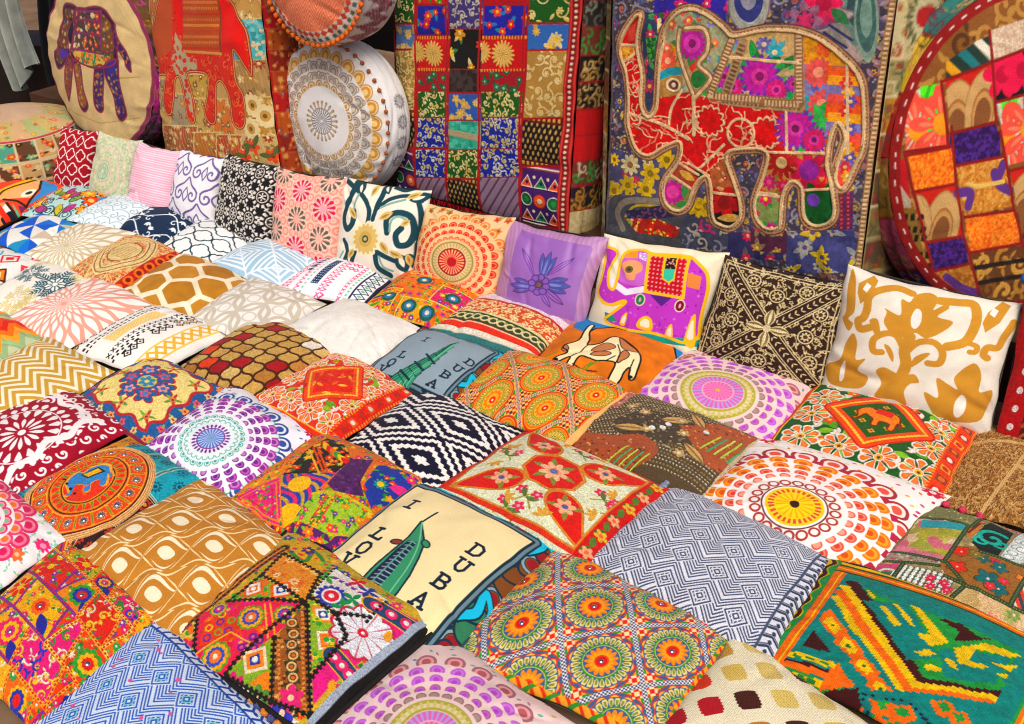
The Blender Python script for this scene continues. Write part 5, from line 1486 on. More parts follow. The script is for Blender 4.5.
# ------------------------------------------------------------------ patterns of the big floor cushions behind
CREAMS = ('#d8c08a', '#cfae6c')
def pat_cream_elephant(c):
    p = lambda P: c.px(P, (0, 0), 5.171)
    c.rect(-1, 1, -1, 1, '#d9c08e')
    c.noise(.08, 14)
    x, y = 0, 0
    c.ring(0, 0, .975, .05, '#8a3a5a'); 
    c.line(p([(520, 410), (724, 400)]), .012, '#b3925a'); c.line(p([(350, 560), (520, 640), (720, 610)]), .01, '#b9985e')
    parts = [[(320, 30), (360, 20), (400, 45), (400, 100), (385, 130), (372, 110), (350, 120), (345, 180), (355, 240), (360, 275), (330, 340), (305, 355), (290, 320), (285, 270), (300, 250), (305, 180), (305, 100)],
             [(385, 55), (440, 45), (500, 35), (545, 55), (580, 110), (600, 170), (610, 240), (600, 310), (580, 340), (530, 350), (470, 350), (400, 320), (370, 300), (370, 200)],
             [(590, 160), (620, 220), (655, 280), (680, 370), (650, 340), (620, 270), (590, 230)],
             [(350, 290), (375, 310), (372, 430), (360, 520), (345, 480), (338, 380)],
             [(380, 310), (410, 330), (430, 450), (455, 540), (445, 575), (425, 560), (400, 450), (385, 370)],
             [(490, 350), (535, 350), (530, 470), (530, 570), (505, 575), (485, 530), (482, 430)],
             [(540, 340), (605, 310), (620, 430), (650, 560), (640, 620), (610, 610), (585, 500), (545, 400)]]
    for k, P in enumerate(parts):
        c.poly(p(P), '#43223f', True)
    for k, P in enumerate(parts):
        Q = p(P); m = Q.mean(0)
        c.floral(m + (Q - m) * .86, ('#6a4034', '#7a4f2a', '#3f2560', '#8f4a2c', '#9a602c', '#4a2566', '#40286a')[k], ('#a8402c', '#b8803a', '#38387a', '#b89a70', '#8a3058'), ('#9a6a3c', '#4a5f44'), .07, '#c8a070', sm=True)
    c.floral(p([(385, 60), (525, 60), (525, 270), (370, 255)]), '#5a4440', ('#d8402c', '#e06a3a', '#e8d4b0'), ('#3a3440', '#cfa86a'), .1, '#f0d09a')
    for P in ([(385, 55), (525, 60)], [(380, 100), (525, 110)], [(375, 165), (525, 185)], [(370, 250), (525, 280)], [(525, 55), (525, 280)], [(390, 60), (372, 250)]):
        c.line(p(P), .025, '#8a3a6a')
    c.floral(p([(370, 260), (560, 290), (540, 355), (400, 330)]), '#d8b25a', ('#d8301f', '#e0762c'), ('#2f8a5a',), .1)
    c.line(p([(435, 270), (425, 330)]), .03, '#2f8a5a'); c.line(p([(490, 285), (480, 345)]), .03, '#2f8a5a')
    c.poly(p([(530, 340), (600, 300), (600, 370), (560, 395)]), '#3f2f86'); c.poly(p([(305, 255), (355, 250), (355, 290), (320, 310)]), '#5a3a9a')
    c.disc(*p([(358, 160)])[0], .05, '#1f1c2e', .15)
    for P in parts:
        c.line(p(P), .022, '#8a3050', True, True)
def pat_red_elephant(c):
    p = lambda P: c.px(P, (140, 0), 4.525)
    c.rect(-1, 1, -1, 1, '#c9a56a')
    sq = [(rc(40, 110, -300, 240), '#b8683c'), (rc(380, 560, -200, 60), '#c39a5c'), (rc(430, 560, 62, 240), '#5fb0b4'), (rc(430, 590, 240, 410), '#a8885c'), (rc(460, 610, 410, 600), '#b88a3a'), (rc(60, 140, 330, 480), '#a89a7c'), (rc(130, 230, 400, 560), '#a9a088'), (rc(190, 300, 310, 420), '#c2a24a'),
          (rc(230, 330, 420, 590), '#c3a862'), (rc(320, 420, 420, 600), '#d8742c'), (rc(100, 250, 550, 760), '#a8583c'), (rc(240, 350, 580, 760), '#b5702c'), (rc(330, 460, 590, 760), '#b84a2c'), (rc(450, 630, 590, 760), '#cdb47c')]
    for k, (q, col) in enumerate(sq):
        P = p(q)
        c.floral(P, col, ('#e0c48c', '#a0402c', '#d8b878', '#b98a3a', '#8a5a3a'), ('#8a7a4a', '#c9a86a'), .12 if k not in (3, 13) else .17, '#f0dcb0')
        c.line(P, .016, '#d9c08a', True)
    c.stripes(.2, .05, (None, None, None, None, None, '#bf9a5c'))
    P = p(rc(430, 560, 62, 240)); c.poly(P, '#5fb0b4'); c.speck(P, ('#8ac8c4', '#3f9298', '#d9c9a0'), 60, .025)
    for q in ((505, 450), (565, 500), (500, 560)):
        c.flower(*p([q])[0], .13, 12, '#e6d2a0', '#c09a54', .45, 0, .15); c.disc(*p([q])[0], .025, '#7a5a2a')
    for q in ((510, 645), (600, 690), (470, 690)):
        c.flower(*p([q])[0], .09, 5, '#e0562c', '#8a3a1c', .3); c.leaf(*p([q])[0], .17, .06, 1, '#5a6a3a'); c.leaf(*p([q])[0], .17, .06, 3.2, '#5a6a3a')
    r, dr = '#cf3420', '#9a2a1c'
    E_ = p([(60, 60), (40, 200), (40, 270), (65, 310), (100, 310), (110, 330), (105, 420), (115, 490), (135, 490), (145, 420), (150, 330), (170, 330), (190, 430), (215, 520), (235, 530), (235, 460), (205, 350), (200, 300), (285, 310), (290, 400), (280, 480), (300, 530), (325, 530), (330, 440), (335, 350), (365, 340), (395, 400), (410, 520), (430, 555), (460, 550), (470, 500), (460, 400), (430, 330), (425, 200), (450, 220), (490, 290), (505, 310), (505, 230), (480, 120), (430, 40), (380, -40), (300, -150), (150, -150), (80, -60)])
    c.poly(E_, r, True)
    old = c.clip; c.setclip(E_, True)
    for x, y in c.jit(-1, 1, -1, 1, .13, .3):
        c.spiral(x, y, .05, x * 40, 1.2, .014, '#e0743c'); c.leaf(x, y, .08, .03, y * 30, '#b82418')
    c.poly(p([(160, -80), (350, -80), (360, 210), (175, 205)]), '#b8582c'); 
    for k in range(11):
        q = p([(160, -60 + k * 25), (360, -60 + k * 25)]); c.line(q, .03, ('#d98a44', '#c0401f', '#cf7a3c')[k % 3], dash=.03 if k % 2 else 0)
    c.line(p([(350, -80), (362, 215)]), .04, '#8a4a2a'); c.line(p([(175, 205), (362, 215)]), .03, '#d89a54')
    c.poly(p([(350, -60), (400, 10), (470, 110), (500, 300), (430, 190), (370, 220)]), '#d81f16')
    c.poly(p([(130, -40), (175, -40), (175, 150), (150, 120)]), '#d81a16')
    c.poly(p([(60, -100), (125, -60), (130, 200), (60, 250), (40, 200)]), '#bd5a30')
    c.poly(p([(140, 120), (165, 170), (200, 230), (240, 240), (240, 300), (205, 300), (235, 520), (160, 330), (130, 250)]), '#b8a888'); c.speck(p([(140, 120), (165, 170), (200, 230), (240, 240), (240, 300), (205, 300), (235, 520), (160, 330), (130, 250)]), ('#c8382a', '#cf4a34'), 90, .022)
    c.clip = old
    c.line(E_, .035, dr, True, True); c.line(E_, .012, '#d8a86a', True, True)
def pat_white_fans_face(c):
    c.rect(-1, 1, -1, 1, '#e6e3df')
    gd, gy = '#b58a48', '#8a8078'
    fan_mandala(c, 0, 0, None, [], [
        (.84, 26, .1, (gd, '#e9dcc4', '#c8923c', '#e6c88a'), 0, (1, .86, .74, .4)), (.75, 26, .045, ('#a88a6a', '#e0d4c4', None), math.pi / 26), (.69, 24, .082, (gy, '#e0dad2', '#9a8f84', '#c9beb0'), math.pi / 24, (1, .84, .7, .4)),
        (.6, 24, .045, (gd, '#e6dccb', None)), (.56, 22, .075, ('#8f8478', '#e2dad0', '#a3968a', '#cdbfae'), 0, (1, .84, .7, .4)), (.47, 22, .06, (gd, '#e3d6bf', '#b89a6a'), math.pi / 22)])
    c.disc(0, 0, .43, '#e8e6e4'); c.petals(0, 0, .17, .27, 22, '#8f8880', .6, 0, 'drop'); c.petals(0, 0, .19, .25, 22, '#c7a873', .4, 0, 'drop'); c.petals(0, 0, .02, .16, 26, '#7f7c80', .5, 0, 'ray'); c.ring(0, 0, .17, .015, '#9a9088')
def pat_white_band(c):
    c.rect(-c.ax, c.ax, -1, 1, '#ecebe9')
    for x in (-1.9, -.75, .45, 1.6):
        for k in range(14):
            a = k * math.pi / 7; c.leaf(x + .16 * math.cos(a), .1 + .2 * math.sin(a), .3, .1, a, '#6d6a70')
        c.ring(x, .1, .14, .04, '#7c7478'); c.disc(x, .1, .06, '#8a8488')
def pat_orange_zig_face(c):
    c.rect(-1, 1, -1, 1, '#dd7250')
    z = c.Y + .1 * tri(c.X / .24)
    c.put(((z / .07) % 1) < .34, '#efb492')
    m = np.hypot(c.X, c.Y) > .78
    c.put(m, '#dccfc4')
    q, a = c.pol(0, 0)
    f = np.abs((a / (2 * math.pi) * 44) % 1 - .5)
    c.put((q > .8) & (q < .9) & (np.abs((q - .85) / .05) + f * 2 < 1), '#c2503c'); c.put((q > .91) & (q < .96) & (f < .25), '#4a6a5c'); c.put(np.abs(q - .79) < .012, '#e8875c')
def pat_dark_zig_band(c):
    c.rect(-c.ax, c.ax, -1, 1, '#d8d4d0')
    z = c.Y + .4 * tri(c.X / .6)
    c.put((z > -.45) & (z < .5) & (((z / .16) % 1) < .62), '#6a1f2c')
def gold_scroll(c, P, bg, col=('#d8bd74', '#e6d49a'), d=.09):
    c.scroll(P, bg, col, d, .0135, fl=col)
def sun(c, x, y, r, col='#dfb868'):
    c.flower(x, y, r, 18, col, '#c89a44', .4, 0, .35); c.petals(x, y, r * .1, r * .4, 12, '#f0d898', .4, 0, 'ray')
def pat_patchwork_front(c):
    c.rect(-1, 1, -c.ay, c.ay, '#a8151f')
    cols = [(394, 413), (415, 445), (446.5, 480), (481, 525), (527, 574)]
    def P(k, y0, y1):
        x0, x1 = cols[k]
        s_ = lambda x, y: x - (x - 394) * .085 * y / 240 + y * .004
        sl = (x0 - 394) / 180 * .0
        t = lambda x: 6 * (x - 394) / 180 * 0
        return c.px([(s_(x0, y1), y1 + t(x0)), (s_(x1, y1), y1 + t(x1)), (s_(x1, y0), y0 + t(x1)), (s_(x0, y0), y0 + t(x0))])
    def mir(Q):
        old = c.clip; c.setclip(Q); x0, y0 = Q.min(0); x1, y1 = Q.max(0); h = y1 - y0
        c.put(np.ones_like(c.X, bool), '#4a2268')
        c.rect(x0, x1, y1 - h * .12, y1, '#8a2a5c'); c.rect(x0, x1, y1 - h * .1, y1 - h * .07, '#e8dcc8'); c.rect(x0, x1, y0, y0 + h * .1, '#c22a6a'); c.rect(x0, x1, y0 + .07 * h, y0 + .1 * h, '#e8dcc8')
        n = max(1, int((x1 - x0) / .13))
        for i in range(n + 1):
            x = x0 + (i + .5) * (x1 - x0) / n
            for yy in (.7, .2):
                y = y0 + h * yy
                w = (x1 - x0) / n * .5
                c.poly([(x - w, y - h * .07), (x + w, y - h * .07), (x, y + h * .11)], '#efe4d2'); c.poly([(x - w * .78, y - h * .055), (x + w * .78, y - h * .055), (x, y + h * .08)], ('#e0562a', '#1f7a4a')[i % 2]); c.disc(x, y, .015, '#2a1c3a'); c.disc(x + w, y + h * .08, .016, '#e8d8c0')
            y = y0 + h * .45
            c.disc(x, y, .062, '#d8402c' if i % 2 else '#e8e0d0'); c.disc(x, y, .052, '#e8681c' if i % 2 else '#1c6a38'); c.disc(x, y, .025, '#f0d8c0' if i % 2 else '#2a8a4c')
        c.clip = old
    def ikat(Q):
        c.poly(Q, '#1c1210'); old = c.clip; c.setclip(Q); x0, y0 = Q.min(0); x1, y1 = Q.max(0)
        for x, y in c.jit(x0, x1, y0, y1, .05, .0):
            c.drop(x, y - .02, .045, .025, 1.57, ('#b8985a',), (1,))
        for e in (y0 + .03, y1 - .03):
            c.rect(x0, x1, e - .035, e + .035, '#5a1a18'); c.line([(x0, e), (x1, e)], .035, '#d0a850', dash=.045)
        c.clip = old
    gr, bl = '#1f5a1e', '#20309a'
    gold_scroll(c, P(0, -60, 24), gr); c.floral(P(0, 26, 50), '#5f7fb0', ('#d8b878', '#e6cc90'), ('#c9a868',), .12); gold_scroll(c, P(0, 52, 111), '#a9884a'); ikat(P(0, 113, 148)); mir(P(0, 150, 200))
    c.floral(P(1, -60, 5), '#c8281c', (GN, '#e8c83a'), LEAF, .1)
    for k in (1, 3):
        o = 0 if k == 1 else 1
        c.floral(P(k, 7, 36 + o), '#28289a', ('#d82a2a', '#e0483a'), ('#2f7ac0', '#1f8a9a', '#3a3ab8'), .13)
        Q = P(k, 39, 71 + o); c.poly(Q, '#c2161a'); m = Q.mean(0); sun(c, *m, .12); sun(c, Q[0][0], m[1], .1); c.line((Q[2], Q[3]), .03, '#d89a44', dash=.03); c.line((Q[0], Q[1]), .03, '#d89a44', dash=.03)
        Q = P(k, 73, 92 + o); c.floral(Q, '#a01c28', ('#1f6a44', '#2a7a50'), ('#1f5a3a', '#145a3a'), .11, '#9fd0b0')
        gold_scroll(c, P(k, 93, 118), gr); gold_scroll(c, P(k, 119, 148 + o), bl, ('#d9d4c0', '#c8b878')); gold_scroll(c, P(k, 150, 177), bl, ('#d9d4c0', '#c8b878'))
        Q = P(k, 178, 235); c.poly(Q, '#a4889a'); c.fillp(Q, lambda q: q.stripes(-.6, .07, (None, None, None, '#6a4a64')))
    gold_scroll(c, P(2, -60, 30), '#4a3f7a', ('#b5aea0', '#c8bfae')); Q = P(2, 31, 70); c.floral(Q, '#151310', ('#e8a01e', '#d8402a', '#f0c23a'), ('#2f8a4a', '#e0d8a0'), .16, '#f4e090'); Q = P(2, 71, 93); c.poly(Q, '#3a2e2c'); c.speck(Q, ('#4a3d3a', '#2c2220'), 50, .03)
    c.floral(P(2, 95, 121), '#3f68b0', ('#d8b46a', '#e6cc8a'), ('#cfae70',), .13); Q = P(2, 122, 150); c.poly(Q, '#3fae94'); m = Q.mean(0); c.speck(Q, ('#5fc4a8', '#2f9a84'), 60, .025); c.rect(Q[:, 0].min(), Q[:, 0].max(), m[1] - .03, m[1] + .03, '#b8a888')
    gold_scroll(c, P(2, 151, 178), gr); ikat(P(2, 180, 232))
    gold_scroll(c, P(4, -60, 24), gr, ('#dcc67c', '#e6d896'), .17); c.floral(P(4, 26, 51), '#3f74b8', ('#dcb468', '#e8cf90'), ('#c8a45a', '#e9d9a8'), .15); gold_scroll(c, P(4, 53, 119), '#b08a48', ('#e3cf9c', '#d9c288'), .14); ikat(P(4, 121, 166)); mir(P(4, 168, 226))
    for k in range(5):
        Q = P(k, 0, 1)
    for x in (413.8, 445.6, 480.4, 526):
        c.line(c.px([(x, -60), (x - (x - 394) * .085 + 1, 240)]), .022, '#b8202a'); c.line(c.px([(x, -60), (x - (x - 394) * .085 + 1, 240)]), .008, '#7a0f18', dash=.02)
    c.rect(.9, 1, -c.ay, c.ay, '#8a1c20')
    for e in (.915, .985):
        c.line([(e, -c.ay), (e, c.ay)], .015, '#c9403a')
    for y in np.arange(-c.ay, c.ay, .045):
        c.disc(.95, y, .014, '#e0ccb0')
def pat_patchwork_side(c):
    sty = [('#2a2420', ('#8a8a7c', '#6a6a60')), ('#15100e', ('#d8b878', '#c09a5a')), ('#c4141a', None), ('#c4141a', None), ('#7a3a2a', ('#3f9a4a', '#d8d0b0')), ('#1f1a2a', ('#d8a83a', '#c08a2c')), ('#cdbb8a', ('#e0d0a4', '#b8a070'))]
    n = 11
    for k in range(n):
        y0 = -c.ay + k * 2 * c.ay / n; y1 = y0 + 2 * c.ay / n
        bg, fl = (sty[(6, 5, 4, 3, 2, 1, 1, 4, 0, 0, 1)[k]])
        P = rc(-1, 1, y0, y1)
        if fl:
            c.scroll(P, bg, fl, .5, .08)
        else:
            c.poly(P, bg)
        c.line(P, .06, '#a01a22', True)
def pat_grand_elephant(c):
    A = lambda P: c.px(P, (600, 0), 5.172)
    Bq = lambda P: c.px(P, (600, 120), 5.172)
    Cq = lambda P: c.px(P, (760, 0), 5.172)
    D = lambda P: c.px(P, (760, 120), 4.528)
    c.rect(-1, 1, -c.ay, c.ay, '#37407c')
    full = rc(-1, 1, -c.ay, c.ay)
    c.scroll(full, '#4a4250', ('#8f8a90', '#8a7a6a', '#b8a27a', '#5f5f8a', '#9a6f6a'), .11, .017, fl=('#a82f5a', '#d0a83a', '#6a6f9a', '#c05a3a'))
    c.speck(full, ('#9a9aa8', '#2c2f60', '#b0a890', '#8a3a5a', '#c0a030', '#6a6f90'), 2600, .008)
    # ground around the elephant
    c.floral(A([(260, -300), (640, -300), (640, 120), (560, 60), (430, 40), (260, 170)]), '#3a2f9a', ('#d02a6c', '#d8307a', '#e6d49c'), ('#3a2a8a', '#4a6a3c'), .16, '#f0d8a0')
    c.floral(A([(195, 60), (270, 80), (275, 600), (205, 600)]), '#33405a', ('#d02a6c', '#c0306c'), ('#2f8a44', '#3f9a4a'), .13)
    c.poly(A([(215, 200), (265, 200), (260, 320), (225, 330)]), '#2f7a3c'); c.speck(A([(215, 200), (265, 200), (260, 320), (225, 330)]), ('#5aa04a', '#1f5a2c'), 26, .02)
    c.floral(Bq([(50, 150), (280, 190), (390, 130), (300, 300), (280, 420), (40, 400)]), '#555270', ('#cfae1e', '#e0c02a', '#d8c890', '#c02a5c'), ('#8a8a5a', '#4a4a7a'), .13, '#8a6a1c')
    for q in ((320, 210), (240, 280), (130, 340), (60, 370), (220, 360), (480, 460), (520, 450)):
        c.flower(*Bq([q])[0], .085, 7, '#c9a81c', '#8a7014', .3, q[0])
    c.flower(*Bq([(140, 235)])[0], .085, 9, '#d8c898', '#8a6a4a', .3)
    # crescent border with small red flowers, lower left
    c.poly(Bq([(40, 420), (130, 390), (300, 410), (400, 470), (420, 600), (380, 720), (40, 640)]), '#4f4e54', True)
    c.line(Bq([(110, 560), (80, 480), (130, 420), (280, 420)]), .05, '#8a7e70', sm=True); c.line(Bq([(120, 500), (170, 445), (290, 445)]), .02, '#b8a030', sm=True)
    c.scroll(Bq([(120, 470), (300, 440), (380, 500), (280, 510), (130, 520)]), '#2f2c4a', ('#5a4a7a', '#7a4a6a'), .1, .016)
    c.floral(Bq([(115, 510), (280, 510), (390, 560), (370, 610), (180, 580)]), '#a8281c', ('#d8281c', '#e8503a', '#e89a8a'), ('#8ab03a', '#d8c84a'), .085, '#f4d84a')
    c.scroll(Bq([(400, 480), (560, 540), (720, 560), (700, 720), (400, 640)]), '#4a4a5c', ('#8a8a94', '#b0a898', '#c0306c'), .13, .018)
    c.floral(Bq([(640, 580), (931, 580), (931, 720), (640, 720)]), '#3a3560', ('#b8204c', '#b89a6a', '#c82a54'), ('#6a5a5a', '#b8a078'), .15, '#d8a06a')
    c.floral(D([(105, 500), (430, 500), (430, 690), (105, 690)]), '#4a4a7a', ('#cfae1e', '#d9bb3a', '#a8a498'), ('#9a9aa0', '#c9b03a'), .15, '#6a5a8a')
    c.floral(D([(-60, 490), (110, 500), (110, 600), (-60, 590)]), '#5a2a44', ('#b8204c', '#b8905a'), ('#8a7a5a',), .13)
    c.poly(D([(345, 330), (430, 330), (420, 500), (345, 500)]), '#7a2434')
    for k in range(5):
        c.line(D([(355 + 16 * k, 330), (352 + 16 * k, 500)]), .016, ('#3a3a7a', '#c0506a')[k % 2], dash=.03)
    # paisleys in the sky above
    for q, L, w, an, cols in (((760, 175), .5, .3, 1.75, ('#a8a89c', '#3a3f7a', '#9a9aa8')), ((1330, 330), .75, .3, 1.75, ('#b09a94', '#6d8a80', '#3f5a5c')), ((1010, 150), .36, .17, .35, ('#a8a098', '#7a5a7a', '#a83a64'))):
        x, y = A([q])[0]
        c.drop(x, y, L * 1.05, w * 1.1, an, ('#8a7080',), (1,)); c.drop(x, y, L, w, an, cols, (1, .72, .4))
        for k in range(16):
            t = k / 16
    for k in range(22):
        a = k / 22 * 6.28; x, y = A([(1330, 170)])[0]
        c.leaf(x + .13 * math.cos(a), y + .3 * math.sin(a), .07, .03, a, '#a88a92')
    c.drop(*Cq([(560, 330)])[0], .62, .17, 1.75, ('#8aa090', '#4a6a64', '#7d9a8c'), (1, .8, .5))
    c.flower(*Cq([(310, 20)])[0], .13, 8, '#d82a5c', '#b01c48', .4); c.leaf(*Cq([(350, 50)])[0], .16, .07, -.6, '#3f7a4c')
    c.flower(*Cq([(215, 110)])[0], .12, 7, '#9a6a80', '#5a3a5a', .5); c.flower(*Cq([(215, 110)])[0], .06, 7, '#c83a6c', None)
    for o in (0, 28):
        c.leaf(*Cq([(310 + o, 170 - o * 1.4)])[0], .2, .09, -.5, '#8f8a80', '#3a3a6a')
    for k in range(8):
        c.disc(*A([(330 + k * 15, 120 - k * 12)])[0], .022, '#d8c490'); c.disc(*A([(460 + k * 15, 40 + k * 11)])[0], .022, '#d8c490')
    out = [(636.7, 15.5), (625, 27), (617, 50), (623, 73), (625, 97), (625, 120), (627, 132), (633, 149), (644.5, 156), (660, 147), (675, 143), (674, 161.5), (660, 184), (662, 203), (673.5, 211), (683, 205), (689, 188), (697, 178), (705, 180), (708, 217), (716, 225), (726, 227), (735, 219), (736, 205), (731.5, 188), (722, 155), (743, 149), (764, 152), (760, 176), (751, 201), (753, 219), (762, 228), (774, 228), (778, 222), (780, 195), (789, 182), (800, 188), (802, 215), (811, 226), (826, 224), (834, 213), (832, 188), (826, 165), (830, 135), (838, 124), (845, 140), (837, 166), (836, 182), (844, 188), (857, 164), (864, 146), (864, 104), (859, 79), (843, 60), (820, 42.5), (795, 33), (772, 31), (755, 32), (729.5, 37), (720, 29), (702, 15.5), (685, 10), (671.5, 15.5), (660, 31), (657, 48), (655, 64), (654, 87), (652, 110), (644.5, 118), (637, 106), (637, 77), (632, 44.5)]
    E_ = smooth(c.px(out), 4, True)
    c.save['cord'] = E_
    for w, col in ((.085, '#6a4a44'), (.068, '#b8916a'), (.045, '#8a5a44')):
        c.line(E_, w, col, True)
    c.line(E_, .04, '#c9a27c', True, dash=.025)
    c.poly(E_, '#c4100f')
    old = c.clip
    c.setclip(E_)
    cr = '#e2c49a'
    g = c.rng
    x0, y0 = c.px([(617, 160)])[0]; x1, y1 = c.px([(780, 55)])[0]
    for _ in range(230):
        x, y = g.uniform(x0, x1), g.uniform(y0, y1); a = g.uniform(0, 6.28); P = [(x, y)]
        for k in range(4):
            a += g.uniform(-1.2, 1.2); x += .035 * math.cos(a); y += .035 * math.sin(a); P.append((x, y))
        c.line(P, .011, g.choice((cr, '#e8a888', '#d88a70')))
    for q in ((545, 630), (840, 690)):
        x, y = A([q])[0]; c.flower(x, y, .12, 12, cr, None, .3, 0, .2); c.flower(x, y, .1, 12, '#c4100f', None, .3, 0, .2)
    x, y = A([(710, 690)])[0]; c.ring(x, y, .1, .02, cr)
    # patches
    c.floral(A([(250, 130), (300, 60), (430, 20), (560, 60), (680, 180), (660, 230), (560, 460), (380, 490), (270, 510)]), '#a8aa84', ('#d8605a', '#8a84b8', '#3fa0a8'), ('#6fa070', '#8a8fc0'), .12)
    c.poly(A([(660, 150), (1010, 140), (1010, 330), (640, 310)]), '#c9a86a'); c.floral(Cq([(170, 130), (330, 190), (460, 320), (590, 500), (600, 720), (190, 560)]), '#d0962c', ('#e0903a', '#d8602c', '#8a86b4'), ('#e8d098', '#c9822a'), .14)
    Q = A([(285, 230), (400, 230), (405, 400), (380, 490), (270, 510)]); c.floral(Q, '#d8961f', ('#e0803a', '#e07a6a'), ('#c07a1c', '#e8c070'), .13, '#f0c89a'); x, y = A([(325, 320)])[0]; c.flower(x, y, .08, 12, '#e0624a', '#f0b08a', .3)
    c.line(A([(290, 400), (340, 375), (400, 370)]), .06, '#2f9aa8', sm=True); c.poly(A([(290, 420), (400, 400), (380, 490), (285, 500)]), '#b58a4a', True); x, y = A([(355, 445)])[0]; c.disc(x, y, .06, '#e8d4b0', .05); c.disc(x, y, .04, '#7a4a3a', .034); c.disc(x, y, .018, '#e8d8c0')
    Q = A([(350, 160), (440, 80), (560, 120), (640, 180), (660, 220), (560, 450), (540, 250), (500, 160), (400, 170)]); c.floral(Q, '#a8aa84', ('#d8605a', '#8a84b8', '#e07a6a', '#3fa0a8'), ('#6fa070', '#8a8fc0'), .12)
    Q = A([(390, 240), (400, 170), (460, 150), (530, 180), (540, 280), (500, 360), (550, 420), (465, 500), (380, 300)]); c.poly(Q, '#b5986a', True)
    x, y = A([(455, 230)])[0]
    for k in range(8):
        c.leaf(*A([(455, 235)])[0], .17, .07, k * .785, '#4f8a4a')
    c.flower(x, y, .12, 16, '#b82a9a', '#d84ab0', .55, 0, .3); c.disc(x, y, .03, '#8a1c6a'); c.poly(A([(460, 380), (510, 370), (530, 420), (480, 460), (450, 430)]), '#2f7a3a', True); c.poly(A([(440, 350), (500, 290), (490, 340), (455, 380)]), '#d8402c')
    Q = [A([(390, 160), (385, 280), (465, 510)]), A([(420, 150), (510, 150), (540, 210), (530, 280), (490, 340), (550, 410), (470, 505)])]
    for q in Q:
        c.line(q, .045, '#9a7450', sm=True); c.line(q, .022, cr, sm=True)
    c.line(A([(460, 505), (460, 700)]), .03, cr); c.line(A([(130, 590), (280, 640), (430, 724)]), .025, cr, sm=True); c.line(A([(330, 650), (345, 560), (400, 470)]), .022, cr, sm=True)
    # blanket
    Q = A([(670, 210), (1010, 180), (1010, 330), (650, 300)]); c.floral(Q, '#cfae7a', ('#7a74b8', '#3fa8b4', '#e8a02a', '#e06a5a', '#7f7ac0', '#2f9aac'), ('#e0c890', '#5fb0b8'), .17, '#f0e0b8')
    Q = A([(640, 305), (1000, 330), (990, 520), (560, 490)]); c.poly(Q, '#c0a878')
    for k in range(26):
        q = (g.uniform(610, 990), g.uniform(330, 500)); c.leaf(*A([q])[0], .17, .06, g.uniform(0, 6), g.choice(('#2f9a4a', '#3faa52', '#1f7a3a')))
    for q, r, col in (((805, 400), .15, '#c02aa0'), ((665, 455), .09, '#d02a7c'), ((895, 470), .09, '#d02a7c'), ((620, 400), .09, '#b83aa8'), ((985, 440), .06, '#b83aa8')):
        x, y = A([q])[0]; c.flower(x, y, r, 16, '#7a3aa8', None, .3, 0, .3); c.flower(x, y, r * .85, 14, col, '#d8489c', .45, 0, .25); c.disc(x, y, r * .2, '#8a1c6c')
    # hind part
    Q = Cq([(195, 180), (330, 210), (440, 330), (440, 400), (200, 330)]); c.floral(Q, '#d8981f', ('#e8b03a', '#d8602c'), ('#e8d098', '#c9822a'), .17, '#d8603a')
    Q = Cq([(205, 335), (450, 350), (450, 470), (210, 500)]); c.floral(Q, '#8a86b4', ('#7a76b8', '#9a98c8'), ('#e0d4b0', '#6a68a8'), .2); x, y = Cq([(290, 380)])[0]; c.flower(x, y, .1, 14, '#e0605c', '#f0a080', .35, 0, .25)
    Q = Cq([(215, 500), (450, 470), (450, 610), (225, 605)]); c.floral(Q, '#3fa4ac', ('#3fb0b8', '#8a90c0'), ('#d8d0a8', '#2f8a94'), .2); x, y = Cq([(310, 545)])[0]; c.flower(x, y, .1, 12, '#e0605c', '#f0a080', .35, 0, .25)
    Q = Cq([(120, 590), (225, 605), (430, 630), (430, 800), (330, 790), (110, 780)]); c.poly(Q, '#c9ad78')
    for k in range(16):
        c.leaf(*Cq([(g.uniform(230, 350), g.uniform(620, 760))])[0], .2, .07, g.uniform(0, 6), g.choice(('#2f9a4a', '#3faa52')))
    for q, r in (((170, 670), .15), ((270, 730), .1)):
        x, y = Cq([q])[0]; c.flower(x, y, r, 18, '#8a3aa8', None, .3, 0, .3); c.flower(x, y, r * .8, 14, '#c82a9a' if r > .12 else '#d82a6c', '#d84aa8', .45, 0, .25); c.disc(x, y, r * .18, '#7a1c5c')
    Q = Cq([(445, 330), (560, 380), (570, 800), (455, 800)]); c.poly(Q, '#e0902a')
    for k in range(12):
        q = D([(360 + (k % 2) * 10, -200 + k * 42)])[0]
        c.rect(q[0] - .1, q[0] + .14, q[1] - .05, q[1] + .05, ('#e0602a', '#e8a02a', '#8a7fb0', '#e05a4a')[k % 4])
    for k in range(11):
        q = D([(385 + (k % 3) * 12, -160 + k * 42)])[0]; c.flower(q[0], q[1], .045, 6, ('#d83a3a', '#e8b03a', '#6a5fb0')[k % 3], '#f0d0a0', .3)
    Q = D([(-20, 140), (290, 160), (290, 280), (200, 320), (60, 340), (-10, 320)]); c.floral(Q, '#b88a44', ('#b8204c', '#c02a70', '#a8281c'), ('#c8a868', '#8a7a2c'), .17, '#d85a7c'); x, y = D([(215, 230)])[0]; c.flower(x, y, .14, 7, '#c01c4c', '#8a2a8a', .5)
    c.flower(*D([(85, 195)])[0], .12, 12, '#a8201c', '#d8b888', .35)
    c.poly(D([(200, 310), (330, 310), (330, 500), (190, 490)]), '#0f3a1c'); x, y = D([(260, 385)])[0]
    for k in range(7):
        c.leaf(x, y, .17, .09, k * .9 + .3, '#0c5a24')
    x, y = D([(235, 365)])[0]; c.disc(x, y, .045, '#7a4ab0'); c.poly(D([(230, 315), (290, 270), (295, 310)]), '#c4100f')
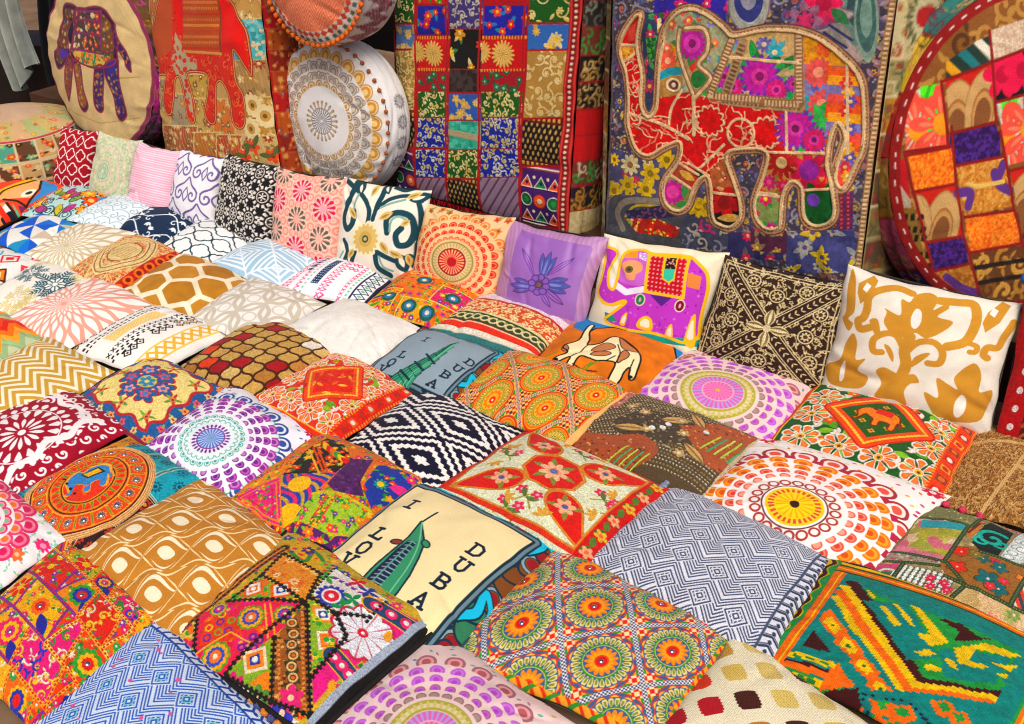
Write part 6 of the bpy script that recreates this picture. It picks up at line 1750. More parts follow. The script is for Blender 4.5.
    Q = Bq([(780, 390), (931, 390), (931, 570), (770, 560)]); c.floral(Q, '#8a9a5a', ('#c82a8a', '#d82a6c'), ('#2f8a44', '#3f9a4a'), .13); 
    Q = Bq([(545, 250), (640, 190), (690, 390), (560, 380)]); c.floral(Q, '#b0643a', ('#c88a5a', '#a0402c'), ('#d8a878',), .09, '#e8c8a0')
    Q = Bq([(550, 380), (720, 400), (720, 560), (550, 540)]); c.poly(Q, '#1a1412'); x, y = Bq([(620, 430)])[0]; c.flower(x, y, .13, 5, '#b81418', '#8a1014', .4); c.leaf(*Bq([(580, 510)])[0], .2, .06, .2, '#c8a050'); c.disc(*Bq([(680, 440)])[0], .05, '#a01014')
    Q = Bq([(380, 230), (480, 290), (430, 360), (350, 300)]); c.poly(Q, '#a04a34'); c.leaf(*Bq([(385, 265)])[0], .14, .06, -.4, '#d8a84a')
    Q = Bq([(340, 290), (440, 355), (440, 480), (300, 480), (290, 370)]); c.poly(Q, '#8a8a4a'); x, y = Bq([(355, 375)])[0]; c.flower(x, y, .1, 14, '#b82a8a', '#d84aa0', .5, 0, .25); c.leaf(*Bq([(410, 400)])[0], .1, .05, 1.5, '#3f8a44'); c.leaf(*Bq([(370, 440)])[0], .1, .05, .3, '#3f8a44')
    c.poly(Bq([(470, 250), (530, 280), (500, 305), (465, 290)]), '#0f3a24')
    c.floral(A([(80, 250), (160, 235), (150, 300), (100, 330)]), '#d8922a', ('#e8b04a',), ('#b8742a',), .08); c.poly(A([(130, 150), (180, 110), (170, 210), (125, 225)]), '#c84a3c')
    for L in ([(85, 235), (160, 240)], [(100, 330), (155, 285)]):
        c.line(A(L), .02, cr)
    for L in ([(380, 225), (485, 285)], [(345, 290), (445, 355)], [(550, 378), (700, 392)], [(790, 385), (931, 400)], [(500, 245), (620, 130)], [(430, 225), (540, 290)]):
        c.line(Bq(L), .022, cr)
    for L in ([(0, 145), (290, 155)], [(105, -40), (110, 140)], [(60, 340), (-20, 330)], [(190, 320), (330, 310)]):
        c.line(D(L), .02, cr)
    for L in ([(180, 180), (195, 560), (-210, 520), (-110, 230)],):
        c.line(Cq(L), .07, '#b0906a'); c.line(Cq(L), .045, '#7a5a44', dash=.03)
    c.line(A([(660, 215), (545, 500), (931, 530)]), .06, '#9a7450'); c.line(A([(660, 215), (545, 500), (931, 530)]), .04, '#d8b890', dash=.025)
    c.line(Cq([(180, 190), (190, 545), (0, 535)]), .06, '#9a7450'); c.line(Cq([(180, 190), (190, 545), (0, 535)]), .04, '#d8b890', dash=.025)
    c.line(A([(650, 300), (931, 325)]), .02, cr); c.line(Cq([(0, 320), (180, 330)]), .02, cr); c.line(Cq([(445, 330), (455, 800)]), .02, cr)
    c.clip = old
    c.line(E_, .024, '#e3caa0', True)
    # braid along the right edge
    c.rect(.955, 1, -c.ay, c.ay, '#9a7a54'); c.line([(.978, -c.ay), (.978, c.ay)], .03, '#d8b890', dash=.03)
    c.rect(-1, -.975, -c.ay, c.ay, '#6a6468')
    c.noise(.18, 90)
def pat_grand_side(c):
    ay = c.ay
    k = ['#7a6a3c', '#5a4a30', '#8a7a4a', '#6a3420', '#8a4a1c', '#b8862a', '#a89868', '#d8cca0', '#cfc08a', '#c8b888']
    n = len(k)
    for i in range(n):
        y0 = -ay + i * 2 * ay / n
        P = rc(-1, 1, y0, y0 + 2 * ay / n)
        c.scroll(P, k[i], (('#6a6440', '#4a5a34', '#8a3424', '#8a6a34') if i < 6 else ('#d8cca0', '#5a6a44', '#a0402c', '#b89a5a')), .35, .05, fl=('#a0402c', '#a8986a'))
        c.line(P, .05, '#d8c89a', True)
    y = ay * .62
    c.disc(0, y, .62, '#d9d0a4', .4)
    for j in range(20):
        a = j * .314; c.leaf(.5 * math.cos(a), y + .32 * math.sin(a), .3, .1, a, '#6a6a44')
    c.disc(0, y, .38, '#b81c20', .2); c.disc(.2, y - .75, .2, '#4a1a54')
def pat_round_patchwork(c):
    P7 = lambda P: c.px(P, (880, 0), 4.826)
    P8 = lambda P: c.px(P, (880, 140), 4.525)
    c.rect(-1, 1, -1, 1, '#a02a1c')
    c.scroll(rc(-1, 1, -1, 1), '#8a5a2c', ('#b88a4a', '#5a3a1c'), .2, .03)
    def neon(Q, fl):
        c.poly(Q, '#d8d4bc'); c.speck(Q, ('#c8c0a0', '#e8e4d4'), 250, 0.007)
        old = c.clip; c.setclip(Q)
        for q, a in fl[1]:
            c.leaf(q[0], q[1], .26, .13, a, '#5ce02a', '#3fae1c')
        for q in fl[0]:
            c.petals(q[0], q[1], .02, .24, 9, '#f2604e', .85); c.petals(q[0], q[1], .02, .17, 9, '#f58a6a', .35); c.disc(q[0], q[1], .065, '#f2a02a')
        c.clip = old
    def sh(Q, bg, n=2):
        c.poly(Q, bg); c.speck(Q, ('#b05a1c', '#f09a3c', '#d8742c'), 300, 0.009)
    def cone(Q, fl):
        c.poly(Q, '#c42a1c'); old = c.clip; c.setclip(Q)
        for (q, L, w) in fl:
            x, y = q
            c.drop(x, y, L, w, -1.571, ('#a8804a', '#cfa872', '#a8743f', '#c89a64', '#8a5a34'), (1, .96, .62, .56, .44))
            for k in range(24):
                a = k * .262
        c.clip = old
    neon(P7([(110, 480), (200, 420), (298, 400), (330, 700), (120, 724)]), (P7([(180, 630), (300, 600)]), [(P7([(210, 510)])[0], 1.2), (P7([(270, 500)])[0], 1.0), (P7([(255, 690)])[0], 1.5), (P7([(230, 480)])[0], -.4)]))
    cone(P7([(315, 390), (530, 310), (555, 590), (340, 640)]), [(P7([(385, 380)])[0], .62, .33), (P7([(510, 330)])[0], .6, .3)])
    c.poly(P7([(340, 650), (560, 590), (580, 724), (600, 790), (330, 830)]), '#45206a'); c.speck(P7([(340, 650), (560, 590), (580, 760), (345, 810)]), ('#57308a', '#34164f'), 450, 0.012)
    Q = P7([(535, 290), (700, 240), (700, 460), (555, 490)]); c.floral(Q, '#14121a', ('#d81c54', '#e0286a'), ('#1f6a9a', '#2a7ab0'), .24, '#b01048')
    for q in ((590, 360), (690, 340)):
        c.flower(*P7([q])[0], .15, 6, '#df1f52', '#b81040', .35)
    c.poly(P7([(525, 150), (700, 90), (700, 240), (540, 290)]), '#d8bfa4'); c.speck(P7([(525, 150), (700, 90), (700, 240), (540, 290)]), ('#c8a88c', '#e6d4c0'), 350, 0.007)
    Q = P7([(320, 300), (460, 200), (530, 170), (530, 300), (320, 380)]); c.poly(Q, '#2a3c34'); c.fillp(Q, lambda s_: (s_.stripes(.9, .35, ('#d8a02a', None, '#2a7a7c', None, '#efe6d4', None))))
    neon(P7([(560, 500), (724, 450), (760, 760), (620, 800)]), (P7([(620, 690), (720, 620)]), [(P7([(610, 580)])[0], 1.5), (P7([(680, 560)])[0], .6)]))
    o = P8([(125, 75), (325, 30), (340, 195), (150, 230)]); c.poly(o, '#ea7418'); c.speck(o, ('#f08c28', '#dc5f14', '#f4a03a'), 750, 0.009)
    cone(P8([(150, 235), (340, 200), (375, 435), (210, 465)]), [(P8([(300, 225)])[0], .58, .3), (P8([(175, 245)])[0], .55, .26)])
    c.poly(P8([(325, 0), (545, -40), (545, 75), (345, 115)]), '#45206a'); c.speck(P8([(325, 0), (545, -40), (545, 75), (345, 115)]), ('#57308a', '#34164f'), 450, 0.012)
    Q = P8([(345, 125), (570, 75), (610, 300), (385, 350)]); c.poly(Q, '#cc8430'); c.speck(Q, ('#d89a4a', '#b87428', '#e4b060'), 600, 0.011)
    for L in ([(350, 240), (410, 240), (400, 300)], [(530, 190), (560, 110)], [(520, 150), (540, 200), (590, 230)]):
        c.line(P8(L), .06, '#6a3f8a', sm=True)
    c.line(P8([(400, 200), (450, 210), (560, 190)]), .03, '#e8c070', sm=True)
    o = P8([(385, 355), (615, 320), (640, 470), (410, 505)]); c.poly(o, '#ea7418'); c.speck(o, ('#f08c28', '#dc5f14', '#f4a03a'), 750, 0.009)
    Q = P8([(410, 510), (660, 480), (700, 724), (460, 720)]); c.scroll(Q, '#6a4220', ('#b8863c', '#8a5a28', '#d0a050'), .17, .035)
    for y in (580, 650):
        c.line(P8([(420, y), (690, y - 40)]), .03, '#2a1a14')
    c.poly(P8([(215, 465), (380, 435), (400, 560), (240, 590)]), '#45206a'); c.speck(P8([(215, 465), (380, 435), (400, 560), (240, 590)]), ('#57308a', '#34164f'), 350, 0.012)
    Q = P8([(245, 600), (400, 565), (450, 720), (280, 720)]); c.poly(Q, '#b87a30'); c.speck(Q, ('#c88c42', '#a06420'), 300, 0.011); c.line(P8([(300, 620), (370, 670), (440, 690)]), .05, '#6a3f8a', sm=True)
    cone(P8([(590, 140), (724, 110), (724, 380), (640, 390)]), [(P8([(670, 140)])[0], .6, .3)])
    Q = P8([(60, 80), (115, 90), (140, 310), (70, 300)]); c.poly(Q, '#b8202a'); c.fillp(Q, lambda s_: s_.stripes(.7, .22, ('#b8a890', None, None)))
    Q = P8([(95, 330), (150, 300), (210, 590), (130, 540)]); c.poly(Q, '#8a6a2c'); 
    for y in (350, 405, 445, 520, 570):
        c.line(P8([(105 + (y - 350) * .2, y), (185 + (y - 350) * .2, y)]), .04, '#1c1814', dash=.05)
    sm_ = '#8a1c18'
    for L in ([(298, 390), (330, 700)], [(525, 150), (560, 600)], [(115, 735), (330, 705)], [(340, 645), (560, 590)], [(310, 390), (540, 300), (724, 230)], [(555, 495), (724, 450)]):
        c.line(P7(L), .02, sm_)
    for L in ([(120, 70), (330, 30)], [(325, -60), (345, 200), (380, 440), (450, 720)], [(545, -40), (610, 310), (680, 600)], [(150, 235), (340, 200)], [(340, 118), (560, 75)], [(590, 140), (724, 105)], [(210, 465), (380, 435)], [(385, 350), (615, 320)], [(410, 510), (650, 470)], [(240, 595), (400, 560)], [(110, 70), (150, 240), (240, 600), (280, 720)]):
        c.line(P8(L), .02, sm_)
    q, a = c.pol(0, 0)
    c.put((q > .93), '#8c1d1a')
    c.put((np.abs(q - .964) < .006) & (((a * 9.0) % 1) < .4), '#ecdcd4')
def pat_round_side(c):
    k = ('#8f6f28', '#b0506a', '#45206a', '#8a6a2c', '#c84a5c', '#3a7a74', '#d8b83a', '#a02a1c')
    n = 16
    for i in range(n):
        x0 = -c.ax + i * 2 * c.ax / n
        c.scroll(rc(x0, x0 + 2 * c.ax / n, -1, 1), k[i % 8], ('#5a4a28', '#c8a060', '#7a3a4a'), .6, .07)
        c.line([(x0, -1), (x0, 1)], .08, '#8a1c18')
def pat_pouf(c):
    """Top and side of a round patchwork pouf in one sheet: y < 0 is the side."""
    c.rect(-c.ax, c.ax, -1, 1, '#cdb58a')
    cols = ('#3f9a5a', '#6a4a30', '#d8c48a', '#8a6a44', '#5fa890', '#c0583c', '#cfae7a', '#4f8a5c')
    n = 22
    for j, (y0, y1) in enumerate(((-1, -.65), (-.62, -.33), (-.3, 0))):
        for i in range(n):
            x0 = -c.ax + i * 2 * c.ax / n
            P = rc(x0, x0 + 2 * c.ax / n, y0, y1)
            k = (i * 5 + j * 3) % 8
            c.floral(P, cols[k], ('#e6d8b0', '#3a2a20', '#d85a3c', '#7ac09a'), ('#d8c898', '#4a3a2c'), .13)
            c.line(P, .02, '#e0d2a8', True)
    for i in range(n):
        x0 = -c.ax + i * 2 * c.ax / n
        P = rc(x0, x0 + 2 * c.ax / n, .02, .5)
        c.floral(P, ('#cdb87a', '#d8b48a', '#b8bc84')[i % 3], ('#d8563c', '#e07a5c', '#c9a86a'), ('#8a9a5c', '#d8c88a'), .14)
    c.rect(-c.ax, c.ax, .5, 1, '#d8b89a'); c.line([(-c.ax, .02), (c.ax, .02)], .04, '#b8405a')
def pat_red_panel_side(c):
    c.rect(-1, 1, -c.ay, c.ay, '#a01a1c')
    n = 12
    for k in range(n):
        y0 = -c.ay + k * 2 * c.ay / n
        P = rc(-.9, 1, y0, y0 + 2 * c.ay / n)
        c.floral(P, ('#b01c1e', '#a8481f', '#8a2a1c', '#b0581f')[k % 4], ('#c87a3c', '#8a5a5a', '#d89a54'), ('#c05a34', '#7a1a18'), .4, '#e0b070')
        c.line([(-1, y0), (1, y0)], .06, '#c9703c', dash=.12)
def pat_purple_side(c):
    n = 14
    for i in range(n):
        x0 = -c.ax + i * 2 * c.ax / n
        c.scroll(rc(x0, x0 + 2 * c.ax / n, -1, 1), ('#a01c7a', '#3a2a24', '#6a4a24', '#8a1c6a', '#5a3a20', '#4a2c50')[i % 6], ('#b8863c', '#6a5a4a', '#c050a0'), .5, .06)
# ------------------------------------------------------------------ materials (all node-based)
MATS = {}
def cloth_mat(name, weave=420.0, wv=.10, bump=.25, relief=0.0, rough=.88, sheen=.04, gloss=0.0):
    if name in MATS:
        return MATS[name]
    m = bpy.data.materials.new(name)
    m.use_nodes = True
    nt = m.node_tree
    nt.nodes.clear()
    N, L = nt.nodes.new, nt.links.new
    out, bs = N("ShaderNodeOutputMaterial"), N("ShaderNodeBsdfPrincipled")
    at = N("ShaderNodeAttribute"); at.attribute_name = "Col"
    uv = N("ShaderNodeUVMap"); uv.uv_map = "UV"
    no = N("ShaderNodeTexNoise"); no.inputs["Scale"].default_value = 260; no.inputs["Detail"].default_value = 2
    L(uv.outputs[0], no.inputs["Vector"])
    n2 = N("ShaderNodeTexNoise"); n2.inputs["Scale"].default_value = 9; n2.inputs["Detail"].default_value = 4
    L(uv.outputs[0], n2.inputs["Vector"])
    w1 = N("ShaderNodeTexWave"); w1.bands_direction = 'X'; w1.inputs["Scale"].default_value = weave; w1.inputs["Distortion"].default_value = .6
    w2 = N("ShaderNodeTexWave"); w2.bands_direction = 'Y'; w2.inputs["Scale"].default_value = weave; w2.inputs["Distortion"].default_value = .6
    L(uv.outputs[0], w1.inputs["Vector"]); L(uv.outputs[0], w2.inputs["Vector"])
    ad = N("ShaderNodeMath"); ad.operation = 'ADD'; L(w1.outputs["Fac"], ad.inputs[0]); L(w2.outputs["Fac"], ad.inputs[1])
    mr = N("ShaderNodeMapRange"); mr.inputs["From Min"].default_value = .25; mr.inputs["From Max"].default_value = .75
    mr.inputs["To Min"].default_value = 1 - wv; mr.inputs["To Max"].default_value = 1 + wv
    L(no.outputs["Fac"], mr.inputs["Value"])
    m2 = N("ShaderNodeMapRange"); m2.inputs["From Min"].default_value = .3; m2.inputs["From Max"].default_value = .7
    m2.inputs["To Min"].default_value = .93; m2.inputs["To Max"].default_value = 1.05
    L(n2.outputs["Fac"], m2.inputs["Value"])
    mm = N("ShaderNodeMath"); mm.operation = 'MULTIPLY'; L(mr.outputs[0], mm.inputs[0]); L(m2.outputs[0], mm.inputs[1])
    vm = N("ShaderNodeVectorMath"); vm.operation = 'SCALE'; L(at.outputs["Color"], vm.inputs[0]); L(mm.outputs[0], vm.inputs["Scale"])
    L(vm.outputs[0], bs.inputs["Base Color"])
    hb = N("ShaderNodeMath"); hb.operation = 'MULTIPLY_ADD'; hb.inputs[1].default_value = .35
    L(ad.outputs[0], hb.inputs[0]); L(no.outputs["Fac"], hb.inputs[2])
    if relief:
        bw = N("ShaderNodeRGBToBW"); L(at.outputs["Color"], bw.inputs[0])
        h2 = N("ShaderNodeMath"); h2.operation = 'MULTIPLY_ADD'; h2.inputs[1].default_value = relief
        L(bw.outputs[0], h2.inputs[0]); L(hb.outputs[0], h2.inputs[2]); hb = h2
    bp = N("ShaderNodeBump"); bp.inputs["Strength"].default_value = bump; bp.inputs["Distance"].default_value = .0022
    L(hb.outputs[0], bp.inputs["Height"]); L(bp.outputs[0], bs.inputs["Normal"])
    bs.inputs["Roughness"].default_value = rough
    bs.inputs["Specular IOR Level"].default_value = .18 + gloss
    bs.inputs["Sheen Weight"].default_value = sheen
    bs.inputs["Sheen Roughness"].default_value = .5
    L(bs.outputs[0], out.inputs[0])
    MATS[name] = m
    return m
def flat_mat(name, col, rough=.85, spec=.3, var=.25, scale=30.0, bump=.2):
    if name in MATS:
        return MATS[name]
    m = bpy.data.materials.new(name)
    m.use_nodes = True
    nt = m.node_tree
    bs = nt.nodes["Principled BSDF"]
    c = lin(hx(col)) * .85
    tc = nt.nodes.new("ShaderNodeTexCoord")
    no = nt.nodes.new("ShaderNodeTexNoise"); no.inputs["Scale"].default_value = scale; no.inputs["Detail"].default_value = 5
    nt.links.new(tc.outputs["Object"], no.inputs["Vector"])
    cr = nt.nodes.new("ShaderNodeValToRGB")
    cr.color_ramp.elements[0].position, cr.color_ramp.elements[1].position = .3, .7
    cr.color_ramp.elements[0].color = (*[float(v) * (1 - var) for v in c], 1)
    cr.color_ramp.elements[1].color = (*[min(1.0, float(v) * (1 + var)) for v in c], 1)
    nt.links.new(no.outputs["Fac"], cr.inputs[0]); nt.links.new(cr.outputs[0], bs.inputs["Base Color"])
    bp = nt.nodes.new("ShaderNodeBump"); bp.inputs["Strength"].default_value = bump; bp.inputs["Distance"].default_value = .004
    nt.links.new(no.outputs["Fac"], bp.inputs["Height"]); nt.links.new(bp.outputs[0], bs.inputs["Normal"])
    bs.inputs["Roughness"].default_value = rough
    bs.inputs["Specular IOR Level"].default_value = spec
    MATS[name] = m
    return m
KIND = {
    'print': dict(weave=150, wv=.09, bump=.3),
    'emb': dict(weave=110, wv=.2, bump=.8, relief=3.0, rough=.8),
    'satin': dict(weave=240, wv=.04, bump=.15, rough=.45, gloss=.25),
    'canvas': dict(weave=70, wv=.13, bump=.6),
    'jute': dict(weave=40, wv=.2, bump=1.0, relief=4.0, rough=.95),
    'bead': dict(weave=90, wv=.12, bump=1.0, relief=5.0, rough=.5, gloss=.3),
}
def kmat(k):
    return cloth_mat("cloth_" + k, **KIND[k])

# ------------------------------------------------------------------ mesh helpers
ALB = .82
def new_obj(name, me, mat, parent=None, loc=(0, 0, 0)):
    me.materials.append(mat)
    o = bpy.data.objects.new(name, me)
    COL.objects.link(o)
    o.location = loc
    if parent is not None:
        o.parent = parent
    return o
def raw_mesh(name, V, F, cols=None, uvs=None):
    """V (n,3), F (m,4) quads; colour and uv per vertex."""
    me = bpy.data.meshes.new(name)
    n, m = len(V), len(F)
    me.vertices.add(n); me.vertices.foreach_set("co", np.asarray(V, np.float32).ravel())
    me.loops.add(m * 4); me.loops.foreach_set("vertex_index", np.asarray(F, np.int32).ravel())
    me.polygons.add(m)
    me.polygons.foreach_set("loop_start", np.arange(0, m * 4, 4, dtype=np.int32))
    me.polygons.foreach_set("use_smooth", np.ones(m, bool))
    if uvs is not None:
        l = me.uv_layers.new(name="UV")
        l.data.foreach_set("uv", np.asarray(uvs, np.float32)[np.asarray(F).ravel()].ravel())
    if cols is not None:
        a = me.color_attributes.new("Col", 'FLOAT_COLOR', 'POINT')
        rgba = np.ones((n, 4), np.float32); rgba[:, :3] = cols
        a.data.foreach_set("color", rgba.ravel())
    me.update(calc_edges=True)
    me.validate()
    return me
def grid_faces(nx, ny, flip=False, off=0):
    i, j = np.meshgrid(np.arange(nx - 1), np.arange(ny - 1))
    a = (j * nx + i).ravel() + off
    F = np.c_[a, a + 1, a + nx + 1, a + nx]
    return F[:, ::-1] if flip else F
def bil(Q, u, v):
    a, b = (u + 1) / 2, (v + 1) / 2
    return (Q[0] * ((1 - a) * (1 - b))[..., None] + Q[1] * (a * (1 - b))[..., None] + Q[2] * (a * b)[..., None] + Q[3] * ((1 - a) * b)[..., None])
def sample(C, x, y, ax, ay):
    ny, nx = C.shape[:2]
    fx = np.clip((x / ax + 1) / 2 * nx - .5, 0, nx - 1.001); fy = np.clip((y / ay + 1) / 2 * ny - .5, 0, ny - 1.001)
    i, j = fx.astype(int), fy.astype(int)
    i1, j1 = np.minimum(i + 1, nx - 1), np.minimum(j + 1, ny - 1)
    a, b = (fx - i)[..., None], (fy - j)[..., None]
    return C[j, i] * (1 - a) * (1 - b) + C[j, i1] * a * (1 - b) + C[j1, i] * (1 - a) * b + C[j1, i1] * a * b
def to_alb(C):
    C = np.asarray(C, float)
    m = C.mean(-1, keepdims=True)
    return lin(np.clip(m + (C - m) * 1.18, 0, 1) ** 1.06) * ALB
def tube_mesh(name, P, r, seg=6, closed=False):
    P = np.asarray(P, float)
    n = len(P)
    T = np.roll(P, -1, 0) - np.roll(P, 1, 0)
    if not closed:
        T[0], T[-1] = P[1] - P[0], P[-1] - P[-2]
    T /= np.linalg.norm(T, axis=1)[:, None] + 1e-9
    up = np.tile(np.array([.13, .21, .97]), (n, 1))
    A = np.cross(T, up); A /= np.linalg.norm(A, axis=1)[:, None] + 1e-9
    B = np.cross(T, A)
    rr = np.full(n, r) if np.isscalar(r) else np.asarray(r)
    th = np.arange(seg) / seg * 2 * math.pi
    V = (P[:, None] + rr[:, None, None] * (np.cos(th)[None, :, None] * A[:, None] + np.sin(th)[None, :, None] * B[:, None])).reshape(-1, 3)
    F = []
    for i in range(n if closed else n - 1):
        for k in range(seg):
            a, b = i * seg + k, i * seg + (k + 1) % seg
            c, d = ((i + 1) % n) * seg + (k + 1) % seg, ((i + 1) % n) * seg + k
            F.append((a, b, c, d))
    return raw_mesh(name, V, F)
def tag(o, label=None, cat=None, group=None, kind=None):
    for k, v in (("label", label), ("category", cat), ("group", group), ("kind", kind)):
        if v:
            o[k] = v
    return o
def px_homog(Q, n, lift, ax=1, ay=1):
    P = [proj(q + n * lift) for q in Q]
    return homog(P, [(-ax, -ay), (ax, -ay), (ax, ay), (-ax, ay)])

def folds(a, b, seed, n=10, A=1.0, w=(.035, .1)):
    """Soft creases: ridges along random short lines, most of them near the edges."""
    g = np.random.default_rng(seed)
    out = np.zeros_like(a)
    for k in range(n):
        e = g.uniform(-1, 1); s_ = g.choice((-1, 1)) * g.uniform(.45, 1.0)
        x, y = (e, s_) if k % 2 else (s_, e)
        th = math.atan2(-y, -x) + g.uniform(-.9, .9)
        dx, dy = a - x, b - y
        t = dx * math.cos(th) + dy * math.sin(th); d = -dx * math.sin(th) + dy * math.cos(th) + .25 * t * t * g.uniform(-1, 1)
        ww = g.uniform(*w) * (1 + np.clip(t, 0, 1))
        out += g.choice((-1, -1, 1)) * g.uniform(.5, 1) * np.exp(-(d / ww) ** 2) * np.exp(-(t / g.uniform(.25, .6)) ** 2)
    return A * out
def highpass(Y, r=5):
    P = np.pad(Y, r, mode='edge')
    S = np.pad(P.cumsum(0).cumsum(1), ((1, 0), (1, 0)))
    k = 2 * r + 1
    return Y - (S[k:, k:] - S[:-k, k:] - S[k:, :-k] + S[:-k, :-k]) / (k * k)
RELIEF = {'emb': .0045, 'bead': .007, 'jute': .008, 'canvas': .0016, 'print': 0.0, 'satin': 0.0}
MIRROR = []
def mirrors(parent, S, pts, size, loc):
    if not MIRROR:
        n = 10
        V = [(math.cos(k * .628) * f, math.sin(k * .628) * f, z) for f, z in ((1.0, 0), (.92, .22), (.0, .26)) for k in range(n)]
        F = [(r * n + k, r * n + (k + 1) % n, (r + 1) * n + (k + 1) % n, (r + 1) * n + k) for r in range(2) for k in range(n)]
        me = raw_mesh("mirror", V, F); m = bpy.data.materials.new("mirror_glass"); m.use_nodes = True
        bs = m.node_tree.nodes["Principled BSDF"]; bs.inputs["Metallic"].default_value = 1.0; bs.inputs["Roughness"].default_value = .12
        no = m.node_tree.nodes.new("ShaderNodeTexNoise"); no.inputs["Scale"].default_value = 3
        rp = m.node_tree.nodes.new("ShaderNodeValToRGB"); rp.color_ramp.elements[0].color = (.35, .37, .4, 1); rp.color_ramp.elements[1].color = (.75, .76, .78, 1)
        m.node_tree.links.new(no.outputs["Fac"], rp.inputs[0]); m.node_tree.links.new(rp.outputs[0], bs.inputs["Base Color"])
        me.materials.append(m); MIRROR.append(me)
    N = S.shape[0]
    for (x, y, r) in pts:
        i, j = int(np.clip((x + 1) / 2 * (N - 1), 3, N - 4)), int(np.clip((y + 1) / 2 * (N - 1), 3, N - 4))
        nn = np.cross(S[j, i + 3] - S[j, i - 3], S[j + 3, i] - S[j - 3, i]); nn /= np.linalg.norm(nn)
        o = bpy.data.objects.new("mirror", MIRROR[0]); COL.objects.link(o); o.parent = parent
        o.location = S[j, i] + nn * .0005 - loc
        o.rotation_euler = Vector(nn).to_track_quat('Z', 'Y').to_euler(); o.scale = (r * size / 2,) * 3

def pillow(name, Q, n, T, paint, bg, label, group, kind='print', seed=1, bow=.045, back='#8a8076', piping=None, N=None, pw=2.15, pq=.6, lift=.55, sag=0.0, topbow=0.0):
    Q = np.asarray(Q, float)
    pr = np.array([proj(q) for q in Q])
    ext = max(np.linalg.norm(pr[0] - pr[2]), np.linalg.norm(pr[1] - pr[3]), np.linalg.norm(pr[0] - pr[1]) * 1.15, np.linalg.norm(pr[1] - pr[2]) * 1.15)
    N = N or int(np.clip(ext * 1.45, 120, 340))
    c = Cv(N, bg, seed=seed)
    c.H, c.H1 = px_homog(Q, n, 0.0), px_homog(Q, n, T)
    c.prof = lambda a, b: np.clip((1 - np.abs(a) ** pw) * (1 - np.abs(np.clip(b + sag * (1 - b ** 2), -1, 1)) ** pw), 0, 1) ** pq
    paint(c)
    if kind in ('emb', 'bead'):
        c.noise(.17, N * .42, seed)
    C = to_alb(c.out())
    g = np.linspace(-1, 1, N)
    u, v = np.meshgrid(g, g)
    rng = np.random.default_rng(seed * 7 + 3)
    ph = rng.uniform(0, 6.28, 12)
    uu = u * (1 - bow * (1 - v ** 2) * np.abs(u) ** 3 * (1 + .35 * np.sin(2.3 * v + ph[0])))
    vv = v * (1 - bow * (1 - u ** 2) * np.abs(v) ** 3 * (1 + .35 * np.sin(2.1 * u + ph[1])))
    vv = vv + np.sign(v) * np.abs(v) ** 6 * (.012 * np.sin(6 * u + ph[10]) + .007 * np.sin(13 * u + ph[11])) * (1 - u ** 4)
    uu = uu + np.sign(u) * np.abs(u) ** 6 * (.012 * np.sin(6.5 * v + ph[3]) + .007 * np.sin(12 * v + ph[4])) * (1 - v ** 4)
    vv = vv - topbow * (1 - u ** 2) ** 1.2 * np.clip(v, 0, 1) ** 2
    base = bil(Q, uu, vv)
    sv = np.clip(v + sag * (1 - v ** 2), -1, 1)
    prof = np.clip((1 - np.abs(u) ** pw) * (1 - np.abs(sv) ** pw), 0, 1) ** pq
    size = np.linalg.norm(Q[0] - Q[2]) / 1.414
    lump = (.06 * np.sin(2.6 * u + 1.7 * v + ph[2]) + .05 * np.sin(-2.2 * u + 3.1 * v + ph[3]) + .028 * np.sin(6.1 * u + ph[4]) * np.sin(5.3 * v + ph[5]))
    edge_u, edge_v = np.exp(-(1 - np.abs(u)) * 7), np.exp(-(1 - np.abs(v)) * 7)
    puck = .035 * (edge_v * np.sin(19 * u + ph[6] + 2 * np.sin(5 * u + ph[7])) + edge_u * np.sin(18 * v + ph[8] + 2 * np.sin(4 * v + ph[9])))
    corner = np.exp(-((1 - np.abs(u)) ** 2 + (1 - np.abs(v)) ** 2) * 9)
    rad = .05 * corner * np.sin(np.arctan2(1.02 - np.abs(v), 1.02 - np.abs(u)) * 9 + ph[10])
    h = T * prof * (1 + lump + puck * 1.2 + rad * 1.5)
    h = h + folds(u, v, seed + 900, 12, T * .085) * np.clip(prof * 3, 0, 1)
    if RELIEF[kind]:
        h = h + RELIEF[kind] * np.clip(highpass(c.out().mean(-1), 5), -.35, .35) * min(1.0, size / .4)
    V1 = base + n * h[..., None]
    # back
    M = 26
    g2 = np.linspace(-1, 1, M)
    u2, v2 = np.meshgrid(g2, g2)
    u3 = u2 * (1 - bow * (1 - v2 ** 2) * np.abs(u2) ** 3); v3 = v2 * (1 - bow * (1 - u2 ** 2) * np.abs(v2) ** 3)
    p2 = np.clip((1 - np.abs(u2) ** pw) * (1 - np.abs(v2) ** pw), 0, 1) ** pq
    V2 = bil(Q, u3, v3) - n * (T * .8 * p2)[..., None]
    bc = np.tile(to_alb(hx(back)[None]), (M * M, 1))
    V = np.vstack([V1.reshape(-1, 3), V2.reshape(-1, 3)])
    loc = np.array([V[:, 0].mean(), V[:, 1].mean(), V[:, 2].min()])
    F = np.vstack([grid_faces(N, N), grid_faces(M, M, True, N * N)])
    U = np.vstack([np.c_[(u.ravel() + 1) / 2 * size, (v.ravel() + 1) / 2 * size], np.c_[(u2.ravel() + 1) / 2 * size, (v2.ravel() + 1) / 2 * size]])
    me = raw_mesh(name, V - loc, F, np.vstack([C.reshape(-1, 3), bc]), U)
    o = new_obj(name, me, kmat(kind), None, loc)
    tag(o, label, "cushion", group)
    if 'mirrors' in c.save:
        mirrors(o, V1, c.save['mirrors'], size, loc)
